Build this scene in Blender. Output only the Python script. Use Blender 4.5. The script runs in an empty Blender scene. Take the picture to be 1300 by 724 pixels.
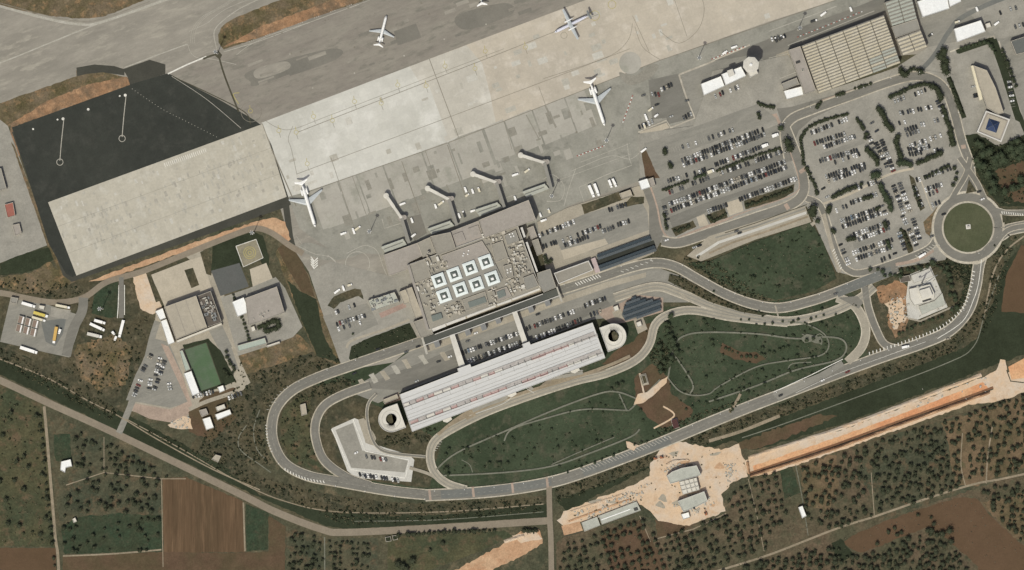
import bpy, math, random
import numpy as np
from mathutils import Vector, Matrix
from mathutils.geometry import tessellate_polygon
R = random.Random(7)
scene = bpy.context.scene
COL = scene.collection
S = 0.75                                   # metres of ground per map unit
H_CAM = 4000.0
# ---------------------------------------------------------------- camera
cd = bpy.data.cameras.new('camera'); cam = bpy.data.objects.new('camera', cd); COL.objects.link(cam)
cam.location = (0, 0, H_CAM); cd.sensor_width = 36
cd.lens = 36 * H_CAM / (1300 * S); cd.clip_start = 100; cd.clip_end = 20000
scene.camera = cam
# ---------------------------------------------------------------- sky, sun, exposure
SH = Vector((0.40, 0.917, 0)).normalized()     # the way shadows fall
EL = math.radians(60)
w = bpy.data.worlds.new('World'); scene.world = w; w.use_nodes = True
nt = w.node_tree; bg = nt.nodes['Background']
sky = nt.nodes.new('ShaderNodeTexSky'); sky.sky_type = 'NISHITA'; sky.sun_disc = False
sky.dust_density = 5; sky.air_density = 1; sky.ozone_density = .4; sky.sun_elevation = EL; sky.sun_rotation = math.atan2(-SH.x, -SH.y)
nt.links.new(sky.outputs[0], bg.inputs[0]); bg.inputs[1].default_value = 0.074
sl = bpy.data.lights.new('sun', 'SUN'); sl.energy = 2.5; sl.angle = math.radians(0.6); sl.color = (1, 0.972, 0.86)
so = bpy.data.objects.new('sun', sl); COL.objects.link(so); so.location = (0, 0, 900)
so.rotation_euler = Vector((SH.x * math.cos(EL), SH.y * math.cos(EL), -math.sin(EL))).to_track_quat('-Z', 'Y').to_euler()
scene.view_settings.view_transform = 'Standard'; scene.view_settings.look = 'None'
scene.view_settings.exposure = 0.0; scene.view_settings.gamma = 1
scene.cycles.filter_width = 1.5
# ---------------------------------------------------------------- materials
def lin(c):
    if c[1] > c[0] and max(c) < 130: g_ = sum(c) / 3; c = tuple(g_ + (v - g_) * .8 for v in c)
    return tuple((v / 255 / 12.92 if v <= 10 else ((v / 255 + .055) / 1.055) ** 2.4) for v in c)
MATS = {}
def tone(c):
    if c is None: return None
    l = sum(c) / 3
    return tuple((l + (v - l) * .74) * .97 for v in c) if l > 95 and max(c) - min(c) < 52 and c[0] >= c[2] else c
def mat(name, c, c2=None, big=50, mid=7, fine=1.3, a=.10, b=.10, rough=.9, metal=0., joint=None, stretch=1, ang=20, c3=None, spec=.08):
    if name in MATS: return MATS[name]
    c, c2, c3 = tone(c), tone(c2), tone(c3)
    m = bpy.data.materials.new(name); m.use_nodes = True; N = m.node_tree.nodes; L = m.node_tree.links
    bs = N['Principled BSDF']; bs.inputs['Roughness'].default_value = rough; bs.inputs['Metallic'].default_value = metal
    bs.inputs['Specular IOR Level'].default_value = spec
    tc = N.new('ShaderNodeTexCoord'); mp = N.new('ShaderNodeMapping')
    mp.inputs['Rotation'].default_value = (0, 0, math.radians(-ang)); L.new(tc.outputs['Object'], mp.inputs[0])
    ms = N.new('ShaderNodeMapping'); ms.inputs['Scale'].default_value = (1, 1 / stretch, 1); L.new(mp.outputs[0], ms.inputs[0])
    def noise(sc, det, off, rg=.6):
        n = N.new('ShaderNodeTexNoise'); n.inputs['Scale'].default_value = 1 / sc; n.inputs['Detail'].default_value = det
        n.inputs['Roughness'].default_value = rg
        mm = N.new('ShaderNodeMapping'); mm.inputs['Location'].default_value = (off * 37.1, off * 11.7, off)
        L.new(ms.outputs[0], mm.inputs[0]); L.new(mm.outputs[0], n.inputs['Vector']); return n.outputs[0]
    def mr(src, lo, hi, t0, t1):
        r = N.new('ShaderNodeMapRange'); L.new(src, r.inputs[0])
        for i, v in enumerate((lo, hi, t0, t1)): r.inputs[i + 1].default_value = v
        return r.outputs[0]
    seed = (sum(map(ord, name)) % 97) * .13
    mx = N.new('ShaderNodeMix'); mx.data_type = 'RGBA'
    L.new(mr(noise(big, 4, seed), .38, .62, 0, 1), mx.inputs[0])
    mx.inputs[6].default_value = (*lin(c), 1); mx.inputs[7].default_value = (*lin(c2 or c), 1)
    col = mx.outputs[2]
    if c3:
        mx3 = N.new('ShaderNodeMix'); mx3.data_type = 'RGBA'
        L.new(mr(noise(big * .35, 6, seed + 5, .7), .52, .66, 0, 1), mx3.inputs[0]); L.new(col, mx3.inputs[6]); mx3.inputs[7].default_value = (*lin(c3), 1)
        col = mx3.outputs[2]
    f1 = mr(noise(mid, 6, seed + 2, .7), .3, .7, 1 - a * 1.6, 1 + a * 1.6)
    f2 = mr(noise(fine, 3, seed + 3, .6), .3, .7, 1 - b * 1.5, 1 + b * 1.5)
    mu = N.new('ShaderNodeMath'); mu.operation = 'MULTIPLY'; L.new(f1, mu.inputs[0]); L.new(f2, mu.inputs[1]); f = mu.outputs[0]
    if joint:
        bk = N.new('ShaderNodeTexBrick'); bk.offset = 0; bk.inputs['Scale'].default_value = 1
        bk.inputs['Brick Width'].default_value = joint[0]; bk.inputs['Row Height'].default_value = joint[1]
        bk.inputs['Mortar Size'].default_value = joint[2]; bk.inputs['Mortar Smooth'].default_value = .3; bk.inputs['Bias'].default_value = 0
        t = joint[4] if len(joint) > 4 else .035
        bk.inputs['Color1'].default_value = (1 + t,) * 3 + (1,); bk.inputs['Color2'].default_value = (1 - t,) * 3 + (1,); bk.inputs['Mortar'].default_value = (joint[3],) * 3 + (1,)
        L.new(mp.outputs[0], bk.inputs['Vector'])
        m2 = N.new('ShaderNodeMath'); m2.operation = 'MULTIPLY'; L.new(f, m2.inputs[0]); L.new(bk.outputs[0], m2.inputs[1]); f = m2.outputs[0]
    vm = N.new('ShaderNodeVectorMath'); vm.operation = 'SCALE'; L.new(col, vm.inputs[0]); L.new(f, vm.inputs['Scale'])
    L.new(vm.outputs[0], bs.inputs['Base Color'])
    MATS[name] = m; return m
# ---------------------------------------------------------------- ground surfaces
M_BASE = mat('scrub_soil', (86, 82, 65), (70, 74, 55), 45, 6, 1.6, .16, .18, c3=(102, 94, 75))
M_FIELDG = mat('rough_pasture', (82, 80, 59), (66, 73, 51), 34, 6, 1.8, .15, .17, c3=(98, 85, 67))
M_BROWN = mat('ploughed_soil', (97, 79, 61), (88, 73, 56), 20, 3, 1.3, .10, .08, stretch=14, c3=(110, 90, 70), ang=0)
M_BROWN2 = mat('ploughed_dark_soil', (95, 77, 60), (89, 73, 56), 60, 10, 1.3, .05, .06)
M_RED = mat('red_soil', (93, 76, 61), (86, 76, 58), 30, 8, 1.3, .10, .10)
M_GROVE = mat('grove_soil', (98, 86, 70), (80, 79, 62), 34, 6, 1.8, .15, .17, c3=(76, 77, 56))
M_GROVE2 = mat('grove_grass', (86, 83, 66), (68, 74, 56), 30, 6, 1.8, .15, .17, c3=(98, 85, 67))
M_GROVE3 = mat('grove_pale_soil', (112, 96, 76), (96, 86, 66), 30, 6, 1.8, .12, .14, c3=(84, 82, 60))
M_CROP = mat('green_crop', (54, 70, 50), (60, 68, 48), 16, 4, 1.6, .16, .16, c3=(70, 72, 54))
M_GRASS = mat('dark_grass', (66, 78, 56), (55, 67, 47), 40, 5, 1.6, .11, .14, c3=(82, 83, 64))
M_GRASSD = mat('damp_grass', (54, 62, 44), (48, 55, 38), 35, 6, 1.4, .10, .12)
M_GRASSR = mat('roundabout_lawn', (86, 90, 64), (78, 84, 58), 18, 6, 1.4, .06, .08)
M_DRY = mat('dry_grass', (118, 102, 77), (88, 82, 59), 22, 5, 1.6, .15, .16, c3=(138, 114, 86))
M_DRYR = mat('bare_red_earth', (150, 118, 90), (126, 103, 77), 18, 5, 1.3, .14, .14, c3=(162, 130, 100))
M_SCRUB = mat('brown_scrub', (82, 77, 60), (66, 68, 51), 20, 5, 1.8, .16, .18, c3=(98, 91, 74))
M_DIRT = mat('pale_dirt', (202, 178, 150), (210, 190, 165), 18, 6, 1.6, .04, .05, c3=(192, 166, 138))
M_ORANGE = mat('orange_dirt', (178, 144, 114), (186, 156, 126), 30, 5, 1.4, .10, .10, c3=(172, 134, 104))
M_TRENCH = mat('trench_floor', (200, 144, 106), (204, 164, 126), 25, 5, 1.4, .10, .10)
M_PATH = mat('garden_path', (126, 127, 105), (116, 119, 97), 20, 5, 1.4, .10, .10)
M_PATHP = mat('gravel_path', (146, 132, 106), (158, 142, 116), 20, 5, 1.4, .10, .10)
M_TAXI = mat('taxiway_asphalt', (156, 150, 136), (142, 137, 124), 60, 12, 1.6, .05, .04, stretch=.3, c3=(164, 158, 142))
M_TAXI2 = mat('apron_edge_asphalt', (139, 132, 120), (147, 141, 127), 50, 10, 1.6, .06, .045, stretch=.3, c3=(126, 123, 110))
M_PATCH = mat('old_asphalt_patch', (122, 119, 108), (130, 126, 114), 40, 14, 1.6, .05, .04)
M_BLACK = mat('new_tarmac', (60, 63, 57), (56, 59, 54), 50, 8, 1.6, .07, .05, joint=(5.2, 60, .1, .93, .02), c3=(66, 68, 62))
M_BLACK2 = mat('tarmac_border', (74, 74, 67), (68, 68, 62), 50, 10, 1.4, .06, .05)
M_CONC1 = mat('stand_concrete', (190, 184, 165), (183, 177, 158), 45, 8, 2.2, .045, .045, joint=(5.2, 30, .12, .955), c3=(196, 192, 176))
M_CONC2 = mat('pale_concrete', (206, 205, 194), (192, 191, 179), 100, 10, 1.6, .028, .03, joint=(7.5, 7.5, .12, .965), c3=(214, 213, 203))
M_CONC3 = mat('beige_concrete', (194, 183, 162), (185, 175, 156), 60, 10, 1.6, .04, .035, joint=(7.5, 7.5, .14, .95), c3=(202, 192, 174))
M_CONC23 = mat('blended_concrete', (200, 195, 180), (188, 183, 168), 60, 10, 1.6, .035, .03, joint=(7.5, 7.5, .14, .95), c3=(206, 202, 189))
M_CONC4 = mat('stand_grey_concrete', (174, 170, 157), (167, 163, 150), 55, 9, 1.6, .04, .035, joint=(7.5, 7.5, .12, .96), c3=(156, 155, 140))
M_CONC5 = mat('apron_grey', (154, 152, 139), (142, 141, 128), 34, 8, 1.6, .06, .05, c3=(134, 133, 121))
M_ROAD = mat('road_asphalt', (130, 127, 116), (121, 119, 109), 40, 9, 1.4, .06, .05, stretch=.3)
M_ROADG = mat('beige_asphalt', (168, 160, 140), (156, 149, 131), 30, 7, 1.4, .07, .06)
M_LANE = mat('tyre_darkened_asphalt', (120, 118, 109), (128, 125, 115), 12, 4, 1.4, .09, .06)
M_ROADD = mat('viaduct_asphalt', (86, 89, 82), (82, 84, 79), 40, 9, 1.4, .04, .05)
M_ROADB = mat('patched_asphalt', (112, 116, 110), (120, 122, 114), 30, 9, 1.4, .05, .05)
M_ROADL = mat('country_road', (146, 133, 112), (139, 126, 106), 40, 8, 1.4, .05, .06)
M_VERGE = mat('road_edge', (196, 187, 165), (178, 168, 146), 15, 3, 1.2, .12, .12)
M_KERB = mat('kerb_stone', (196, 188, 168), (168, 160, 142), 10, 3, 1, .08, .08)
M_LOT = mat('lot_asphalt', (146, 143, 131), (136, 134, 123), 28, 7, 1.5, .06, .06, stretch=.3)
M_LOTD = mat('lot_dark_asphalt', (127, 125, 115), (120, 118, 108), 35, 8, 1.4, .05, .05, stretch=.3)
M_LOTL = mat('lot_pale_asphalt', (158, 154, 141), (146, 143, 131), 28, 7, 1.5, .07, .06)
M_PAVE = mat('pale_paving', (172, 163, 142), (163, 154, 134), 25, 6, 1.2, .06, .08)
M_PINK = mat('pink_paving', (170, 140, 126), (160, 134, 120), 20, 5, 1.2, .08, .08)
M_PINKP = mat('pink_path', (178, 154, 134), (166, 144, 126), 20, 5, 1.2, .08, .08)
M_HELI = mat('helipad_surface', (150, 142, 116), (138, 132, 108), 10, 3, 1, .08, .08)
M_WHITISH = mat('white_paving', (202, 200, 190), (192, 190, 180), 20, 5, 1, .05, .05)
M_GULLY_SHADE = mat('damp_trench_soil', (118, 88, 68), (130, 98, 76), 10, 3, 1, .12, .12)  # brown for the shade along the trench wall, put into the colour
M_WEAR = [mat('weathered_slab_a', (176, 172, 157), (182, 178, 163), 8, 3, 1, .07, .07), mat('weathered_slab_b', (168, 163, 149), (176, 172, 156), 8, 3, 1, .07, .07), mat('weathered_slab_c', (198, 195, 182), (192, 189, 176), 8, 3, 1, .06, .06)]
M_BEIGE = mat('yard_paving', (190, 178, 154), (182, 171, 148), 25, 6, 1.2, .05, .06)
M_POND = mat('grey_blue_yard', (98, 100, 96), (92, 95, 92), 15, 6, 1.2, .04, .05)
M_PITCH = mat('artificial_turf', (92, 116, 84), (82, 108, 76), 12, 6, 1.2, .04, .05)
M_LINE = mat('white_line_paint', (228, 226, 214), (212, 210, 198), 8, 2, .7, .10, .12)
M_FAINT = mat('worn_white_paint', (178, 174, 160), (170, 166, 150), 8, 2, .7, .10, .10)
M_YELLOW = mat('yellow_line_paint', (176, 166, 104), (166, 156, 100), 8, 2, .7, .08, .10)
M_JOINT = mat('dark_joint', (128, 122, 106), (140, 134, 118), 12, 3, 1, .10, .10)
M_STAIN = mat('rubber_stain', (148, 144, 130), (140, 137, 123), 12, 3, 1, .08, .08)
M_SLOT = mat('dark_drain', (72, 70, 58), (80, 78, 66), 10, 3, 1, .1, .1)  # also colours the painted shade lines of the works trench
# ---------------------------------------------------------------- height field of the laid sheets
X0, Y0, GW, GH = -300, -300, 1900, 1330
HG = np.zeros((GH, GW), np.float32)
def mask(pts):
    xs = [p[0] for p in pts]; ys = [p[1] for p in pts]
    x0 = max(0, int(min(xs)) - X0 - 1); x1 = min(GW, int(max(xs)) - X0 + 2); y0 = max(0, int(min(ys)) - Y0 - 1); y1 = min(GH, int(max(ys)) - Y0 + 2)
    if x1 <= x0 or y1 <= y0: return None
    yy, xx = np.mgrid[y0:y1, x0:x1]; yy = yy + Y0 + .0; xx = xx + X0 + .0
    ins = np.zeros(yy.shape, bool); n = len(pts)
    for i in range(n):
        ax, ay = pts[i]; bx, by = pts[(i + 1) % n]
        if ay == by: continue
        c = (ay > yy) != (by > yy)
        ins ^= c & (xx < (bx - ax) * (yy - ay) / (by - ay) + ax)
    d = ins.copy()
    d[1:] |= ins[:-1]; d[:-1] |= ins[1:]; d[:, 1:] |= ins[:, :-1]; d[:, :-1] |= ins[:, 1:]
    for px, py in pts:                                       # thin shapes still register
        i, j = int(round(py)) - Y0 - y0, int(round(px)) - X0 - x0
        if 0 <= i < d.shape[0] and 0 <= j < d.shape[1]: d[i, j] = True
    return (slice(y0, y1), slice(x0, x1)), d
NOVEG = np.zeros((GH, GW), bool)
HARD = ('road', 'lane', 'yard', 'lot', 'slab', 'line', 'car_park', 'pav', 'taxi', 'apron', 'tarmac', 'concrete', 'patch_', 'kerb', 'marking', 'rank', 'pitch', 'court', 'crossing', 'edge', 'stands', 'helipad', 'plaza', 'floor', 'forecourt', 'terrace', 'garden_path', 'dirt')
def hard(name, ms):
    h = any(k in name for k in HARD) and 'path' not in name and 'verge' not in name
    for sl_, d in ms: NOVEG[sl_][d] = h
def noveg(x, y):
    i, j = int(round(y)) - Y0, int(round(x)) - X0
    return 0 <= i < GH and 0 <= j < GW and bool(NOVEG[i, j])
CUR = ['']
def lay(polys, raise_=0.0):
    ms = [m for m in (mask(p) for p in polys) if m]
    z = 0
    for sl_, d in ms:
        v = HG[sl_][d]
        if v.size: z = max(z, float(v.max()))
    z += .006; hard(CUR[0], ms)
    for sl_, d in ms: HG[sl_][d] = np.maximum(HG[sl_][d], z + raise_)
    return z
def gz(x, y):
    i, j = int(round(y)) - Y0, int(round(x)) - X0
    return float(HG[i, j]) if 0 <= i < GH and 0 <= j < GW else 0.
def W(x, y, z=0.): return ((x - 650) * S, (362 - y) * S, z)
def smooth(pts, closed, n=6):
    out = []; k = len(pts)
    rng = range(k) if closed else range(k - 1)
    for i in rng:
        if closed: p0, p1, p2, p3 = pts[i - 1], pts[i], pts[(i + 1) % k], pts[(i + 2) % k]
        else: p0, p1, p2, p3 = pts[max(i - 1, 0)], pts[i], pts[i + 1], pts[min(i + 2, k - 1)]
        for s in range(n):
            t = s / n
            out.append(tuple(.5 * (2 * p1[a] + (p2[a] - p0[a]) * t + (2 * p0[a] - 5 * p1[a] + 4 * p2[a] - p3[a]) * t * t + (3 * p1[a] - p0[a] - 3 * p2[a] + p3[a]) * t ** 3) for a in (0, 1)))
    if not closed: out.append(tuple(pts[-1]))
    return out
def ragged(pts, amp, step=4):
    out = []
    for i in range(len(pts)):
        a, b = pts[i], pts[(i + 1) % len(pts)]
        L = math.hypot(b[0] - a[0], b[1] - a[1]); n = max(1, int(L / step))
        for s in range(n):
            t = s / n; out.append((a[0] + (b[0] - a[0]) * t + R.uniform(-amp, amp), a[1] + (b[1] - a[1]) * t + R.uniform(-amp, amp)))
    return out
def newobj(name, verts, faces, mats, parent=None, fm=None, smooth_=False):
    me = bpy.data.meshes.new(name); me.from_pydata(verts, [], faces)
    for m in (mats if isinstance(mats, (list, tuple)) else [mats]): me.materials.append(m)
    if fm: me.polygons.foreach_set('material_index', fm)
    if smooth_: me.polygons.foreach_set('use_smooth', [True] * len(faces))
    me.update()
    o = bpy.data.objects.new(name, me); COL.objects.link(o)
    if parent: o.parent = parent
    return o
def tag(o, label=None, cat=None, group=None, kind=None):
    for k, v in (('label', label), ('category', cat), ('group', group), ('kind', kind)):
        if v: o[k] = v
    return o
def tess(pts3): return tessellate_polygon([[Vector(p) for p in pts3]])
def sheet(name, pts, m, sm=False, rag=0, up=0.0, kind='structure'):
    if sm: pts = smooth(pts, True)
    if rag: pts = ragged(pts, rag)
    CUR[0] = name; z = lay([pts], up)
    if up:
        n = len(pts); v = [W(x, y, z + up) for x, y in pts] + [W(x, y, z - .002) for x, y in pts]
        f = [tuple(t) for t in tess(v[:n])] + [(i, (i + 1) % n, n + (i + 1) % n, n + i) for i in range(n)]
    else:
        v = [W(x, y, z) for x, y in pts]; f = [tuple(t) for t in tess(v)]
    o = newobj(name, v, f, m)
    # consistent upward normals
    for p in o.data.polygons:
        if p.normal.z < -.1: p.flip()
    return tag(o, kind=kind)
def edges_of(pts, w_):
    n = len(pts); A, B = [], []
    for i in range(n):
        a, b = pts[max(i - 1, 0)], pts[min(i + 1, n - 1)]
        dx, dy = b[0] - a[0], b[1] - a[1]; L = math.hypot(dx, dy) or 1
        ww = w_[0] + (w_[1] - w_[0]) * i / (n - 1) if isinstance(w_, tuple) else w_
        nx, ny = -dy / L * ww / 2, dx / L * ww / 2
        A.append((pts[i][0] + nx, pts[i][1] + ny)); B.append((pts[i][0] - nx, pts[i][1] - ny))
    return A, B
def ribbon(name, pts, w_, m, sm=True, up=0.0, kind='structure', n=6):
    if sm and len(pts) > 2: pts = smooth(pts, False, n)
    A, B = edges_of(pts, w_); k = len(pts); CUR[0] = name
    z = lay([[A[i], A[i + 1], B[i + 1], B[i]] for i in range(k - 1)], up)
    v = [W(x, y, z + up) for x, y in A] + [W(x, y, z + up) for x, y in B]
    f = [(i, i + 1, k + i + 1, k + i) for i in range(k - 1)]
    if up:
        v += [W(x, y, z - .002) for x, y in A] + [W(x, y, z - .002) for x, y in B]
        f += [(i, i + 1, 2 * k + i + 1, 2 * k + i) for i in range(k - 1)] + [(k + i, k + i + 1, 3 * k + i + 1, 3 * k + i) for i in range(k - 1)]
    return tag(newobj(name, v, f, m), kind=kind)
def quads(name, qs, m, kind='structure'):
    """many small painted marks: one sheet lying on whatever is highest below it"""
    CUR[0] = 'marking'; z = lay(qs); v = []; f = []
    for q in qs:
        k = len(v); v += [W(x, y, z) for x, y in q]; f.append(tuple(range(k, k + len(q))))
    return tag(newobj(name, v, f, m), kind=kind)
def dashes(name, pts, w_, on, off, m, cross=None):
    pts = smooth(pts, False, 8) if len(pts) > 2 else pts
    qs = []; d = 0; pos = 0
    for i in range(len(pts) - 1):
        a, b = pts[i], pts[i + 1]; L = math.hypot(b[0] - a[0], b[1] - a[1])
        if L < 1e-6: continue
        ux, uy = (b[0] - a[0]) / L, (b[1] - a[1]) / L
        while pos <= d + L:
            t = pos - d; cx, cy = a[0] + ux * t, a[1] + uy * t
            if cross:                                         # bars lying across the line
                th = math.radians(cross[1]); vx, vy = ux * math.cos(th) - uy * math.sin(th), ux * math.sin(th) + uy * math.cos(th); hl, hw = cross[0] / 2, on / 2
            else: vx, vy, hl, hw = ux, uy, on / 2, w_ / 2
            qs.append([(cx + vx * s * hl - vy * q * hw, cy + vy * s * hl + vx * q * hw) for s, q in ((-1, -1), (1, -1), (1, 1), (-1, 1))])
            pos += on + off
        d += L
    return quads(name, qs, m)
def circle(cx, cy, r, n=28, a0=0): return [(cx + r * math.cos(a0 + 2 * math.pi * i / n), cy + r * math.sin(a0 + 2 * math.pi * i / n)) for i in range(n)]
def ringline(name, cx, cy, r, w_, m): return ribbon(name, circle(cx, cy, r, 36) + [circle(cx, cy, r, 36)[0]], w_, m, sm=False)
U = (math.cos(math.radians(20)), -math.sin(math.radians(20)))     # airport axis on the map
V = (math.sin(math.radians(20)), math.cos(math.radians(20)))
def uv(o, a, b): return (o[0] + U[0] * a + V[0] * b, o[1] + U[1] * a + V[1] * b)
def inside(p, pts):
    x, y = p; c = False; n = len(pts)
    for i in range(n):
        ax, ay = pts[i]; bx, by = pts[(i + 1) % n]
        if (ay > y) != (by > y) and x < (bx - ax) * (y - ay) / (by - ay) + ax: c = not c
    return c
# ================================================================ THE GROUND
g = 6000
tag(newobj('ground', [(-g, -g, -.02), (g, -g, -.02), (g, g, -.02), (-g, g, -.02)], [(0, 1, 2, 3)], M_BASE), kind='structure')
# --- farmland in the south
sheet('field', [(-290, 440), (0, 486), (56, 514), (60, 560), (66, 640), (72, 694), (-290, 690)], M_FIELDG, rag=.8)
sheet('ploughed_field', [(-290, 693), (71, 696), (74, 1000), (-290, 1000)], M_BROWN2, rag=.5)
sheet('olive_grove_ground', [(60, 522), (130, 556), (205, 594), (206, 655), (76, 662), (66, 600)], M_GROVE2, rag=.8)
sheet('crop_patch', [(68, 551), (89, 552), (91, 585), (70, 586)], M_CROP, rag=1)
sheet('crop_field', [(77, 668), (100, 656), (150, 652), (206, 655), (207, 700), (82, 703)], M_CROP, rag=1.2)
sheet('ploughed_field', [(206, 607), (236, 606), (308, 636), (311, 701), (208, 702)], M_BROWN, rag=.5)
sheet('ploughed_field', [(80, 705), (208, 701), (300, 702), (362, 700), (362, 1000), (80, 1000)], M_RED, rag=.8)
sheet('crop_field', [(312, 640), (341, 651), (340, 698), (313, 700)], M_CROP, rag=.5)
sheet('ploughed_field', [(341, 655), (362, 668), (362, 724), (341, 724)], M_RED, rag=.8)
sheet('olive_grove_ground', [(363, 668), (410, 684), (480, 683), (470, 1000), (363, 1000)], M_GROVE2, rag=.8)
sheet('pasture', [(492, 682), (560, 679), (640, 674), (650, 680), (610, 700), (545, 724), (492, 724)], M_FIELDG, rag=.8)
sheet('olive_grove_ground', [(706, 690), (716, 682), (812, 655), (835, 680), (870, 668), (920, 652), (935, 620), (960, 606), (1040, 580), (1150, 545), (1262, 512), (1310, 495), (1560, 420), (1560, 1000), (706, 1000)], M_GROVE, rag=.8)
sheet('olive_grove_ground', [(1100, 563), (1262, 514), (1320, 500), (1320, 590), (1240, 620), (1120, 660), (1090, 600)], M_GROVE2, rag=1.5)
sheet('olive_grove_ground', [(1196, 536), (1262, 514), (1310, 500), (1320, 586), (1240, 616), (1214, 618), (1204, 570)], M_GROVE3, rag=2); sheet('olive_grove_ground', [(1016, 592), (1060, 576), (1066, 620), (1050, 650), (1022, 640)], M_GROVE3, rag=2); sheet('olive_grove_ground', [(1246, 640), (1320, 620), (1330, 700), (1290, 684)], M_GROVE3, rag=2); sheet('olive_grove_ground', [(760, 676), (812, 660), (850, 724), (790, 760)], M_RED, rag=2)
sheet('crop_patch', [(990, 598), (1006, 592), (1016, 626), (996, 634)], M_CROP, rag=.8)
sheet('ploughed_field', [(1085, 678), (1150, 652), (1215, 632), (1240, 632), (1262, 660), (1296, 690), (1420, 780), (1420, 1000), (1240, 1000), (1242, 720), (1213, 694), (1180, 668), (1120, 692), (1092, 702), (1068, 690)], M_BROWN2, rag=1)
sheet('pasture', [(1056, 690), (1068, 684), (1085, 705), (1070, 712), (1060, 706)], M_GRASSD, rag=.8)
# --- verge strips along the southern roads
sheet('grass_verge', [(-290, 330), (0, 435), (60, 466), (150, 520), (300, 600), (420, 640), (560, 652), (695, 640), (695, 657), (560, 665), (440, 672), (410, 667), (300, 618), (160, 552), (60, 504), (0, 476), (-290, 380)], M_GRASSD, rag=.8)
sheet('scrub_strip', [(-100, 405), (0, 440), (70, 468), (150, 520), (140, 528), (60, 482), (0, 456), (-100, 420)], M_SCRUB, rag=1.2)
sheet('scrub_strip', [(340, 610), (420, 628), (500, 638), (560, 640), (695, 630), (695, 640), (560, 654), (500, 655), (410, 650), (330, 628), (290, 600), (310, 590)], M_SCRUB, rag=1.2)
sheet('grass_verge', [(705, 634), (740, 624), (830, 590), (950, 540), (1070, 500), (1200, 450), (1245, 420), (1262, 350), (1300, 310), (1560, 280), (1560, 400), (1300, 450), (1268, 462), (1070, 538), (960, 572), (930, 560), (830, 590), (720, 650)], M_GRASSD, rag=1.2)
sheet('scrub_strip', [(705, 620), (830, 577), (950, 528), (1070, 486), (1210, 432), (1250, 380), (1262, 322), (1275, 330), (1262, 380), (1240, 430), (1215, 446), (1070, 500), (950, 545), (840, 585), (705, 636)], M_SCRUB, rag=1.2)
sheet('bare_soil', [(922, 568), (985, 545), (1040, 527), (1062, 528), (1010, 552), (958, 572)], M_RED, rag=2)
sheet('ploughed_field', [(1271, 396), (1277, 350), (1296, 312), (1560, 300), (1560, 392), (1300, 398), (1284, 396)], M_BROWN2, rag=.6)
sheet('pasture', [(1225, 172), (1260, 184), (1300, 195), (1560, 160), (1560, 260), (1270, 262), (1246, 232), (1232, 200)], M_GRASSD, rag=.8)
sheet('bare_soil', [(1262, 214), (1300, 202), (1560, 190), (1560, 262), (1290, 260), (1268, 240)], M_RED, rag=1.5)
# --- gardens and lawns on the landside
sheet('lawn', [(345, 500), (420, 470), (560, 420), (640, 400), (700, 440), (840, 390), (960, 385), (1080, 370), (1110, 400), (1105, 450), (1020, 490), (850, 555), (700, 608), (560, 626), (430, 606), (350, 580)], M_GRASS)
sheet('scrub_bank', [(352, 500), (440, 482), (470, 510), (560, 560), (545, 620), (480, 612), (410, 600), (355, 580), (346, 540)], M_SCRUB, rag=1)
sheet('lawn', [(357, 525), (375, 505), (396, 500), (392, 545), (402, 580), (412, 600), (372, 588), (356, 560)], M_FIELDG, rag=1)
sheet('bare_soil', [(786, 442), (818, 428), (822, 445), (800, 460), (778, 466), (764, 462)], M_RED, rag=.8)
sheet('bare_soil', [(800, 440), (818, 412), (830, 408), (822, 436), (806, 456)], M_RED, rag=.8)
sheet('bare_soil', [(806, 478), (828, 462), (848, 478), (852, 500), (880, 520), (876, 530), (842, 544), (822, 530), (806, 510)], M_RED, rag=1.2)
sheet('bare_soil', [(1095, 385), (1106, 388), (1118, 425), (1140, 440), (1100, 448)], M_SCRUB, rag=.8)
sheet('bare_soil', [(916, 435), (940, 446), (962, 448), (972, 456), (960, 462), (932, 456), (914, 448)], M_RED, rag=1)
# --- ground by the apron and the west yards
sheet('scrub_bank', [(0, 345), (90, 356), (130, 350), (190, 340), (200, 400), (190, 450), (150, 520), (70, 468), (0, 440)], M_SCRUB, rag=1)
sheet('pasture', [(95, 440), (145, 425), (168, 440), (160, 490), (120, 495), (98, 470)], M_DRY, rag=2.5)
sheet('lawn', [(120, 366), (134, 358), (150, 358), (150, 402), (138, 404), (116, 398)], M_CROP, rag=.4)
sheet('scrub_bank', [(300, 455), (420, 440), (436, 470), (345, 510), (335, 560), (300, 600), (240, 570), (270, 520), (318, 490)], M_SCRUB, rag=1)
sheet('bank', [(350, 320), (358, 312), (372, 316), (392, 350), (425, 440), (436, 468), (400, 450), (380, 400), (360, 350)], M_DRY, rag=.8)
sheet('red_bank', [(352, 316), (360, 310), (376, 318), (392, 352), (400, 378), (384, 372), (368, 346)], M_RED, rag=.6)
sheet('grass_strip', [(364, 355), (384, 372), (402, 380), (412, 430), (430, 460), (402, 452), (384, 410)], M_GRASSD, rag=1)
sheet('rough_yard', [(305, 442), (340, 438), (378, 424), (400, 446), (330, 470), (305, 478)], M_DRY, rag=1)
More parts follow.
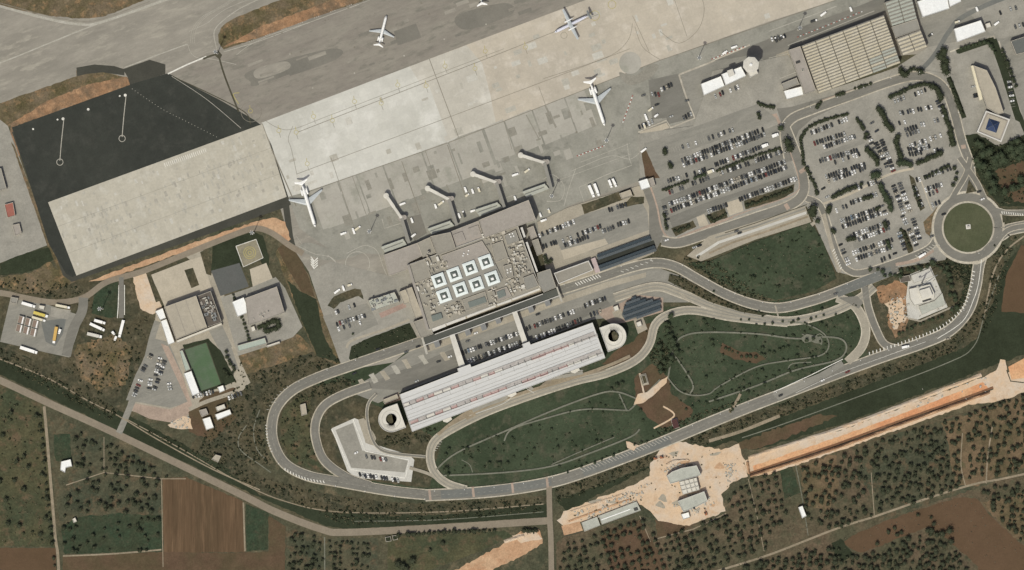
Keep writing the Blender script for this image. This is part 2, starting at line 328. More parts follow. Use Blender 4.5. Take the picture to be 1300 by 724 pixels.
# --- airside
sheet('taxiway', [(-290, -290), (1560, -290), (1560, 60), (1300, 60), (1150, 70), (1000, 90), (880, 170), (835, 300), (690, 300), (500, 460), (440, 470), (392, 345), (370, 312), (325, 160), (215, 96), (20, 158), (-290, 190)], M_TAXI)
sheet('infield', [(-290, -60), (0, 8), (60, 20), (100, 24), (130, 22), (183, 0), (300, -80), (-290, -200)], M_DRY, rag=.8)
sheet('infield', [(277, 44), (283, 32), (296, 24), (320, 14), (355, 0), (520, -90), (700, -90), (460, 2), (400, 22), (330, 48), (284, 63), (278, 54)], M_DRY, rag=.6)
sheet('bare_verge', [(284, 60), (330, 34), (400, 8), (440, -6), (455, 2), (400, 22), (330, 48)], M_DRYR, rag=1)
sheet('infield', [(-290, 200), (0, 131), (60, 110), (97, 97), (97, 90), (130, 92), (160, 98), (167, 104), (166, 108), (20, 157), (-290, 300)], M_DRY, rag=.6)
sheet('bare_verge', [(14, 158), (60, 128), (110, 108), (160, 97), (168, 104), (165, 109), (20, 160), (30, 240), (95, 358), (84, 350), (10, 180)], M_DRYR, rag=1)
sheet('taxiway_shoulder', [(97, 86), (120, 82), (145, 84), (158, 88), (158, 96), (130, 92), (110, 94), (98, 97)], M_BLACK2, sm=False)
sheet('taxiway_shoulder', [(156, 88), (190, 76), (210, 82), (210, 94), (165, 108), (162, 98)], M_BLACK2)
sheet('west_apron', [(-290, 190), (0, 152), (10, 160), (32, 220), (64, 310), (0, 334), (-290, 400)], M_LOTL)
sheet('drain_verge', [(14, 180), (18, 185), (66, 310), (84, 352), (78, 352), (60, 312)], M_DRY, rag=.4)
sheet('grass_corner', [(0, 335), (30, 322), (62, 315), (68, 330), (40, 345), (0, 350)], M_GRASSD, rag=.8)
sheet('bare_corner', [(0, 352), (40, 346), (62, 332), (82, 352), (96, 358), (60, 372), (30, 372), (0, 364)], M_DRY, rag=1)
sheet('tarmac_border', [(15, 168), (64, 158), (340, 160), (366, 250), (372, 258), (366, 262), (91, 358), (80, 350)], M_BLACK2)
sheet('new_tarmac', [(15, 162), (170, 106), (214, 93), (222, 97), (262, 117), (322, 152), (340, 165), (350, 186), (92, 352), (84, 348), (62, 310)], M_BLACK)
sheet('aircraft_stand_slab', [(61, 257), (335, 157), (364, 250), (97, 350)], M_CONC1)
def patches(name, o, A, B, n, ms, w0, w1, h0, h1, clip=None):
    g_ = random.Random(len(name) + n)
    for mi, m_ in enumerate(ms):
        qs = []; used = []
        for _ in range(n // len(ms)):
            a_, b_ = g_.uniform(*A), g_.uniform(*B); a_, b_ = round(a_ / 2.5) * 2.5, round(b_ / 2.5) * 2.5; w_, h_ = g_.uniform(w0, w1), g_.uniform(h0, h1); q = [uv(o, a_, b_), uv(o, a_ + w_, b_), uv(o, a_ + w_, b_ + h_), uv(o, a_, b_ + h_)]
            if (clip is None or all(inside(p, clip) for p in q)) and not any(a_ < c[2] and c[0] < a_ + w_ and b_ < c[3] and c[1] < b_ + h_ for c in used): qs.append(q); used.append((a_, b_, a_ + w_, b_ + h_))
        if qs: quads(name, qs, m_)
SL = [(61, 257), (335, 157), (364, 250), (97, 350)]
for b_ in (.3, .46, .66): patches('weathered_slab', (61 + 36 * b_, 257 + 93 * b_), (20, 270), (-4, 5), 40, M_WEAR[:2], 1.4, 3.2, 3, 9, SL)
patches('weathered_slab', (61, 257), (0, 290), (2, 95), 90, M_WEAR, 1.4, 4, 2, 8, SL)
ribbon('slab_joint', [(73, 288), (344, 188)], .3, M_STAIN, sm=False); ribbon('slab_joint', [(86, 322), (355, 221)], .3, M_STAIN, sm=False)
sheet('tarmac_gap', [(358, 254), (366, 251), (372, 300), (376, 316), (366, 312)], M_BLACK2)  # strip in the tarmac border colour at the slab's east end
# stands dashes on the upper slab edge
qs = []
for k in range(22):
    t = k / 22; x, y = 208 + 54 * t, 207 - 19.5 * t; qs.append([(x, y), (x + .7, y - .2), (x + 2.6, y + 5), (x + 1.9, y + 5.3)])
quads('stand_marking', qs, M_LINE)
# apron
AP = [(332, 156), (545, 75), (760, -6), (1060, -110), (1120, -50), (1062, 0), (975, 28), (837, 77), (650, 150), (570, 181), (392, 243), (366, 250), (345, 185)]
sheet('main_apron', AP, M_CONC2)
sheet('beige_apron', [(545, 75), (760, -6), (1060, -110), (1120, -50), (1062, 0), (975, 28), (837, 77), (650, 150), (582, 174)], M_CONC3)
sheet('blended_apron', [(545, 75), (592, 58), (612, 80), (620, 110), (630, 157), (582, 174)], M_CONC23, rag=.4); sheet('blended_apron', [(520, 84), (545, 75), (582, 174), (566, 180), (548, 130)], M_CONC23, rag=.4)
sheet('taxilane', [(215, 94), (262, 68), (284, 63), (330, 48), (400, 22), (460, 2), (640, -70), (980, -190), (980, -84), (760, -6), (545, 75), (332, 156), (300, 138)], M_TAXI2)
sheet('asphalt_patch', [(318, 90), (420, 62), (426, 76), (330, 108), (318, 104)], M_PATCH, sm=True)
sheet('asphalt_patch', [(580, 20), (640, 4), (650, 18), (592, 38)], M_PATCH, sm=True)
sheet('asphalt_patch', [(500, 40), (528, 30), (535, 48), (505, 58)], M_PATCH)
sheet('worn_lane', [(325, 88), (362, 78), (366, 88), (328, 100)], M_TAXI, sm=True)
sheet('grey_stands', [(392, 243), (570, 181), (582, 174), (650, 150), (837, 77), (1062, 0), (1100, -12), (1110, 30), (990, 80), (905, 110), (880, 160), (840, 176), (812, 186), (818, 228), (720, 262), (700, 300), (620, 280), (488, 324), (420, 318), (394, 300), (380, 290), (366, 250)], M_CONC5)
for k, (a0, a1) in enumerate([(0, 37), (39, 62), (64, 98), (100, 150), (152, 186), (188, 232)]):
    o = (393, 244)
    sheet('stand_slab', [uv(o, a0, 0), uv(o, a1, 0), uv(o, a1, 52), uv(o, a0, 52)], M_CONC4)
for a0, a1 in [(236, 262), (264, 300), (302, 344), (346, 372)]:
    o = (393, 244)
    sheet('stand_slab', [uv(o, a0, -1), uv(o, a1, -3), uv(o, a1, 44), uv(o, a0, 46)], M_CONC4)
sheet('light_slab', [(372, 176), (440, 150), (545, 110), (568, 172), (480, 204), (392, 236)], M_CONC2)
patches('weathered_slab', (340, 160), (0, 700), (0, 90), 70, [M_WEAR[2], M_WEAR[0]], 2.5, 14, 2.5, 9, AP); patches('worn_patch', (393, 250), (0, 380), (0, 60), 90, [M_CONC4, M_CONC5, M_STAIN], 2, 12, 2, 16); patches('worn_patch', (330, 140), (0, 560), (-60, -4), 40, [M_PATCH, M_TAXI, M_TAXI2], 6, 30, 2, 5)
# joints and lane lines on the apron
def jl(a, b, w_=.5, m=M_JOINT, n='slab_joint'): ribbon(n, [a, b], w_, m, sm=False)
jl((378, 168), (650, 62), .7); jl((650, 62), (760, 18), .6); jl((377, 221), (575, 147), .6); jl((575, 147), (700, 100), .6); jl((700, 100), (800, 62), .5)
jl((392, 243), (570, 181), .8); jl((570, 181), (650, 150), .8); jl((650, 150), (837, 77), .8); jl((837, 77), (1062, 0), .8)
jl((545, 75), (582, 174), .8); jl((684, 110), (700, 154), .5); jl((803, 20), (825, 68), .5); jl((855, -4), (872, 46), .5); jl((333, 157), (345, 190), .8); jl((345, 190), (376, 262), 1.4, M_JOINT)
jl((420, 200), (450, 290), .6); jl((447, 223), (472, 292), .9, M_STAIN, 'stain'); jl((510, 205), (538, 285), .9, M_JOINT); jl((568, 184), (590, 248), .9, M_JOINT); jl((540, 192), (548, 215), .5); jl((640, 155), (650, 190), .5); jl((692, 134), (706, 162), 2.4, M_STAIN, 'stain'); jl((668, 146), (684, 176), 1.4, M_STAIN, 'stain')
ribbon('taxi_line', [(335, 152), (352, 162), (372, 164), (420, 146), (540, 100), (640, 62)], .45, M_JOINT)
ribbon('taxi_line', [(372, 160), (366, 176), (370, 190), (377, 222)], .5, M_JOINT)
ribbon('taxi_line', [(690, 100), (745, 82), (780, 68), (798, 50), (803, 30)], .5, M_JOINT); ribbon('taxi_line', [(806, 34), (816, 60), (838, 76)], .5, M_JOINT)
ribbon('taxi_line', [(838, 40), (862, 55), (886, 38), (894, 10), (884, -20)], .5, M_JOINT)
sheet('turning_patch', circle(800, 80, 14), M_CONC4); sheet('turning_stain', [(786, 92), (798, 108), (824, 100), (836, 84), (824, 82), (806, 96)], M_STAIN, sm=True)
# taxiway edges and lines
ribbon('runway_edge_line', [(-100, 115), (0, 80), (60, 56), (120, 32), (218, -2), (300, -32)], 1.6, M_FAINT)
ribbon('taxiway_edge', [(-60, -8), (0, 8), (60, 24), (100, 31), (130, 28), (215, -2)], 3.2, M_FAINT); ribbon('taxiway_edge_joint', [(0, 4), (60, 20), (100, 27), (130, 24), (190, 2)], .7, M_JOINT)
ribbon('runway_line', [(158, 86), (200, 70), (238, 56)], 1.3, M_FAINT); ribbon('runway_line', [(238, 56), (243, 68), (252, 74), (268, 75), (300, 82)], .6, M_FAINT)
ribbon('taxiway_edge', [(240, 40), (262, 30), (272, 22), (290, 10), (330, -6)], .5, M_FAINT)
ribbon('taxiway_edge', [(275, 62), (272, 40), (286, 24), (310, 8), (350, -10)], 1, M_FAINT)
ribbon('service_line', [(300, 70), (316, 58), (345, 44), (400, 26), (470, 0)], .6, M_FAINT); ribbon('service_line', [(284, 66), (330, 52), (400, 26), (455, 6)], .8, M_FAINT)
for r_ in (5, 7.5, 10): ribbon('wear_line', [(252 - r_, 55), (254 - r_, 38), (266 - r_, 22), (290 - r_, 8), (330, -14 - r_)], .4, M_FAINT)
ribbon('drain_line', [(213, 94), (238, 82), (262, 72)], 1.8, M_LINE, sm=False)
ribbon('drain_channel', [(277, 68), (285, 96), (303, 142)], 2.2, M_SLOT); sheet('drain_channel', [(272, 70), (277, 64), (282, 70), (279, 76)], M_SLOT); ribbon('drain_channel', [(258, 75), (268, 71), (276, 69)], 2.4, M_SLOT)
ribbon('tarmac_edge', [(218, 97), (262, 117), (310, 142), (318, 158)], 1.2, M_SLOT)
ribbon('tarmac_step', [(218, 97), (262, 126), (306, 163)], .6, M_FAINT)
dashes('guide_dots', [(168, 113), (205, 138), (240, 156), (275, 174)], .7, .8, 3.6, M_FAINT)
for px, py, l in ((81, 152, 54), (160, 122, 54)):
    ribbon('stand_lead_line', [(px, py), (px - 3, py + 28), (px - 5, py + l - 2)], 1.0, M_FAINT)
    ringline('stand_circle', px - 5, py + l, 4, .8, M_FAINT)
    quads('stand_mark', [circle(px - 1, py - 1, 1.9, 8), circle(px - 8, py, 1.2, 8)], M_LINE)
quads('stand_mark', [circle(42, 164, 1.3, 8), circle(112, 139, 1.7, 8)], M_LINE)
for cx, cy in ((354, 166), (398, 148), (450, 129), (505, 108), (376, 168), (422, 153), (484, 131), (541, 109), (565, 84), (603, 87), (616, 65), (667, 60), (390, 208), (318, 141)):
    ringline('stand_ring', cx, cy, 2.6, .55, M_YELLOW); ribbon('stand_tick', [(cx + .5, cy + 3), (cx + 2.5, cy + 9)], .5, M_JOINT, sm=False); ribbon('stand_tick', [(cx - .5, cy - 3), (cx - 1, cy - 7)], .6, M_YELLOW, sm=False)
ringline('stand_ring', 755, 20, 6, .6, M_YELLOW); ringline('stand_ring', 777, 6, 5, .6, M_YELLOW); ringline('stand_ring', 716, 45, 4, .5, M_JOINT)
ringline('turning_circle', 319, 142, 13, .6, M_JOINT); ribbon('service_line', [(303, 132), (296, 120), (304, 118)], .8, M_YELLOW)
for cx, cy in ((450, 93), (397, 112), (513, 71), (564, 50), (617, 31), (368, 69)): quads('taxi_light', [circle(cx, cy, 1, 8)], M_FAINT)
for k in range(8):
    t = k / 8; o = uv((300, 60), 18 + 22 * k, -1); dashes('wear_marks', [o, uv(o, 7, 0)], 1, 1.2, 1.6, M_FAINT)
for px, py in ((348, 46), (358, 42), (413, 26), (417, 25), (442, 10), (476, 17), (535, 4), (545, 18), (370, 68), (382, 66), (421, 50), (429, 49), (732, 168), (450, 60)): quads('oil_spot', [circle(px, py, R.uniform(.7, 1.5), 7)], M_JOINT)
# apron near the terminal
ribbon('service_road_line', [(376, 300), (396, 320), (440, 322), (490, 306), (560, 282), (640, 252), (700, 232), (800, 196)], .5, M_FAINT)
sheet('service_road', [(380, 316), (392, 308), (430, 318), (470, 306), (512, 292), (516, 300), (470, 318), (440, 328), (410, 330)], M_CONC5, sm=True)
ringline('helipad_circle', 454, 335, 15.3, .9, M_FAINT); ribbon('service_line', [(416, 324), (425, 332), (440, 348), (455, 362)], .8, M_FAINT)
ribbon('service_line', [(378, 312), (398, 322), (418, 326), (426, 332)], .7, M_FAINT); ribbon('service_line', [(440, 322), (462, 312), (478, 318), (486, 338), (492, 352)], .7, M_FAINT)
for k in range(4): quads('chevron_marking', [[(394, 326 + 3 * k), (395.5, 326 + 3 * k), (399, 331 + 3 * k), (398.5, 333 + 3 * k)], [(398.5, 333 + 3 * k), (399, 331 + 3 * k), (403, 327 + 3 * k), (404, 328 + 3 * k)]], M_LINE)
ribbon('stand_box_line', [(485, 278), (488, 290), (508, 284)], .8, M_FAINT, sm=False)
sheet('stand_grey_patch', [(516, 276), (534, 272), (542, 296), (526, 306)], M_PATCH)
ribbon('service_line', [(690, 228), (702, 222), (716, 236), (712, 254), (694, 256)], .7, M_FAINT); ribbon('service_line', [(731, 214), (722, 240), (716, 262)], .7, M_FAINT); ribbon('service_line', [(724, 218), (738, 212), (775, 198), (800, 202), (814, 192)], .6, M_FAINT)
ribbon('bay_line', [(742, 258), (735, 238), (770, 222), (802, 210), (799, 202), (796, 182)], .8, M_FAINT, sm=False)
ribbon('wall_base_line', [(811, 196), (815, 184), (812, 168)], 1, M_FAINT); ribbon('service_line', [(737, 206), (780, 190), (800, 182)], .5, M_FAINT)
sheet('vehicle_apron', [(823, 102), (850, 96), (860, 94), (882, 150), (848, 158), (840, 150), (828, 152)], M_LOTD)
sheet('concrete_corner', [(812, 156), (846, 150), (850, 163), (880, 152), (884, 162), (848, 174), (840, 160), (816, 172)], M_LOTL)
sheet('tower_yard', [(862, 95), (900, 80), (950, 58), (990, 76), (998, 100), (962, 132), (886, 160)], M_LOT)
ribbon('yard_kerb', [(862, 95), (900, 80), (952, 57)], 2.2, M_KERB, sm=False, up=.12); ribbon('yard_kerb', [(862, 95), (870, 120), (882, 150), (852, 162)], 2.2, M_KERB, sm=False, up=.12); ribbon('yard_kerb', [(810, 168), (846, 153), (852, 163)], 1.6, M_KERB, sm=False, up=.12)
sheet('canopy_slab', [(812, 168), (846, 156), (850, 162), (814, 176)], M_BEIGE, up=.15)
sheet('north_service_road', [(905, 78), (975, 50), (1090, 8), (1160, -20), (1165, -8), (1120, 18), (1000, 66), (990, 84), (955, 70)], M_ROAD)
sheet('hangar_yard', [(985, 70), (1000, 64), (1040, 120), (1142, 84), (1180, 62), (1215, 96), (1182, 98), (1120, 100), (1050, 124), (1004, 142), (990, 120)], M_PAVE)
sheet('hangar_yard', [(1150, -30), (1560, -60), (1560, 200), (1300, 180), (1260, 100), (1210, 60), (1180, 62)], M_LOT)
sheet('compound_pavement', [(1140, 84), (1178, 60), (1262, 44), (1300, 150), (1310, 196), (1262, 190), (1228, 196), (1215, 120), (1196, 104)], M_LOTL)
sheet('pale_yard', [(1225, 12), (1300, -10), (1340, -10), (1340, 40), (1280, 52), (1260, 46)], M_LOTL)
ribbon('yard_road', [(1162, 96), (1185, 72), (1205, 40), (1225, 20), (1290, -8), (1400, -40)], 6, M_ROADB)
ribbon('yard_wall_base', [(1206, 66), (1262, 46), (1275, 80), (1296, 146), (1310, 190)], 2, M_KERB, up=.12, sm=False)
ribbon('grass_strip', [(1258, 48), (1272, 88), (1290, 146), (1298, 170)], 6, M_GRASSD, sm=False); ribbon('grass_strip', [(1214, 66), (1258, 50)], 5, M_GRASSD, sm=False)
sheet('east_lot', [(1212, 74), (1256, 60), (1284, 150), (1300, 158), (1300, 196), (1262, 184), (1246, 150), (1224, 144), (1210, 110)], M_LOTL)
ribbon('yard_edge_line', [(1268, 52), (1282, 100), (1296, 148)], 1.6, M_KERB, sm=False)
sheet('east_yard', [(1270, 50), (1560, -20), (1560, 190), (1310, 180), (1286, 100)], M_LOT)
sheet('landside_pavement', [(880, 160), (905, 90), (1000, 70), (1040, 118), (1145, 84), (1215, 96), (1225, 150), (1235, 250), (1200, 330), (1080, 350), (1062, 345), (1024, 262), (850, 312), (815, 300), (810, 170)], M_LOTL)
sheet('lawn', [(1226, 172), (1240, 170), (1268, 186), (1300, 172), (1320, 190), (1320, 262), (1270, 262), (1246, 232), (1232, 200)], M_GRASSD, rag=1); sheet('bare_soil', [(1264, 216), (1300, 204), (1320, 210), (1320, 255), (1288, 256), (1270, 240)], M_RED, rag=2); ribbon('grass_strip', [(1262, 50), (1276, 88), (1292, 142), (1306, 176)], 6, M_GRASSD, sm=False); ribbon('grass_strip', [(1216, 66), (1260, 51)], 6, M_GRASSD, sm=False)
sheet('lawn', [(872, 334), (900, 332), (962, 306), (1030, 282), (1046, 310), (1062, 354), (1030, 371), (985, 381), (940, 370), (905, 352)], M_GRASS, rag=.5)
sheet('road_junction', [(986, 138), (1004, 136), (1060, 120), (1110, 104), (1110, 116), (1062, 136), (1032, 150), (1014, 166), (1002, 196), (994, 178), (992, 156)], M_ROAD)
sheet('pink_verge', [(1040, 128), (1064, 120), (1100, 108), (1104, 112), (1070, 124), (1044, 134)], M_PINKP); sheet('pink_verge', [(978, 146), (986, 144), (992, 158), (986, 162)], M_PINKP)
ribbon('grass_strip', [(1204, 98), (1214, 122), (1224, 150)], 6, M_GRASSD, sm=False); ribbon('white_verge', [(990, 158), (1000, 168), (1004, 178)], 4, M_WHITISH)
for a_, b_ in (((976, 40), (1062, 8)), ((1000, 58), (1110, 14)), ((976, 74), (1000, 68)), ((990, 100), (1010, 92))): ribbon('edge_line', [a_, b_], .9, M_FAINT, sm=False)
# --- fenced car park (west of the palms)
sheet('car_park', [(818, 182), (852, 172), (885, 160), (962, 132), (985, 150), (995, 178), (1012, 230), (1006, 240), (960, 258), (900, 280), (855, 300), (842, 296), (832, 262), (818, 212)], M_LOT)
sheet('car_park_lane', [(838, 254), (900, 228), (996, 192), (1000, 200), (905, 238), (842, 262)], M_LOTD); sheet('car_park_lane', [(848, 276), (900, 256), (1004, 222), (1006, 228), (930, 252), (895, 270), (854, 290)], M_LOTD)
sheet('car_park_lane', [(862, 196), (985, 152), (988, 158), (866, 206)], M_LOTL)
sheet('planting_bed', [(814, 194), (820, 190), (832, 218), (838, 226), (820, 228)], M_RED, rag=.4)
sheet('planting_bed', [(852, 290), (880, 280), (884, 288), (858, 300)], M_SCRUB, rag=.4); sheet('planting_bed', [(896, 274), (920, 264), (924, 276), (902, 284)], M_SCRUB, rag=.4); sheet('planting_bed', [(944, 255), (1008, 234), (1008, 244), (990, 254), (946, 266)], M_SCRUB, rag=.4)
sheet('paved_corner', [(920, 258), (940, 252), (944, 268), (926, 274)], M_BEIGE); sheet('paved_corner', [(884, 276), (894, 272), (900, 286), (888, 288)], M_BEIGE)
# --- east car park
sheet('car_park', [(1020, 165), (1078, 142), (1120, 124), (1160, 112), (1185, 112), (1200, 128), (1208, 165), (1218, 200), (1224, 215), (1222, 236), (1200, 268), (1186, 305), (1150, 322), (1100, 342), (1080, 342), (1068, 325), (1055, 285), (1040, 245), (1026, 205)], M_LOTL)
sheet('car_park_lane', [(1040, 196), (1096, 176), (1098, 182), (1042, 202)], M_LOT); sheet('car_park_lane', [(1072, 292), (1120, 276), (1124, 282), (1078, 300)], M_LOT); sheet('car_park_lane', [(1082, 308), (1126, 294), (1130, 301), (1084, 316)], M_LOT)
sheet('planting_strip', [(1143, 290), (1150, 292), (1160, 318), (1154, 323), (1147, 310)], M_SCRUB, rag=.4); sheet('planting_strip', [(1154, 222), (1160, 226), (1174, 264), (1168, 268), (1160, 248)], M_SCRUB, rag=.4)
ribbon('lot_path', [(1036, 262), (1080, 246), (1128, 222), (1160, 214)], 3, M_BEIGE); ribbon('lot_path', [(1168, 226), (1180, 260), (1184, 268)], 1.6, M_BEIGE)
sheet('yellow_island', [(1172, 282), (1184, 270), (1190, 262), (1184, 290), (1180, 300), (1175, 296)], M_DRY)
# --- terminal surroundings
sheet('forecourt', [(682, 282), (720, 264), (738, 258), (824, 232), (836, 262), (838, 300), (830, 322), (762, 350), (700, 372), (690, 330)], M_PAVE)
sheet('staff_car_park', [(684, 300), (728, 278), (742, 272), (812, 252), (822, 270), (824, 292), (752, 318), (716, 325), (708, 308), (690, 316)], M_LOT)
sheet('planting_strip', [(738, 260), (800, 239), (806, 248), (742, 272)], M_SCRUB, rag=.4); sheet('lawn_patch', [(788, 262), (802, 250), (818, 250), (818, 258), (800, 262)], M_SCRUB, rag=.6)
sheet('service_ramp', [(712, 318), (768, 303), (772, 310), (716, 330)], M_BEIGE)
sheet('bus_lane', [(815, 238), (826, 234), (838, 268), (842, 300), (832, 320), (824, 312), (824, 262)], M_ROAD)
ribbon('pink_pavement', [(826, 238), (834, 262), (840, 290), (850, 302), (868, 300), (930, 276)], 2.2, M_PINKP)
sheet('pink_terrace', [(493, 352), (516, 343), (521, 358), (470, 378), (430, 384), (470, 368)], M_PINK)
sheet('west_yard', [(392, 345), (420, 332), (493, 350), (520, 340), (536, 402), (524, 410), (468, 432), (440, 470), (434, 466), (412, 405)], M_LOTL)
sheet('staff_car_park', [(410, 402), (440, 392), (466, 385), (476, 402), (480, 412), (462, 420), (440, 432), (424, 436)], M_LOT)
sheet('pink_terrace', [(481, 398), (514, 384), (516, 390), (484, 404)], M_PINK)
sheet('planting_bed', [(416, 388), (424, 376), (450, 366), (458, 368), (462, 380), (455, 376), (432, 384), (424, 392)], M_SCRUB, rag=.5)
sheet('lawn', [(446, 440), (466, 430), (520, 410), (531, 431), (500, 444), (450, 462), (443, 455)], M_GRASSD, rag=.4)
ribbon('yard_path', [(440, 442), (448, 432), (490, 418), (520, 406)], 3, M_PAVE)
# --- landside lanes between terminal and garage
sheet('landside_lanes', [(440, 496), (470, 480), (536, 436), (709, 374), (770, 352), (830, 338), (880, 356), (900, 384), (840, 384), (800, 400), (752, 406), (590, 468), (505, 500), (480, 512)], M_LOT)
sheet('pale_lane', [(540, 440), (700, 382), (770, 358), (820, 346), (820, 352), (770, 366), (700, 390), (544, 447)], M_PAVE)
sheet('drop_off_lot', [(583, 446), (660, 420), (666, 434), (596, 460), (588, 458)], M_LOTD); sheet('drop_off_lot', [(664, 418), (730, 392), (770, 380), (776, 388), (740, 404), (672, 432)], M_LOTD)
sheet('taxi_rank', [(455, 492), (530, 462), (582, 440), (588, 466), (510, 496)], M_ROAD)
for k, (x, y) in enumerate(((458, 487), (472, 480), (486, 476), (500, 469), (514, 462), (535, 456), (562, 452))):
    sheet('worn_bay', [(x - 4, y - 4), (x + 2, y - 6), (x + 9, y + 5), (x + 3, y + 7)], M_FAINT if k % 2 else M_PAVE, rag=.6)
sheet('orange_paving', [(486, 506), (506, 498), (509, 508), (489, 514)], M_PINKP)
sheet('solar_court', [(756, 396), (790, 384), (806, 374), (842, 378), (842, 396), (792, 410), (776, 412)], M_PINKP)
# --- depot in the west
sheet('depot_yard', [(14, 376), (40, 380), (100, 400), (104, 406), (88, 454), (60, 448), (0, 434)], M_LOT)
sheet('depot_patch', [(52, 408), (84, 404), (80, 424), (70, 440), (58, 434)], M_ROADB); sheet('depot_slab', [(65, 390), (90, 394), (86, 406), (64, 402)], M_LOTL)
# --- dirt roads and construction
sheet('construction_dirt', [(716, 668), (708, 662), (716, 650), (760, 632), (800, 618), (824, 604), (826, 588), (842, 566), (862, 560), (888, 566), (924, 572), (936, 566), (944, 588), (950, 604), (930, 612), (916, 628), (920, 650), (874, 668), (838, 664), (826, 650), (810, 640), (760, 656)], M_DIRT, rag=1.2)
sheet('bare_soil', [(832, 660), (876, 668), (860, 680), (834, 682)], M_RED, rag=1); sheet('dirt_track', [(936, 564), (946, 586), (940, 592), (926, 580)], M_DIRT, rag=.8)
sheet('spoil_dirt', [(600, 712), (640, 690), (660, 676), (684, 672), (690, 690), (664, 706), (610, 730), (560, 734)], M_ORANGE, rag=1.5); sheet('spoil_dirt', [(650, 680), (680, 674), (688, 684), (662, 690)], M_DIRT, rag=1)
TR = [(944, 586), (975, 574), (1075, 544), (1160, 512), (1250, 478), (1264, 470), (1270, 456), (1276, 458), (1280, 474), (1300, 456), (1560, 380), (1560, 440), (1300, 498), (1280, 506), (1262, 511), (1230, 514), (1150, 542), (1060, 574), (975, 603), (950, 604)]
sheet('works_dirt', TR, M_DIRT, rag=1)
# --- west yards
sheet('yard_dirt', [(168, 350), (180, 344), (192, 352), (206, 392), (194, 400), (178, 392)], M_DIRT, rag=.8)
sheet('service_yard', [(190, 347), (240, 324), (258, 318), (272, 352), (284, 372), (302, 452), (318, 486), (290, 506), (250, 545), (160, 520), (176, 470), (195, 425), (198, 396), (212, 394)], M_PAVE)
sheet('west_car_park', [(196, 430), (214, 434), (232, 476), (242, 510), (216, 518), (160, 508), (172, 476)], M_LOT)
sheet('pink_pavement', [(204, 436), (214, 440), (232, 478), (246, 520), (226, 538), (190, 532), (165, 520), (170, 512), (216, 520), (238, 510)], M_PINKP)
sheet('yard_slab', [(192, 349), (238, 331), (256, 326), (270, 370), (210, 392)], M_BEIGE); sheet('dark_bed', [(234, 343), (245, 340), (253, 362), (243, 366)], M_SCRUB); sheet('dark_bed', [(185, 346), (236, 326), (241, 330), (192, 349), (204, 382), (198, 384)], M_SCRUB)
sheet('dark_bed', [(254, 320), (262, 317), (270, 340), (268, 350), (262, 348)], M_SCRUB)
sheet('dark_bed', [(270, 312), (298, 302), (322, 294), (334, 300), (342, 328), (340, 350), (330, 330), (325, 304), (299, 313), (309, 338), (268, 346)], M_GRASSD, rag=.3)
sheet('pond_yard', [(268, 344), (304, 334), (316, 364), (280, 376)], M_POND)
sheet('helipad', [(299.5, 312.8), (325, 304), (334, 327.5), (309, 339)], M_HELI); ribbon('helipad_edge', [(299.5, 312.8), (325, 304), (334, 327.5), (309, 339), (299.5, 312.8)], .9, M_LINE, sm=False)
for r_ in (2, 5, 7.5): ringline('helipad_ring', 317, 321, r_, .7, M_YELLOW)
sheet('yard_slab', [(317, 342), (338, 334), (348, 358), (322, 370)], M_BEIGE)
sheet('service_yard', [(280, 378), (316, 366), (350, 352), (362, 366), (384, 415), (372, 428), (340, 440), (302, 452), (290, 410)], M_LOTL)
sheet('paved_wedge', [(264, 418), (282, 413), (300, 452), (308, 476), (290, 460), (276, 440)], M_LOT)
sheet('lawn', [(232, 438), (264, 430), (280, 445), (300, 484), (281, 492), (256, 500)], M_GRASSD, rag=.4)
sheet('football_pitch', [(234, 444), (262, 435), (281, 488), (254, 497)], M_PITCH); ribbon('pitch_edge', [(234, 444), (262, 435), (281, 488), (254, 497), (234, 444)], 1, M_SLOT, sm=False)
sheet('bare_soil', [(262, 500), (300, 492), (286, 512), (300, 530), (270, 560), (240, 548), (240, 524)], M_RED, rag=1); ribbon('yard_path', [(240, 520), (262, 510), (300, 497), (310, 488), (306, 470), (296, 440)], 5, M_PAVE)
sheet('construction_dirt', [(212, 540), (232, 528), (242, 532), (244, 545), (226, 545)], M_DIRT, rag=1)
# --- southwest garage access lot (white kerbed)
sheet('paved_slab', [(421, 544), (450, 531), (463, 536), (468, 562), (520, 578), (526, 584), (522, 612), (452, 607), (441, 598)], M_WHITISH)
sheet('staff_lot', [(426, 546), (448, 537), (460, 572), (518, 585), (514, 600), (446, 594)], M_LOTL)
ribbon('kerb_line', [(421, 545), (445, 596), (514, 607)], 1.5, M_LINE, sm=False, up=.12); ribbon('kerb_line', [(448, 532), (464, 573), (519, 584), (515, 606)], 1.3, M_LINE, sm=False, up=.12)
sheet('dirt_pad', [(455, 533), (462, 531), (478, 556), (474, 566), (464, 562)], M_PAVE, rag=.5)
# --- building site by the roundabout
sheet('site_ground', [(1108, 368), (1136, 348), (1190, 334), (1214, 330), (1224, 360), (1210, 402), (1150, 428), (1126, 432), (1110, 400)], M_SCRUB, rag=1)
sheet('site_dirt', [(1112, 366), (1140, 356), (1156, 366), (1154, 402), (1150, 420), (1136, 428), (1126, 410), (1128, 390), (1114, 380)], M_DRYR, rag=1.5); sheet('site_dirt', [(1124, 384), (1146, 378), (1150, 404), (1134, 420)], M_DIRT, rag=2)
sheet('site_slab', [(1154, 349), (1181, 338), (1203, 390), (1165, 406), (1152, 403), (1150, 380)], M_WHITISH); ribbon('site_kerb', [(1152, 404), (1168, 408), (1204, 392), (1210, 390)], 2.2, M_PAVE, sm=False)
sheet('dark_bed', [(1102, 372), (1112, 368), (1118, 388), (1122, 394), (1112, 392), (1102, 380)], M_SCRUB)
sheet('scrub_bank', [(1190, 334), (1236, 332), (1232, 372), (1208, 402), (1224, 366), (1216, 340)], M_GRASSD, rag=1.5)
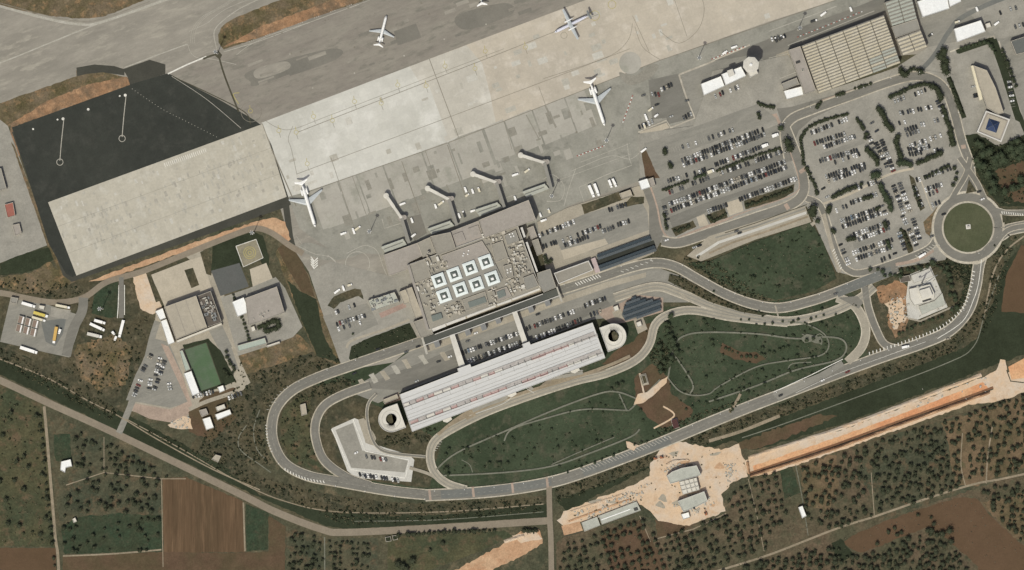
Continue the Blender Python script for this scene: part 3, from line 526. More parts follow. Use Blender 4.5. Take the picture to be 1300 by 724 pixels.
# ================================================================ ROADS
loop = [(552, 629), (500, 624), (430, 612), (390, 604), (362, 589), (348, 565), (345, 540), (352, 516), (372, 495), (405, 479), (450, 463), (500, 446), (538, 433)]
inner = [(470, 617), (440, 606), (412, 585), (401, 558), (401, 535), (412, 515), (436, 501), (470, 489)]
up_e = [(706, 370), (760, 353), (800, 340), (832, 334), (858, 339), (885, 354), (920, 373), (955, 386), (990, 391), (1030, 382), (1062, 371), (1100, 356), (1140, 340)]
lo_e = [(780, 378), (830, 364), (862, 372), (905, 389), (950, 401), (1000, 408), (1050, 398), (1090, 380), (1110, 364)]
gar = [(1000, 410), (930, 403), (880, 394), (850, 399), (832, 412), (824, 438), (806, 458), (770, 474), (730, 484), (680, 500), (620, 522), (575, 544), (552, 560), (546, 580), (552, 600), (568, 614), (592, 622)]
hwy = [(540, 629), (600, 626), (650, 621), (700, 612), (740, 600), (800, 578), (850, 558), (900, 537), (950, 517), (1000, 498), (1060, 475), (1120, 453), (1170, 436), (1205, 420), (1228, 395), (1238, 365), (1243, 335), (1252, 314), (1272, 298), (1310, 286), (1560, 250)]
eloop = [(1062, 378), (1082, 386), (1094, 402), (1099, 422), (1093, 442), (1076, 460)]
eloop2 = [(1098, 364), (1102, 390), (1112, 418), (1124, 438), (1146, 444)]
sw = [(-290, 370), (-60, 458), (0, 483), (60, 511), (150, 552), (300, 625), (350, 650), (408, 672), (440, 676), (560, 670), (700, 661)]
link = [(151, 550), (163, 522), (182, 474), (193, 430), (200, 408)]
peri = [(-290, 330), (-60, 368), (0, 372), (30, 378), (70, 384), (106, 378), (136, 358), (180, 345), (230, 325), (300, 297), (325, 290), (345, 296), (368, 312), (385, 322)]
nroad = [(1002, 205), (996, 170), (1004, 152), (1030, 140), (1080, 122), (1130, 104), (1160, 97), (1182, 100), (1200, 114), (1211, 142), (1221, 180), (1231, 210), (1234, 246)]
mroad = [(996, 160), (1010, 195), (1020, 228), (1018, 248), (1000, 262), (960, 276), (900, 296), (862, 308), (840, 306)]
mroad2 = [(1024, 252), (1042, 262), (1055, 300), (1066, 330), (1078, 344), (1096, 346), (1140, 332), (1178, 316), (1190, 298), (1198, 272), (1218, 252), (1228, 226)]
srv = [(776, 350), (830, 318), (870, 306), (930, 290), (1030, 258)]
roads = [('loop_road', loop, 11), ('garage_road', inner, 9), ('access_road', up_e, 10.5), ('access_road', lo_e, 9), ('garage_road', gar, 8), ('main_road', hwy, 12.5), ('connector_road', eloop, 9), ('connector_road', eloop2, 8), ('north_road', nroad, 10), ('parking_road', mroad, 11), ('parking_road', mroad2, 7)]
for n_, p, w_ in roads: ribbon('road_edge', p, w_ + 2.9, M_VERGE)
ribbon('garage_ramp_road', [(552, 560), (575, 538), (600, 524), (628, 512), (640, 506), (642, 498), (634, 495)], 6, M_PATHP); ribbon('garage_side_road', [(680, 500), (700, 484), (740, 478), (770, 472)], 6, M_ROADL)
ribbon('garage_side_road', [(478, 500), (468, 512), (466, 530), (472, 556), (482, 570), (500, 576), (540, 580)], 4, M_VERGE); ribbon('garage_side_road', [(478, 500), (468, 512), (466, 530), (472, 556), (482, 570), (500, 576), (540, 580)], 2.6, M_ROAD)
ribbon('garage_side_road', [(520, 594), (545, 602), (560, 612)], 4, M_PAVE)
for n_, p, w_ in roads: ribbon(n_, p, w_, M_ROADG if p in (gar, lo_e, eloop) else M_ROAD)
for p in (hwy, loop, up_e, inner, nroad):
    for off in (-2.3, 2.3):
        q = smooth(p, False, 8); A_, B_ = edges_of(q, abs(off) * 2); ribbon('lane_wear', A_ if off > 0 else B_, 1.5, M_LANE, sm=False)
for off in (-2, 2):
    q = smooth(gar, False, 8); A_, B_ = edges_of(q, 4); ribbon('lane_wear', A_ if off > 0 else B_, 1.0, M_LOT, sm=False)
    q = smooth(lo_e, False, 8); A_, B_ = edges_of(q, 4); ribbon('lane_wear', A_ if off > 0 else B_, 1.2, M_LOT, sm=False)
sheet('dirt_strip', [(112, 358), (150, 343), (200, 325), (260, 303), (310, 286), (330, 280), (350, 276), (362, 282), (369, 304), (362, 310), (350, 298), (330, 290), (306, 294), (250, 314), (180, 339), (130, 356)], M_ORANGE, rag=.8); ribbon('perimeter_road', peri, 7.4, M_ROADL); ribbon('perimeter_road', [(106, 378), (104, 396), (92, 420), (84, 452)], 12, M_ROAD); ribbon('perimeter_edge', [(151, 362), (150, 390), (149, 404)], 1, M_LINE, sm=False); ribbon('perimeter_edge', [(158, 362), (158, 400)], 1, M_LINE, sm=False); ribbon('perimeter_road', [(154, 352), (154, 404)], 6, M_ROAD, sm=False)
ribbon('country_road', sw, 9, M_ROADL); ribbon('link_road', link, 8, M_LOT); ribbon('country_road', [(697, 616), (698, 660), (700, 720), (702, 1000)], 7, M_ROADL)
ribbon('dirt_track', [(56, 516), (60, 560), (65, 620), (70, 680), (75, 740), (78, 1000)], 3.6, M_PATHP)
ribbon('field_wall_path', [(84, 616), (132, 600), (205, 608), (236, 608)], 1.2, M_PATHP, sm=False); ribbon('field_wall_path', [(132, 555), (132, 600)], .8, M_PATHP, sm=False); ribbon('field_wall_path', [(205, 608), (207, 720)], 1, M_PATHP, sm=False); ribbon('field_wall_path', [(309, 638), (311, 700)], 2, M_PATHP, sm=False); ribbon('dirt_track', [(80, 706), (130, 704), (160, 702), (205, 698)], 2, M_PATHP)
ribbon('field_track', [(900, 728), (975, 705), (1060, 672), (1110, 656), (1180, 632), (1240, 614), (1300, 602), (1560, 540)], 2.6, M_PATHP); ribbon('field_track', [(1260, 540), (1254, 580), (1252, 614)], 1.6, M_PATHP); ribbon('field_track', [(1222, 550), (1220, 590), (1226, 618)], 1.2, M_PATHP); ribbon('field_track', [(1010, 590), (1018, 630), (1026, 680)], .9, M_PATH); ribbon('field_track', [(1106, 600), (1110, 655)], 1, M_PATHP)
ribbon('field_track', [(834, 684), (880, 672), (922, 652)], 1.4, M_PATHP, sm=False); ribbon('field_track', [(950, 608), (962, 660), (970, 700)], .8, M_PATHP); ribbon('field_track', [(812, 655), (826, 688)], 1, M_PATHP, sm=False)
ribbon('field_track', [(412, 682), (414, 1000)], 1.4, M_PATH, sm=False)
ribbon('verge_path', [(0, 456), (60, 480), (110, 508), (150, 528), (200, 558), (270, 596), (330, 622)], 1.4, M_PATHP); ribbon('verge_path', [(160, 532), (230, 570), (300, 610), (360, 636), (430, 650), (560, 650), (690, 640)], 1.2, M_PATHP); ribbon('verge_path', [(450, 662), (560, 660), (690, 650)], .9, M_PATH)
ribbon('verge_path', [(942, 556), (990, 540), (1070, 511), (1200, 462), (1236, 440), (1250, 400), (1268, 350)], 1.2, M_PATH); ribbon('verge_path', [(1250, 400), (1260, 350), (1276, 320), (1300, 300)], 2, M_PATHP)
ribbon('dirt_strip', [(900, 560), (940, 548), (990, 528)], 4, M_PATHP)
# blue grey resurfaced stretches, pink crossings
ribbon('resurfaced_road', [(700, 612), (660, 618), (600, 625), (560, 628)], 10, M_ROADB); ribbon('resurfaced_road', [(740, 600), (800, 578), (850, 558)], 10, M_ROADB); ribbon('resurfaced_road', [(1062, 372), (1096, 358), (1132, 344)], 12, M_ROADB)
for x, y in ((545, 629), (600, 625), (650, 620), (694, 613)): ribbon('crossing', [(x, y - 7), (x + 1.5, y + 6)], 3, M_PINKP, sm=False)
for a, b in (((997, 259), (1001, 266)), ((1015, 219), (1023, 214)), ((1220, 187), (1226, 186))): ribbon('crossing', [a, b], 5, M_PINKP, sm=False)
ribbon('crossing', [(988, 402), (984, 388)], 2, M_PAVE, sm=False); ribbon('crossing', [(862, 372), (878, 384)], 2, M_PAVE, sm=False)
ribbon('pink_pavement', [(1002, 190), (1014, 228), (1008, 246), (960, 264), (900, 286), (860, 302)], 1.3, M_PINKP); ribbon('pink_pavement', [(1137, 336), (1165, 330), (1185, 318)], 4, M_PINKP); ribbon('pavement', [(1030, 286), (1046, 272), (1055, 310), (1066, 346)], 5, M_PAVE, sm=False)
# access road along the long shed
sheet('shed_apron', [(872, 325), (900, 300), (1022, 262), (1030, 282), (960, 304), (890, 332)], M_PAVE)
ribbon('pale_band', [(884, 326), (912, 308), (960, 292), (1024, 270)], 3.4, M_WHITISH, sm=False); ribbon('worn_band', [(900, 322), (930, 308), (970, 295), (1026, 275)], 2.6, M_PATHP, sm=False); ribbon('pale_band', [(908, 302), (960, 287), (1022, 265)], 2, M_LOT, sm=False)
ribbon('rail_line', [(920, 296), (960, 283), (1024, 260)], 1.0, M_SLOT, sm=False)
# viaduct in front of the terminal and its markings
sheet('terrace', [(548, 414), (686, 366), (688, 371), (551, 420)], M_BEIGE)
# roundabout
cx, cy = 1229, 289
ribbon('roundabout_edge', circle(cx, cy, 39, 48) + [circle(cx, cy, 39, 48)[0]], 15, M_VERGE, sm=False)
for p in ([(1248, 258), (1268, 268), (1310, 270), (1560, 262)], [(1262, 312), (1280, 292), (1310, 286)], [(1218, 200), (1240, 232), (1252, 258)], [(1206, 318), (1240, 332), (1262, 310)], [(1232, 200), (1226, 222), (1212, 246), (1198, 272)]): ribbon('road_edge', p, 8, M_VERGE)
ribbon('roundabout_road', circle(cx, cy, 38.5, 48) + [circle(cx, cy, 38.5, 48)[0]], 10, M_ROAD, sm=False)
for p in ([(1248, 258), (1268, 268), (1310, 270), (1560, 262)], [(1262, 312), (1280, 292), (1310, 286)], [(1218, 200), (1240, 232), (1252, 258)], [(1232, 200), (1226, 222), (1212, 246), (1198, 272)], [(1240, 330), (1250, 318), (1262, 306)]): ribbon('roundabout_arm', p, 6, M_ROAD)
ribbon('lane_hatching', [(1270, 268), (1300, 272)], .1, M_LINE, sm=False)
sheet('kerb_ring', circle(cx, cy, 32.4, 48), M_KERB, up=.12); sheet('roundabout_island', circle(cx, cy, 31.3, 48), M_GRASSR)
sheet('traffic_island', [(1230, 228), (1240, 243), (1226, 246)], M_SCRUB, up=.1); sheet('traffic_island', [(1272, 273), (1294, 276), (1273, 283)], M_SCRUB, up=.1); sheet('traffic_island', [(1064, 378), (1088, 376), (1096, 384), (1090, 392)], M_ROAD)
dashes('lane_hatching', [(1272, 270), (1300, 273)], 1, .9, 2.0, M_LINE, cross=(3, 70))
# lane markings
dashes('lane_marking', hwy[:-1], .25, 3, 4.5, M_FAINT); dashes('lane_marking', up_e, .25, 3, 4.5, M_FAINT); dashes('lane_marking', loop, .25, 3, 4.5, M_FAINT); 
dashes('lane_hatching', [(362, 596), (375, 603), (392, 609), (412, 612)], 1, 1, 3, M_LINE, cross=(3.5, 55))
dashes('lane_hatching', [(338, 540), (340, 560), (346, 576)], 1, .8, 3, M_LINE, cross=(2.5, 90)); dashes('lane_hatching', [(340, 520), (354, 500), (370, 488)], 1, .6, 5, M_FAINT, cross=(3, 55))
dashes('lane_hatching', [(1236, 345), (1232, 365), (1224, 388), (1210, 404), (1186, 420), (1150, 434), (1100, 450)], 1, 1.2, 3.6, M_LINE, cross=(4, 100))
dashes('lane_hatching', [(740, 597), (800, 575), (850, 555)], 1, .8, 3.4, M_FAINT, cross=(6, 55)); dashes('lane_hatching', [(732, 361), (762, 350)], 1, 1, 2.4, M_LINE, cross=(5, 65)); dashes('lane_hatching', [(790, 345), (830, 330)], 1, .6, 6, M_LINE, cross=(4, 40))
dashes('lane_hatching', [(552, 572), (560, 560)], 1, .9, 2.4, M_FAINT, cross=(4, 60)); dashes('lane_hatching', [(1165, 326), (1190, 310)], 1, 1.2, 3, M_FAINT, cross=(7, 60)); dashes('lane_hatching', [(1058, 318), (1068, 342)], 1, .9, 2.6, M_LINE, cross=(4, 60))
ribbon('edge_line', [(1010, 499), (1060, 476), (1120, 454), (1175, 434)], .4, M_LINE); ribbon('kerb_line', [(982, 498), (1030, 476), (1070, 456)], 1, M_LINE, sm=False, up=.12); ribbon('kerb_line', [(1246, 330), (1242, 360), (1236, 380), (1222, 408), (1190, 430)], .9, M_LINE, up=.12)
sheet('bus_stop_slab', [(980, 500), (1040, 474), (1068, 458), (1072, 464), (1050, 478), (988, 508)], M_LOT)
sheet('planting_strip', [(850, 348), (868, 353), (884, 362), (917, 381), (952, 394), (976, 398.5), (970, 401), (940, 396), (900, 383), (868, 367), (848, 357)], M_SCRUB)
# garage side lanes
ribbon('garage_bypass', [(556, 552), (580, 532), (606, 518), (660, 500), (720, 482), (768, 466), (800, 452)], 4, M_PATHP); ribbon('garage_bypass', [(600, 522), (618, 514), (640, 506), (645, 498), (638, 493)], 4.4, M_LOTL); ribbon('bypass_kerb', [(596, 528), (640, 512), (650, 500), (644, 489)], .7, M_WHITISH)
ribbon('garage_bypass', [(676, 495), (671, 489), (678, 484), (704, 480), (740, 473)], 4.4, M_LOTL); ribbon('bypass_kerb', [(678, 499), (668, 492), (674, 482), (700, 477), (740, 470)], .7, M_WHITISH); ribbon('worn_yellow_patch', [(700, 484), (716, 481)], 3, M_PATHP, sm=False); ribbon('worn_yellow_patch', [(592, 532), (604, 526)], 3, M_PATHP, sm=False)
# garden paths
for p, w_ in (([(554, 596), (580, 575), (640, 548), (700, 522), (760, 500), (785, 498), (812, 508)], 1.6), ([(562, 604), (640, 600), (700, 592), (750, 575), (800, 555), (812, 545)], 1.6), ([(786, 500), (796, 522)], 1.4), ([(640, 560), (650, 545), (690, 532), (740, 520), (792, 521), (800, 520), (812, 508), (838, 482)], 1.5),
              ([(848, 480), (856, 440), (870, 426), (900, 422), (960, 424), (1010, 430), (1050, 428), (1070, 432), (1074, 445), (1060, 458), (1010, 470), (960, 490), (900, 510)], 1.7), ([(854, 448), (872, 474), (880, 490), (876, 500)], 1.6), ([(848, 480), (862, 496), (880, 502), (900, 500), (914, 490), (960, 466), (1000, 458), (1040, 452), (1052, 440), (1046, 424), (1024, 412), (1000, 408)], 1.4),
              ([(1018, 424), (1030, 430), (1040, 424), (1046, 428)], 1.0), ([(1000, 470), (1006, 462), (1030, 460)], 1.0), ([(700, 590), (740, 572), (780, 555)], 1.0), ([(600, 600), (596, 590), (586, 584)], .8)):
    ribbon('garden_path', p, w_ * 1.25, M_PATH)
sheet('path_plaza', [(810, 500), (822, 498), (840, 482), (848, 478), (846, 486), (830, 502), (816, 512), (804, 514)], M_DIRT, rag=.4); ribbon('pale_path', [(812, 474), (818, 502)], 2.2, M_DIRT, sm=False); sheet('planter', [(811, 476), (820, 474), (824, 488), (815, 490)], M_PAVE, up=.3); sheet('planter_soil', [(813, 478), (819, 476), (822, 486), (816, 488)], M_SCRUB)
ribbon('pale_path', [(830, 544), (856, 528), (842, 516)], 2, M_DIRT); ribbon('pale_path', [(926, 524), (936, 508), (940, 500)], 3.4, M_PATHP); sheet('gravel_pad', [(1016, 430), (1024, 424), (1036, 426), (1044, 430), (1044, 438), (1030, 434), (1022, 436)], M_PATH, rag=.5); sheet('bare_patch', [(912, 436), (918, 444), (930, 452), (940, 456), (936, 460), (920, 452), (910, 442)], M_PATHP, rag=.4) if False else None; sheet('pale_patch', [(795, 560), (812, 566), (804, 572), (796, 568)], M_DIRT, rag=.6)
for p in ([(313, 540), (303, 556), (306, 572), (330, 590), (344, 600)], [(330, 520), (322, 545), (326, 570), (338, 584)]): ribbon('garden_path', p, 1.2, M_PATH)
sheet('paved_square', [(804, 406), (816, 402), (822, 418), (810, 424)], M_PAVE, up=.15); sheet('paved_square', [(777, 396), (788, 392), (792, 404), (782, 408)], M_PAVE)
sheet('gravel_pad', [(1018, 380), (1024, 378), (1024, 384), (1018, 386)], M_SCRUB) if False else None
# ================================================================ OBJECT BUILDERS
def flat(name, c, rough=.6, metal=0., spec=.4, a=.05, b=.05, c2=None, big=8, mid=3, fine=.7, **k): return mat(name, c, c2, big=big, mid=mid, fine=fine, a=a, b=b, rough=rough, metal=metal, spec=spec, **k)
R_BEIGE = flat('roof_beige_membrane', (156, 151, 136), .9, 0, .1, .06, .05, (148, 143, 130), 25)
R_GREY = flat('roof_grey', (150, 147, 136), .9, 0, .1, .05, .05, (143, 141, 131), 25)
R_SAND = flat('roof_sand', (180, 170, 148), .9, 0, .1, .06, .05, (172, 163, 143), 25)
R_PALE = flat('roof_pale', (218, 214, 200), .8, 0, .1, .05, .05, (206, 202, 189), 20)
R_WHITE = flat('roof_white_metal', (238, 240, 238), .5, 0, .3, .05, .05, (226, 229, 228), 20)
R_WARM = flat('roof_warm_grey', (164, 156, 145), .9, 0, .1, .06, .06, (156, 149, 138), 25)
R_DARK = flat('roof_dark_panel', (104, 96, 88), .8, 0, .2, .08, .08, (94, 88, 80), 10)
R_GARAGE = flat('garage_roof_sheet', (204, 205, 202), .6, 0, .2, .035, .035, (200, 201, 199), 30, 8, 1.5, stretch=.2)
R_GREEN = flat('roof_grey_green', (184, 187, 173), .9, 0, .1, .07, .06, (172, 175, 162), 20)
R_TURQ = flat('roof_pale_turquoise', (168, 182, 168), .8, 0, .2, .05, .05)
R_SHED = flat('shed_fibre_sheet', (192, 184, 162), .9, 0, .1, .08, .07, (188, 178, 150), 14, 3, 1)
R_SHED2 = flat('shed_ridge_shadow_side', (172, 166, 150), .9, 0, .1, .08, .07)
R_SHED3 = flat('shed_blue_sheet', (162, 168, 156), .9, 0, .1, .06, .06)
C_WALL = flat('wall_plaster', (188, 180, 162), .9, 0, .1)
C_WALLW = flat('wall_white', (208, 205, 196), .9, 0, .1)
C_CONC = flat('bare_concrete', (182, 178, 164), .9, 0, .1, .08, .08)
C_STEEL = flat('grey_steel', (120, 124, 124), .5, .3, .4)
C_DARK = flat('dark_steel', (58, 60, 58), .5, .2, .4)
C_WHITE = flat('white_paint', (244, 244, 240), .45, 0, .4)
C_GLASS = flat('window_glass', (44, 54, 60), .15, 0, .5)
C_GLASSG = flat('skylight_glass', (112, 121, 114), .2, 0, .5)
C_RED = flat('red_frame', (176, 104, 96), .7, 0, .3)
C_PINKR = flat('rose_roof_paint', (190, 168, 164), .7, 0, .2)
C_YEL = flat('yellow_paint', (202, 184, 92), .6, 0, .3)
C_AMB = flat('amber_paint', (200, 164, 92), .6, 0, .3)
C_CREAM = flat('cream_paint', (222, 212, 180), .6, 0, .3)
C_TYRE = flat('tyre_rubber', (34, 34, 34), .9, 0, .2)
C_BLUE = flat('blue_panel', (44, 62, 100), .2, 0, .5)
C_PV = flat('photovoltaic_cell', (66, 78, 84), .25, 0, .5, a=.08)
C_AIRG = flat('aircraft_wing_grey', (176, 182, 184), .4, 0, .4)
C_LAV = flat('aircraft_pale_blue', (206, 208, 220), .4, 0, .4)
C_ORNG = flat('machine_orange', (150, 96, 66), .6, 0, .3)
C_CONT = flat('container_brown', (142, 120, 104), .8, 0, .2)
C_BARK = flat('bark', (84, 72, 58), .95, 0, .1)
class MB:
    def __init__(s): s.v = []; s.f = []; s.m = []
    def face(s, pts, mi=0): k = len(s.v); s.v += [tuple(p) for p in pts]; s.f.append(tuple(range(k, k + len(pts)))); s.m.append(mi)
    def prism(s, pts, z0, z1, mi=0, mt=None, bottom=False):
        area = sum(pts[i][0] * pts[(i + 1) % len(pts)][1] - pts[(i + 1) % len(pts)][0] * pts[i][1] for i in range(len(pts)))
        if area < 0: pts = pts[::-1]
        k = len(s.v); n = len(pts); s.v += [(x, y, z0) for x, y in pts] + [(x, y, z1) for x, y in pts]
        for i in range(n): j = (i + 1) % n; s.f.append((k + i, k + j, k + n + j, k + n + i)); s.m.append(mi)
        for t in tess([(x, y, 0) for x, y in pts]):
            a, b, c = (Vector((*pts[q], 0)) for q in t)
            if (b - a).cross(c - a).z < 0: t = t[::-1]
            s.f.append(tuple(k + n + q for q in t)); s.m.append(mi if mt is None else mt)
            if bottom: s.f.append(tuple(k + q for q in t[::-1])); s.m.append(mi)
    def box(s, cx, cy, z0, lx, ly, h, ang=0, mi=0, mt=None, taper=1.):
        c, n = math.cos(ang), math.sin(ang); P = []
        for z, t in ((z0, 1), (z0 + h, taper)):
            for a, b in ((-1, -1), (1, -1), (1, 1), (-1, 1)):
                x, y = a * lx / 2 * t, b * ly / 2 * t; P.append((cx + x * c - y * n, cy + x * n + y * c, z))
        k = len(s.v); s.v += P
        for q in ((0, 3, 2, 1), (0, 1, 5, 4), (1, 2, 6, 5), (2, 3, 7, 6), (3, 0, 4, 7)): s.f.append(tuple(k + i for i in q)); s.m.append(mi)
        s.f.append((k + 4, k + 5, k + 6, k + 7)); s.m.append(mi if mt is None else mt)
    def tube(s, p, q, r0, r1=None, n=8, mi=0, cap=True):
        r1 = r0 if r1 is None else r1; p, q = Vector(p), Vector(q); d = (q - p).normalized()
        a = d.orthogonal().normalized(); b = d.cross(a); k = len(s.v)
        for c, r in ((p, r0), (q, r1)):
            for i in range(n): t = 2 * math.pi * i / n; s.v.append(tuple(c + a * r * math.cos(t) + b * r * math.sin(t)))
        for i in range(n): j = (i + 1) % n; s.f.append((k + i, k + j, k + n + j, k + n + i)); s.m.append(mi)
        if cap: s.f.append(tuple(k + n + i for i in range(n))); s.m.append(mi); s.f.append(tuple(k + n - 1 - i for i in range(n))); s.m.append(mi)
    def loft(s, rings, mi=0, cap=True, mf=None):
        k = len(s.v); n = len(rings[0])
        for r in rings: s.v += [tuple(p) for p in r]
        for a in range(len(rings) - 1):
            for i in range(n): j = (i + 1) % n; s.f.append((k + a * n + i, k + a * n + j, k + (a + 1) * n + j, k + (a + 1) * n + i)); s.m.append(mi if mf is None else mf(a, i))
        if cap: s.f.append(tuple(k + n - 1 - i for i in range(n))); s.m.append(mi); s.f.append(tuple(k + (len(rings) - 1) * n + i for i in range(n))); s.m.append(mi)
    def shift(s, dx, dy, dz=0): s.v = [(x + dx, y + dy, z + dz) for x, y, z in s.v]; return s
    def build(s, name, mats, parent=None, sm=False, loc=None):
        o = newobj(name, s.v, s.f, mats, parent, s.m if isinstance(mats, (list, tuple)) and len(mats) > 1 else None, sm)
        if loc: o.location = loc
        return o
def empty(name, loc, rz=0, label=None, cat=None, group=None):
    o = bpy.data.objects.new(name, None); COL.objects.link(o); o.location = loc; o.rotation_euler = (0, 0, rz); o.empty_display_size = 1
    return tag(o, label, cat, group)
def copy_tree(o, loc, rz=0, sc=None, label=None, group=None):
    c = o.copy(); COL.objects.link(c); c.location = loc; c.rotation_euler = (0, 0, rz)
    if sc: c.scale = sc
    if label: c['label'] = label
    if group: c['group'] = group
    def kids(a, b):
        for ch in KIDS.get(a.name, []) or list(a.children):
            d = ch.copy(); COL.objects.link(d); d.parent = b; kids(ch, d)
    kids(o, c); return c
KIDS = {}
def Wc(pts): return [W(x, y)[:2] for x, y in pts]
def inset(pts, d):
    n = len(pts); area = sum(pts[i][0] * pts[(i + 1) % n][1] - pts[(i + 1) % n][0] * pts[i][1] for i in range(n))
    if area < 0: pts = pts[::-1]
    out = []
    for i in range(n):
        p0, p1, p2 = Vector(pts[i - 1]), Vector(pts[i]), Vector(pts[(i + 1) % n]); a = (p1 - p0).normalized(); b = (p2 - p1).normalized()
        na = Vector((-a.y, a.x)); nb = Vector((-b.y, b.x)); m_ = (na + nb); m_ = m_.normalized() if m_.length > 1e-4 else na
        k = d / max(.4, m_.dot(na)); out.append((p1.x + m_.x * k, p1.y + m_.y * k))
    return pts, out
def building(name, label, cat, pts, h, roof=R_BEIGE, wall=C_WALL, par=.7, base=None, group=None, windows=True, wt=.35, storeys=None, coping=None, z0=None, parent=None):
    P = Wc(pts); cx = sum(p[0] for p in P) / len(P); cy = sum(p[1] for p in P) / len(P)
    gx = sum(p[0] for p in pts) / len(pts); gy = sum(p[1] for p in pts) / len(pts)
    z = gz(gx, gy) if z0 is None else z0
    P = [(x - cx, y - cy) for x, y in P]; P, I = inset(P, wt)
    e = empty(name, (cx, cy, z), 0, label, cat, group) if parent is None else parent
    b = MB(); n = len(P); H = h + par; lo = -.4 if z0 is None else 0
    for i in range(n):
        j = (i + 1) % n
        b.face([(*P[i], lo), (*P[j], lo), (*P[j], H), (*P[i], H)]); b.face([(*P[i], H), (*P[j], H), (*I[j], H), (*I[i], H)], 1)
        if par > .02: b.face([(*I[j], h), (*I[i], h), (*I[i], H), (*I[j], H)], 1)
    b.build('wall', [wall, coping or wall], e)
    r = MB(); r.prism(I, h - .3, h); r.build('roof', roof, e)
    if windows:
        for i in range(n):
            a, c = Vector(P[i]), Vector(P[(i + 1) % n]); L = (c - a).length
            if L < 7: continue
            d = (c - a) / L; nrm = Vector((d.y, -d.x)); k = storeys or max(1, int(h / 3.6))
            for s_ in range(k):
                q = MB(); m_ = a + d * L / 2 + nrm * .02; q.box(m_.x, m_.y, 1.1 + s_ * h / k, L * .78, .12, min(1.5, h / k * .5), math.atan2(d.y, d.x)); q.build('window', C_GLASS, e)
    e['_c'] = (cx, cy); e['_h'] = h; return e
def part(e, name, m, pts, z0, z1, mt=None, lab=None):
    """a prism part of a placed thing, given on the map"""
    ox, oy = e.location.x, e.location.y; b = MB(); b.prism([(x - ox, y - oy) for x, y in Wc(pts)], z0, z1, 0, None if mt is None else 1, bottom=True)
    o = b.build(name, [m] if mt is None else [m, mt], e)
    if lab: o['label'] = lab
    return o
def unit(e, x, y, z, l=2.2, w_=1.6, h=1.2, ang=20, m=None, fan=True, name='rooftop_unit'):
    wx, wy, _ = W(x, y); b = MB(); b.box(0, 0, 0, l, w_, h, math.radians(ang), 0)
    if fan: b.tube((0, 0, h), (0, 0, h + .15), min(l, w_) * .32, n=8, mi=1)
    return b.build(name, [m or C_CONC, C_DARK], e, loc=(wx - e.location.x, wy - e.location.y, z))
def scatter_units(e, pts, n, z, mats, lo=1.2, hi=4, hh=(.6, 1.6)):
    xs = [p[0] for p in pts]; ys = [p[1] for p in pts]; k = 0; used = []
    for _ in range(n * 30):
        if k >= n: break
        x, y = R.uniform(min(xs), max(xs)), R.uniform(min(ys), max(ys)); l, w2 = R.uniform(lo, hi), R.uniform(lo * .7, hi * .6)
        if not inside((x, y), pts) or any(abs(x - a) + abs(y - b_) < (l + c) / 2 / S for a, b_, c in used): continue
        used.append((x, y, l)); unit(e, x, y, z, l, w2, R.uniform(*hh), 20 + R.choice((0, 90)), R.choice(mats), R.random() < .4, R.choice(('rooftop_unit', 'roof_duct', 'vent_hood'))); k += 1
# ================================================================ TERMINAL
Z = 10.5
T = building('airport_terminal', 'airport terminal with beige roofs, white framed skylights and cluttered roof plant', 'airport terminal',
    [(519, 336), (657, 286), (686, 366), (545, 419)], Z - 1, R_BEIGE, C_WALLW, .6, storeys=3)
def tp(nm, pts, h, roof, lab=None, wall=C_WALL):
    o = part(T, nm, wall, pts, 0, h, roof, lab); return o
def slab(nm, pts, h, roof, wall=C_WALL, lab=None):
    h = h - 3.4                                          # wing of the terminal: wall with a parapet and its own roof
    ox, oy = T.location.x, T.location.y; P = [(x - ox, y - oy) for x, y in Wc(pts)]; P, I = inset(P, .35); b = MB(); n = len(P)
    for i in range(n):
        j = (i + 1) % n; b.face([(*P[i], -.3), (*P[j], -.3), (*P[j], h + .5), (*P[i], h + .5)]); b.face([(*P[i], h + .5), (*P[j], h + .5), (*I[j], h + .5), (*I[i], h + .5)]); b.face([(*I[j], h), (*I[i], h), (*I[i], h + .5), (*I[j], h + .5)])
    b.build('wall', wall, T); r = MB(); r.prism(I, h - .3, h); o = r.build('roof', roof, T)
    if lab: o['label'] = lab
slab('w', [(487, 324), (530, 308.6), (536.6, 325), (519.5, 333.4), (522, 341), (494, 350.5)], 10, R_WARM)
slab('w', [(530.2, 308.5), (546, 301.3), (553.6, 321.5), (537, 327)], 11, R_BEIGE); slab('w', [(546.5, 300.4), (572, 295), (579, 316), (555.3, 324.6)], 14.4, R_BEIGE)
slab('w', [(571, 294.8), (607.6, 280.6), (614, 302), (578.9, 314)], 12.2, R_WARM); slab('w', [(608, 279.8), (671, 254.3), (680.4, 279.5), (615, 302.6)], 16.5, R_WARM, lab='large plain warm grey roof at the northeast end')
slab('w', [(519, 337), (539.5, 329), (548, 352), (527, 360)], 13.6, R_BEIGE)
slab('w', [(560, 325), (612, 306), (626, 328), (571, 347)], 14.2, R_WARM)
slab('w', [(640, 299.5), (654.5, 292.5), (659, 306), (644, 312)], 15, R_GREY); slab('w', [(624, 311), (638, 306), (645, 327), (629, 334)], 14.8, R_BEIGE)
slab('w', [(639, 338), (649, 335), (652, 352), (646, 354), (642, 350)], 15, R_BEIGE)
slab('w', [(664, 353), (677, 348), (684, 363), (668, 369)], 15, R_GREY); slab('w', [(681.5, 347), (698.2, 341.5), (706, 365), (690, 371.6), (684, 362)], 16, R_GREY)
slab('w', [(629, 369), (643, 364), (650, 377), (632, 384)], 14, R_WARM); slab('w', [(586, 381), (616, 370), (620, 385), (592, 395)], 14, R_BEIGE)
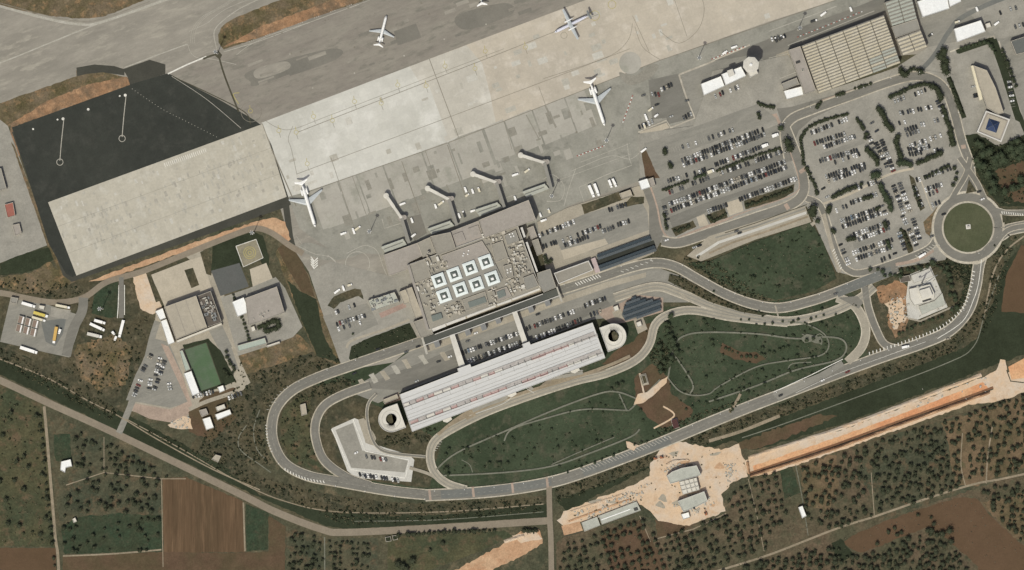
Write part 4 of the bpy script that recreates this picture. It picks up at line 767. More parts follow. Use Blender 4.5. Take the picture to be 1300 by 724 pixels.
for q in ([(575, 298.5), (587, 294), (591.5, 305.5), (580, 309.5)], [(594.5, 290.5), (607, 286), (611.5, 299), (599, 303)]): part(T, 'roof_frame', C_PINKR, q, 8.9, 9.8, R_WARM)
for q in ([(594, 384), (615.5, 376.5), (618, 383.5), (596.5, 391)], [(547.5, 401), (560, 397), (562.3, 404), (549.7, 408.5)], [(630.5, 371), (640, 367), (642.5, 375.5), (633, 379.5)]):
    part(T, 'skylight', C_GLASSG, q, Z - 1, Z + .9, C_GLASSG); qq = Wc(q)
part(T, 'skylight_plinth', R_GREY, [(546.5, 352.5), (623, 323), (638, 354), (633.5, 362), (560.5, 388.5)], Z - 1, Z + .25)
CEN = [(557.5, 356), (577, 348.5), (597, 340.5), (617, 332.5), (564, 375.5), (584.6, 367.5), (605, 361), (625, 353.4)]
A20 = math.radians(20)
for cx_, cy_ in CEN:                                     # eight white frames round pyramid skylights
    wx, wy, _ = W(cx_, cy_); loc = (wx - T.location.x, wy - T.location.y, Z + .25); b = MB(); o, i_ = 12.2, 6.6
    def sq(a, z): return [(x * math.cos(A20) - y * math.sin(A20), x * math.sin(A20) + y * math.cos(A20), z) for x, y in ((-a / 2, -a / 2), (a / 2, -a / 2), (a / 2, a / 2), (-a / 2, a / 2))]
    b.loft([sq(o, 0), sq(o, 1.6), sq(i_ + 1.2, 2.0), sq(i_, 1.9), sq(i_, .2)], cap=False)
    fr = b.build('skylight_frame', flat('skylight_frame_white', (216, 224, 222), .5, 0, .2), T, loc=loc)
    g_ = MB(); g_.loft([sq(i_ - .02, .3), sq(i_ * .42, 3.0)], cap=False); g_.face(sq(i_ * .42, 3.0)); g_.build('pane', C_GLASSG, fr)
    c_ = MB(); c_.box(.1, -.7, 3.02, 2.6, 2.2, .35, A20); c_.build('cap', C_WHITE, fr)
for pts_, n_ in (([(540, 318), (560, 324), (570, 338), (548, 350), (541, 334)], 16), ([(528, 360), (546, 355), (560, 392), (541, 400)], 22), ([(562, 388), (584, 382), (590, 396), (566, 404)], 20), ([(645, 312), (662, 305), (668, 330), (652, 336)], 20),
                 ([(653, 336), (668, 331), (672, 346), (655, 352)], 14), ([(640, 356), (658, 350), (666, 366), (650, 376)], 20), ([(612, 300), (640, 294), (640, 304), (618, 312)], 10), ([(643, 328), (652, 324), (652, 334), (645, 337)], 6), ([(620, 366), (630, 364), (632, 388), (622, 390)], 10)):
    scatter_units(T, pts_, int(n_ * 1.1), Z - 1, [C_CONC, R_PALE, R_BEIGE, R_SAND, C_WALL, C_WALL], 1.2, 4.6, (1.2, 2.8))
for cx_, cy_ in ((589, 322), (595, 318.5), (588, 325), (594, 323), (647, 298), (650.5, 297), (648.5, 301), (652, 300), (644, 343), (648, 341.6), (644.5, 346.5), (648.5, 345)): unit(T, cx_, cy_, 11.2, 1.1, 1.1, .5, 20, C_WHITE, False, 'roof_light')
for a_, b_ in (((545, 418), (565, 410)), ((566, 409), (590, 400)), ((592, 399), (628, 385)), ((630, 384), (648, 378)), ((649, 377), (684, 363.5))): part(T, 'canopy', C_WALLW, [a_, b_, (b_[0] + 1.6, b_[1] + 4.6), (a_[0] + 1.6, a_[1] + 4.6)], 8, 8.5)
for q in ([(517, 337), (520, 335.8), (545, 418), (542, 419)],): part(T, 'side_gallery', R_WARM, q, 0, 11.4, R_WARM)
part(T, 'screen_wall', C_WALLW, [(660.6, 289.5), (663.2, 288.6), (667.4, 301), (665, 302)], 0, 12); part(T, 'screen_wall', C_WALLW, [(667.2, 308), (669.6, 307.2), (683, 345), (680.8, 345.8)], 0, 12)
def bld(*a, **k): return building(*a, **k)
bld('link_block', 'low beige roofed block joining the terminal to the viaduct at its west corner', 'building', [(524.5, 409), (541, 403), (550.5, 424), (534.5, 429.5)], 9, R_BEIGE)
bld('annex', 'pale L shaped annex with a dark light well west of the terminal', 'building', [(506.5, 371), (515, 367.5), (521.5, 384), (513, 387)], 6, R_SAND)
bld('annex', 'pale narrow annex against the west wall of the terminal', 'building', [(516, 367), (523, 364.5), (537, 401), (527.5, 404.5), (522, 390)], 8, R_SAND)
e = bld('plant_building', 'grey green plant building with rooftop machines in a sunken yard west of terminal', 'building', [(467, 382), (501, 371), (507, 384), (473, 395)], 5, R_GREEN)
scatter_units(e, [(469, 383), (500, 373), (505, 383), (474, 393)], 14, 5, [C_CONC, R_GREEN, C_STEEL], 2, 5, (1, 2.2))
e = bld('low_pavilion', 'long sand roofed building between the terminal and the solar car park', 'building', [(703, 347), (747, 331), (753, 343), (709, 361)], 7, R_BEIGE, C_WALLW, coping=C_WALLW, wt=.8)
part(e, 'pink_stair', C_PINKR, [(750, 329), (755.5, 327), (762, 345), (756, 347)], 0, 3)
bld('service_building', 'small beige roof beside the staff car park east of terminal', 'building', [(669, 290), (677, 287), (682, 301), (674, 304)], 5, R_WARM); bld('service_building', 'narrow beige roofed block south of the small service building', 'building', [(675, 306), (683, 303), (689, 322), (682, 325)], 6, R_BEIGE)
bld('gatehouse', 'bright white roofed gatehouse at the head of the bus lane', 'gatehouse', [(810, 230.5), (821.5, 227), (825.5, 238), (814, 241.8)], 4.5, R_WHITE, C_WALLW)
bld('gatehouse', 'small pinkish roof attached to the east of the white gatehouse', 'building', [(822.3, 227.6), (829, 225.4), (832, 236), (826.2, 238)], 3.6, R_WARM); bld('hut', 'small beige flat roofed hut by the verge north of staff parking', 'hut', [(786, 246), (800, 241), (803, 249), (789, 253)], 3.5, R_SAND)
# viaduct
vd = empty('viaduct', W(621, 402, gz(621, 402)), 0, 'dark elevated departures road along the front of the terminal', 'viaduct')
part(vd, 'deck', C_CONC, [(534.4, 430), (550.6, 424.6), (706.8, 366.2), (709.8, 375), (537.6, 438.4)], 5.6, 6.6, M_ROADD)
for s0, s1 in (((537.6, 438.4), (709.8, 375)), ((552, 424.2), (689, 373))): part(vd, 'parapet', C_WALLW, [s0, s1, (s1[0] + .3, s1[1] + .8), (s0[0] + .3, s0[1] + .8)], 6.6, 7.5)
for k in range(14):
    x, y = 541 + 12.6 * k, 434.5 - 4.66 * k; wx, wy, _ = W(x, y); q = MB(); q.box(0, 0, 0, 1.2, 1.2, 5.6); q.build('pier', C_CONC, vd, loc=(wx - vd.location.x, wy - vd.location.y, 0))
part(vd, 'expansion_joint', C_CONC, [(534.5, 428), (537, 427), (543.6, 449), (541, 450)], 6.62, 7.2); part(vd, 'expansion_joint', C_CONC, [(706, 365), (707.6, 364), (714, 382.5), (712, 383.5)], 6.62, 7.2)
proto = None
for k, (x, y) in enumerate(((555, 437), (594, 422), (614, 415.5), (632.5, 407), (674, 393), (695, 384.6))):
    nm = ('first', 'second', 'third', 'fourth', 'fifth', 'rightmost')[k]; lb = f'small blue grey stair tower below the viaduct, {nm} counted from the west end'
    if proto is None:
        proto = empty('stair_tower', (0, 0, 0), 0, lb, 'stair tower', 'stair towers below the departures viaduct')
        b = MB(); b.box(0, 0, 0, 4.6, 5.4, 6.4, A20); b.build('wall', C_STEEL, proto); b = MB(); b.box(0, 0, 6.4, 5, 5.8, .3, A20); b.build('roof', flat('slate_roof', (128, 130, 128), .8), proto); KIDS[proto.name] = list(proto.children); proto.location = W(x, y, gz(x, y))
    else: copy_tree(proto, W(x, y, gz(x, y)), 0, None, lb)
def footbridge(lb, a, b, c, d, h=7):
    e = empty('footbridge', W((a[0] + c[0]) / 2, (a[1] + c[1]) / 2, gz((a[0] + c[0]) / 2, (a[1] + c[1]) / 2)), 0, lb, 'footbridge', 'covered footbridges between terminal and garage')
    part(e, 'deck', C_CONC, [a, b, c, d], h - 3, h - 2.6)
    u = lambda p, q, t: (p[0] + (q[0] - p[0]) * t, p[1] + (q[1] - p[1]) * t)
    part(e, 'side_wall', C_WALLW, [u(a, b, .03), u(a, b, .97), u(d, c, .97), u(d, c, .03)], h - 2.6, h); part(e, 'roof', R_PALE, [a, b, c, d], h, h + .3)
    for t in (.25, .6): p = u(u(a, b, .5), u(d, c, .5), t); wx, wy, _ = W(*p); q = MB(); q.box(0, 0, 0, .8, .8, h - 3); q.build('pier', C_CONC, e, loc=(wx - e.location.x, wy - e.location.y, 0))
footbridge('pale covered footbridge to the garage, west one of the two', (570.8, 425.8), (577, 423.6), (590.5, 463.8), (583, 467)); footbridge('pale covered footbridge to the garage, east one of the two', (650, 396.6), (656, 394.6), (669.5, 433.4), (663.4, 436.2))
# ================================================================ GARAGE
gp = [(507.5, 500.8), (582, 472), (580.5, 468), (597, 462), (598.5, 466), (664, 441), (662.5, 437), (672, 433.5), (673.5, 437.5), (752, 409.5), (768.2, 454.4), (523.5, 548)]
G = bld('parking_garage', 'long white roofed parking garage with red striped bays south of terminal', 'parking garage', gp, 11, R_GARAGE, C_WALLW, .5, storeys=3)
def G_band(o0, o1, w_, m, h0, h1, nm): return part(G, nm, m, [o0, o1, uv(o1, 0, w_), uv(o0, 0, w_)], h0, h1)
BAND = flat('roof_band_grey', (172, 166, 160), .7, 0, .2, .08, .08, (182, 176, 170)); CELL = flat('faded_red_bay', (190, 158, 152), .7, 0, .2, .1, .1); CELLD = flat('faded_red_frame', (176, 128, 122), .7, 0, .2)
for o0, o1 in (((511.6, 512.4), (753.6, 421)), ((519.6, 534.5), (761.4, 443.2))):
    G_band(o0, o1, 4.6, BAND, 11, 11.2, 'roof_band'); G_band((o0[0] + 1.6, o0[1] + 4.4), (o1[0] + 1.6, o1[1] + 4.4), .5, C_DARK, 11, 11.5, 'roof_rail'); G_band((o0[0] - .1, o0[1] - .3), (o1[0] - .1, o1[1] - .3), .3, C_STEEL, 11, 11.4, 'roof_rail')
rr = random.Random(3)
for base in ((512, 512.6), (520, 534.6)):
    x = 1.
    while x < 254:
        L = rr.uniform(5, 11); p = uv(base, x, .7); r_ = rr.random()
        part(G, 'bay_marking', CELL if r_ < .45 else R_PALE if r_ < .6 else BAND, [p, uv(p, L, 0), uv(p, L, 2.6), uv(p, 0, 2.6)], 11.2, 11.34)
        part(G, 'bay_frame', CELLD if r_ < .45 else C_STEEL, [uv(p, L + .3, -.4), uv(p, L + .75, -.4), uv(p, L + .75, 3.4), uv(p, L + .3, 3.4)], 11.2, 12.1)
        if r_ < .3: part(G, 'bay_frame', CELLD, [uv(p, 0, 2.7), uv(p, L, 2.7), uv(p, L, 3.1), uv(p, 0, 3.1)], 11.2, 11.9)
        x += L + 1.2
for a_ in ((509.6, 507), (515.2, 522), (517, 527), (518.4, 531), (523.6, 541.6)): G_band(a_, (a_[0] + 241.6, a_[1] - 91.3), .3, R_GREY, 11, 11.12, 'roof_seam')
for k in range(1, 30):
    p = uv((508.6, 501.2), k * 8.6, 9.5); part(G, 'sheet_lap', R_GREY, [p, uv(p, .22, 0), uv(p, .22, 12.5), uv(p, 0, 12.5)], 11, 11.1) if k % 2 else None
for x, y in ((566, 535.5), (648, 503.4), (728, 473)): part(G, 'entrance_canopy', R_PALE, [(x - 5, y - 6), (x + 5, y - 10), (x + 8, y - 3), (x + 2, y + 1), (x - 3, y)], 3, 3.5)
def ramp(lb, cx_, cy_, side, x2):
    e = empty('spiral_ramp', W(cx_, cy_, gz(cx_, cy_)), 0, lb, 'spiral ramp', 'spiral ramps at the garage ends')
    def D(r, ext, n=26):
        P = []; a0 = math.radians(20 + (90 if side < 0 else -90))
        for i in range(n + 1): a = a0 + math.pi * i / n; P.append((r * math.cos(a), r * math.sin(a)))
        ux, uy = math.cos(A20) * -side, math.sin(A20) * -side
        return P + [(P[-1][0] + ux * ext, P[-1][1] + uy * ext), (P[0][0] + ux * ext, P[0][1] + uy * ext)]
    ro, ri = 12.2, 5.1; O = D(ro, x2); I = [(ri * math.cos(math.radians(20 + (90 if side < 0 else -90)) + math.pi * 2 * i / len(O)) , ri * math.sin(math.radians(20 + (90 if side < 0 else -90)) + math.pi * 2 * i / len(O))) for i in range(len(O))]
    for k in range(3):
        b = MB(); h = 3.4 * (k + 1); n = len(O)
        for i in range(n): j = (i + 1) % n; b.face([(*I[i], h), (*O[i], h), (*O[j], h), (*I[j], h)][::1]); b.face([(*O[i], h - .35), (*O[j], h - .35), (*O[j], h + .9), (*O[i], h + .9)]); b.face([(*I[j], h - .35), (*I[i], h - .35), (*I[i], h + .9), (*I[j], h + .9)])
        b.build('ramp_deck', R_PALE, e)
    O2 = D(ro - .5, x2 - .4); b = MB(); n = len(O)
    for i in range(n): j = (i + 1) % n; b.face([(*O[i], 11.1), (*O[j], 11.1), (*O2[j], 11.1), (*O2[i], 11.1)]); b.face([(*O2[j], 10.3), (*O2[i], 10.3), (*O2[i], 11.1), (*O2[j], 11.1)])
    b.build('parapet', C_WALLW, e)
    for a in np.linspace(0, 2 * math.pi, 14, endpoint=False): q = MB(); q.tube((ri * math.cos(a), ri * math.sin(a), 0), (ri * math.cos(a), ri * math.sin(a), 10), .3, n=6); q.build('column', C_CONC, e)
    rd = MB(); rd.loft([[(7.9 * math.cos(t), 7.9 * math.sin(t), 10.21), ] + [] for t in ()], cap=False) if False else None
    for r_ in (8.4,):
        q = MB(); N_ = 40
        for i in range(N_): t0, t1 = 2 * math.pi * i / N_, 2 * math.pi * (i + 1) / N_; q.face([(r_ * math.cos(t0), r_ * math.sin(t0), 10.24), ((r_ + .5) * math.cos(t0), (r_ + .5) * math.sin(t0), 10.24), ((r_ + .5) * math.cos(t1), (r_ + .5) * math.sin(t1), 10.24), (r_ * math.cos(t1), r_ * math.sin(t1), 10.24)])
        q.build('lane_kerb', C_CONC, e)
    return e
ramp('round white spiral ramp with dark well at the west end of the garage', 497, 532, -1, 10.5); ramp('round white spiral ramp with dark well at the east end of the garage', 778.5, 427, 1, 10)
b = sheet('ramp_well_fill', circle(497, 532, 6.2, 20), M_SCRUB, up=8.6); sheet('ramp_well_fill', circle(778.5, 427, 6.2, 20), M_SCRUB, up=8.6)  # filler discs added high in the wells so they look less black
# ================================================================ SOLAR CANOPIES
def solar(lb, pts, rows, h=3.2):
    cx_ = sum(p[0] for p in pts) / len(pts); cy_ = sum(p[1] for p in pts) / len(pts); e = empty('solar_carport', W(cx_, cy_, gz(cx_, cy_)), 0, lb, 'solar carport', 'solar roofed car parks')
    xs = [(p[0] * U[0] + p[1] * U[1], p[0] * V[0] + p[1] * V[1]) for p in pts]; v0, v1 = min(a[1] for a in xs), max(a[1] for a in xs); u0, u1 = min(a[0] for a in xs), max(a[0] for a in xs)
    P2 = pts; dv = (v1 - v0) / rows
    for k in range(rows):
        q = MB(); v = v0 + dv * (k + .5); n = int((u1 - u0) / 2.1); hit = False
        for i in range(n):
            u = u0 + 2.1 * (i + .5); x, y = u * U[0] + v * V[0], u * U[1] + v * V[1]
            if not inside((x, y), P2): continue
            wx, wy, _ = W(x, y); c, s_ = math.cos(A20), math.sin(A20); lx, ly = 2.1 * S * .92, dv * S * .9; t = .35 if k % 2 else -.35
            q.v += []; k0 = len(q.v)
            for a, b_ in ((-1, -1), (1, -1), (1, 1), (-1, 1)):
                for dz in (0, .12): q.v.append((wx - e.location.x + a * lx / 2 * c - b_ * ly / 2 * s_, wy - e.location.y + a * lx / 2 * s_ + b_ * ly / 2 * c, h + dz + b_ * t))
            q.f += [(k0 + 1, k0 + 3, k0 + 5, k0 + 7), (k0, k0 + 2, k0 + 3, k0 + 1), (k0 + 2, k0 + 4, k0 + 5, k0 + 3), (k0 + 4, k0 + 6, k0 + 7, k0 + 5), (k0 + 6, k0, k0 + 1, k0 + 7)]; q.m += [0, 1, 1, 1, 1]; hit = True
        if hit: q.build('panel_row', [C_PV, C_STEEL], e)
    for k in range(0, rows, 2):
        v = v0 + dv * (k + 1); u = u0 + 4
        while u < u1:
            x, y = u * U[0] + v * V[0], u * U[1] + v * V[1]
            if inside((x, y), P2): wx, wy, _ = W(x, y); q = MB(); q.box(0, 0, 0, .25, .25, h - .3); q.build('post', C_STEEL, e, loc=(wx - e.location.x, wy - e.location.y, 0))
            u += 9
sheet('carport_asphalt', [(757, 323.5), (826, 299.7), (834, 318), (762, 345)], M_ROADB); sheet('carport_lane', [(758, 329), (830, 305), (832, 312), (760, 338)], M_BLACK)
solar('dark solar carport, north row over the parking by the bus lane', [(757, 323.5), (826, 299.7), (828.5, 305.5), (759.5, 330)], 2); solar('dark solar carport, south row next to the access road', [(759.5, 337), (832, 311.5), (834, 317), (762, 345)], 2)
sheet('carport_asphalt', [(789, 400), (794, 384), (808, 376), (838, 382), (838.5, 394.6), (794, 408)], M_ROADB); solar('dark blue stepped solar carport east of the garage', [(790, 398), (795, 384), (806, 376), (812, 380), (838.5, 382), (838.5, 394.6), (794, 408)], 8)
for x, y in ((782, 392), (811, 412)): 
    e = building('kiosk', f'small pale roofed kiosk {"northwest" if x < 800 else "southeast"} of the stepped solar carport', 'kiosk', [(x - 4, y - 2), (x + 2, y - 4.5), (x + 4, y + 2), (x - 2, y + 4)], 3, R_PALE)
# ================================================================ HANGAR GROUP
e = bld('hangar_office', 'long narrow mauve grey roofed office at the west end of the shed', 'office', [(1000, 64.5), (1015, 59.5), (1035, 115.5), (1020.5, 120.5)], 10, R_WARM)
unit(e, 1012, 80, 10, 4, 2, 1.4, 20, C_DARK, False); unit(e, 1018, 90, 10, 2, 2, 1, 20, C_CONC)
def shed(lb, pts4, rows, bays, h, mats, name='industrial_shed', blue=None):
    a, b_, c, d = pts4; e = empty(name, W((a[0] + c[0]) / 2, (a[1] + c[1]) / 2, gz((a[0] + c[0]) / 2, (a[1] + c[1]) / 2)), 0, lb, 'shed'); part(e, 'wall', C_WALL, pts4, -.3, h, flat('valley_gutter', (118, 112, 98), .9, 0, .1))
    lp = lambda u, v: (a[0] + (b_[0] - a[0]) * u + (d[0] - a[0]) * v + (a[0] - b_[0] + c[0] - d[0]) * u * v, a[1] + (b_[1] - a[1]) * u + (d[1] - a[1]) * v + (a[1] - b_[1] + c[1] - d[1]) * u * v)
    for i in range(bays):
        for j in range(rows):
            u0, u1 = (i + .03) / bays, (i + .97) / bays; v0, v1 = j / rows, (j + .975) / rows; q = MB(); L = [Vector(W(*lp(u, v))) - e.location for u, v in ((u0, v0), (u1, v0), (u1, v1), (u0, v1))]
            for p in L: p.z = 0
            r0, r1 = L[0].lerp(L[3], .42), L[1].lerp(L[2], .42); zz = lambda p, z: (p.x, p.y, z)
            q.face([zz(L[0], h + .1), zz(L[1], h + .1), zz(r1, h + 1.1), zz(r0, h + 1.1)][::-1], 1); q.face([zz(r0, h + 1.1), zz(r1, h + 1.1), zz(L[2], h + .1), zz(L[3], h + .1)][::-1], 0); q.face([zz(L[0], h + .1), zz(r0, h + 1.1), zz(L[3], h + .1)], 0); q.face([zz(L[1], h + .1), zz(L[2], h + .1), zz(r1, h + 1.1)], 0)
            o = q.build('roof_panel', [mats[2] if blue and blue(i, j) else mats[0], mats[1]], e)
            for pl in o.data.polygons:
                if pl.normal.z < -.01: pl.flip()
    return e
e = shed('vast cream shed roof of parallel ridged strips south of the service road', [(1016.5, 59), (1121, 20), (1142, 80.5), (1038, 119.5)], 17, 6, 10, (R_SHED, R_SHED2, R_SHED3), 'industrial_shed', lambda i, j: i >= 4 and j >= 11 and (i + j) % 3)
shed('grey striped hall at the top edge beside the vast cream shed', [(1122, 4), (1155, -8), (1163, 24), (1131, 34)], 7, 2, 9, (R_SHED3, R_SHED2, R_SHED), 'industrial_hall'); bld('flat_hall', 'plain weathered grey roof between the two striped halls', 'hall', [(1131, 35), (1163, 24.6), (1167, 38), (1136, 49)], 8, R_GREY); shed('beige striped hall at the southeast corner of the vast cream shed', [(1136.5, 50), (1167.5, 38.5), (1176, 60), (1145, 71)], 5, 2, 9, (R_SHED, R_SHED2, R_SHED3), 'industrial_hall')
bld('white_shed', 'white sheeted low shed on the yard corner west of the hangar office', 'shed', [(994, 116), (1017, 110), (1020, 121), (998, 127)], 4, R_WHITE); bld('flat_store', 'low dark grey store north of the white corner shed', 'store', [(991, 107), (1011, 99), (1014, 107), (995, 115)], 4, R_GREY)
bld('white_warehouse', 'big white roofed warehouse at the top edge right of the striped halls', 'warehouse', [(1163, 3), (1200, -9), (1204, 12), (1170, 23)], 9, R_WHITE, C_WALLW); bld('white_warehouse', 'narrow brighter roof adjoining the big white warehouse on its east', 'warehouse', [(1200.5, -9), (1216, -14), (1219, 3), (1204.6, 10)], 8, R_WHITE, C_WALLW)
bld('white_warehouse', 'white gabled looking warehouse standing alone near the yard wall top right', 'warehouse', [(1210, 37.5), (1244, 26.5), (1250, 41), (1214, 54.5)], 7, R_WHITE, C_WALLW); bld('hut', 'small cream hut just east of the lone white warehouse', 'hut', [(1250, 31), (1256, 29), (1258, 35), (1252, 37)], 3, R_PALE)
bld('slate_house', 'dark slate roofed building at the right edge below the yard', 'building', [(1282, 53), (1312, 43), (1320, 62), (1289, 70)], 7, flat('slate_dark_roof', (98, 104, 98), .8), C_WALL)
e = bld('office_wing', 'bent beige flat roofed office wing in the walled compound top right', 'office', [(1235, 84), (1251.5, 90), (1262.5, 112), (1273, 144), (1266, 146), (1252, 138), (1242, 110)], 8, R_SAND)
part(e, 'cream_annex', C_CREAM, [(1232, 84), (1235.6, 83.4), (1247, 126), (1243, 128)], 0, 4)
e = bld('pyramid_building', 'square stone building with blue glass pyramid roof top right', 'building', [(1250.5, 141), (1281, 152), (1270, 181), (1239, 168)], 7, R_WARM, C_WALLW, wt=1.2); part(e, 'inner_terrace', R_SAND, [(1253, 145), (1277, 154), (1268, 176), (1243, 166.4)], 7, 7.9)
wx, wy, _ = W(1259, 160); q = MB(); q.box(0, 0, 7.9, 11, 11, 4.4, math.radians(-18), 0, None, .04); q.build('glass_pyramid', C_BLUE, e, loc=(wx - e.location.x, wy - e.location.y, 0))
for k in range(4): a_ = math.radians(-18 + 45 + 90 * k); q = MB(); q.tube((7.8 * math.cos(a_), 7.8 * math.sin(a_), 7.95), (.3 * math.cos(a_), .3 * math.sin(a_), 12.3), .12, n=5); q.build('glazing_rib', C_STEEL, e, loc=(wx - e.location.x, wy - e.location.y, 0))
# control tower
e = bld('control_building', 'lower white roofed wing of the control tower building', 'office', [(889, 107.4), (914.6, 97.4), (919.4, 110), (893, 122)], 7, R_WHITE, C_WALLW)
e = bld('control_building', 'higher white block between the control tower and its lower wing', 'office', [(915.2, 95.2), (940, 85.4), (946.4, 97.4), (920.4, 109.4)], 10, R_WHITE, C_WALLW)
part(e, 'raised_plant_room', C_STEEL, [(922, 91), (929, 88.4), (932, 96), (925, 99)], 10, 13, R_PALE)
tw = empty('control_tower', W(951.5, 84, gz(951, 84)), 0, 'white octagonal air traffic control tower casting a round shadow', 'control tower')
def ngon(r, z, n=8, a0=.3): return [(r * math.cos(a0 + 2 * math.pi * i / n), r * math.sin(a0 + 2 * math.pi * i / n), z) for i in range(n)]
b = MB(); b.loft([ngon(4.6, -.3), ngon(4.2, 17)]); b.build('shaft', C_WALLW, tw); b = MB(); b.loft([ngon(4.2, 17), ngon(7.6, 19), ngon(7.6, 19.6)]); b.build('gallery', C_CONC, tw); b = MB(); b.loft([ngon(6.2, 19.6), ngon(7.2, 22.4)]); b.build('cab_glass', C_GLASS, tw); b = MB(); b.loft([ngon(7.9, 22.4), ngon(7.9, 22.9), ngon(5.5, 23.4)]); b.build('roof', R_PALE, tw); b = MB(); b.loft([ngon(1.6, 23.4), ngon(1.4, 24.4)]); b.tube((0, 0, 24.4), (0, 0, 29), .12, n=5); b.build('antenna_base', C_WHITE, tw)
bld('base_block', 'pale base block at the foot of the control tower', 'building', [(946, 88), (958, 84), (962, 94), (952, 99)], 5, R_PALE, C_WALLW)
# ================================================================ WEST YARDS
e = bld('sports_hall', 'big sand coloured flat roof north of the football pitch', 'hall', [(209.5, 390), (250, 375.5), (264, 415.6), (224.5, 431)], 10, R_SAND, C_WALL)
for k in (.33, .66): p0 = (209.5 + 40.5 * k, 390 - 14.5 * k); part(e, 'roof_seam', R_WARM, [p0, (p0[0] + .4, p0[1] - .15), (p0[0] + 14.6, p0[1] + 40.2), (p0[0] + 14.2, p0[1] + 40.4)], 10, 10.2)
bld('white_lean_to', 'short pinkish white lean-to at the northwest of the sports hall', 'lean-to', [(197, 395.4), (207, 391.2), (211.4, 404), (203.4, 407)], 4, R_WHITE); bld('white_lean_to', 'long pinkish white lean-to along the west wall of the sports hall', 'lean-to', [(204, 408), (211.8, 405), (222.4, 435), (214, 438.4)], 4.2, R_WHITE)
e = bld('plant_wing', 'dark brown plant wing with ducts east of the sports hall', 'building', [(251, 376), (268, 369.6), (282, 409), (265, 415)], 7, R_DARK); scatter_units(e, [(254, 380), (266, 376), (277, 404), (266, 410)], 22, 7, [R_DARK, C_CONC, C_STEEL, R_WARM], 1.5, 5, (.6, 2))
e = bld('covered_walkway', 'pale covered walkway along the south wall of the sports hall', 'walkway', [(224, 432.6), (281.4, 410), (282.6, 413), (225, 436)], 3.2, R_PALE, windows=False)
bld('grandstand', 'white roofed stand along the west side of the football pitch', 'grandstand', [(233.6, 474.4), (243.4, 471), (254, 499), (244.6, 503)], 4, R_WHITE, C_WALLW); bld('greenhouse', 'thin pale turquoise roof strip north of the white stand', 'shed', [(228, 446), (232, 444.6), (242, 469), (235.6, 472)], 3, R_TURQ); bld('changing_room', 'small white roof at the southeast corner of the pitch', 'hut', [(276, 491.6), (283.4, 489), (286, 496), (279, 499)], 3, R_WHITE)
for lb, q, r_ in (('small pinkish white roof by the yard south of the pitch', [(253, 521), (262, 518.6), (265, 526), (256.4, 529.6)], R_WARM), ('small cream roof, northern of three huts south of the pitch', [(274, 517), (285, 513), (287, 518.4), (276, 522.6)], R_PALE), ('wide white roof directly below the small cream roofed hut', [(273, 526.4), (292, 519.6), (294.4, 526), (276, 533.8)], R_WHITE), ('tall white roof, southernmost hut by the red soil', [(257, 532), (267, 529), (272, 543), (262, 546.4)], R_WHITE), ('tiny cream shed beside the verge path, lone', [(269, 583), (274, 577), (281, 579), (277, 587)], R_SAND)): bld('hut', lb, 'hut', q, 3.2, r_)
bld('white_hall', 'bright white roofed small hall in the second west yard', 'hall', [(295, 383.6), (310, 377.6), (317, 396.4), (302, 402.4)], 6, R_WHITE, C_WALLW); e = bld('barracks', 'big beige grey flat roof beside the bright white small hall', 'building', [(312, 378.8), (352, 364), (362, 397), (330, 409), (315.6, 413)], 8, R_WARM); scatter_units(e, [(318, 404), (345, 394), (346, 398), (320, 408)], 6, 8, [C_CONC], 1, 2.5)
bld('turquoise_shed', 'long low pale turquoise roofed shed at the south of the yard', 'shed', [(301, 439), (336.5, 429), (339, 436.4), (303, 446.4)], 3.6, R_TURQ); bld('trailer', 'narrow cream trailer roof beside the long turquoise shed', 'trailer', [(338, 439), (355, 433.4), (356, 436), (339.6, 441.4)], 3, R_PALE, windows=False); bld('hut', 'small pale hut west of the dark clipped trees in the yard', 'hut', [(318, 416), (323, 414), (325, 420), (320, 422)], 3, R_PALE)
for lb, q, r_, h in (('reddish roofed small hut near the left edge of the west apron', [(6, 260), (17, 257), (20, 274), (10, 277)], flat('rust_roof', (150, 96, 84), .9), 3), ('pale square hut south of the reddish one on the west apron', [(16, 286), (25, 284), (28, 296), (20, 300)], R_WARM, 3), ('grey building cut by the left edge of the picture', [(-14, 218), (2, 214), (9, 240), (-6, 244)], R_GREY, 4)): bld('hut', lb, 'hut', q, h, r_)
bld('farmhouse', 'small white farmhouse with flat terrace in the olive grove', 'farmhouse', [(78, 586), (90, 583), (92, 592), (84, 594), (83, 600), (77, 597)], 3.4, R_WHITE, C_WALLW); bld('hut', 'tiny white hut at the edge of the green crop field', 'hut', [(92, 659), (96, 657), (98, 662), (94, 664)], 2.6, R_PALE); bld('greenhouse', 'bright white roofed shed alone in the eastern olive grove', 'shed', [(1013, 644), (1018.4, 642), (1023.4, 655), (1018, 658)], 4, R_WHITE, C_WALLW)
for lb, q in (('small square stone enclosure by the country road, west one', [(489, 682), (496, 681), (497, 687), (490, 688)]), ('small square stone enclosure by the country road, east one', [(498, 680), (504, 679.6), (505, 685), (499, 686)])): bld('cistern', lb, 'cistern', q, 1.4, M_GRASSD, C_WALL, windows=False)
bld('guard_post', 'small pale square utility building inside the loop road', 'hut', [(381, 514), (388, 512), (390, 526), (383, 528)], 3, R_SAND)
bld('toll_canopy', 'low grey canopy over the garage exit lanes by the west ramp', 'canopy', [(486, 507.6), (504, 500.4), (506, 505.6), (488, 512.6)], 3.2, R_SAND, windows=False)
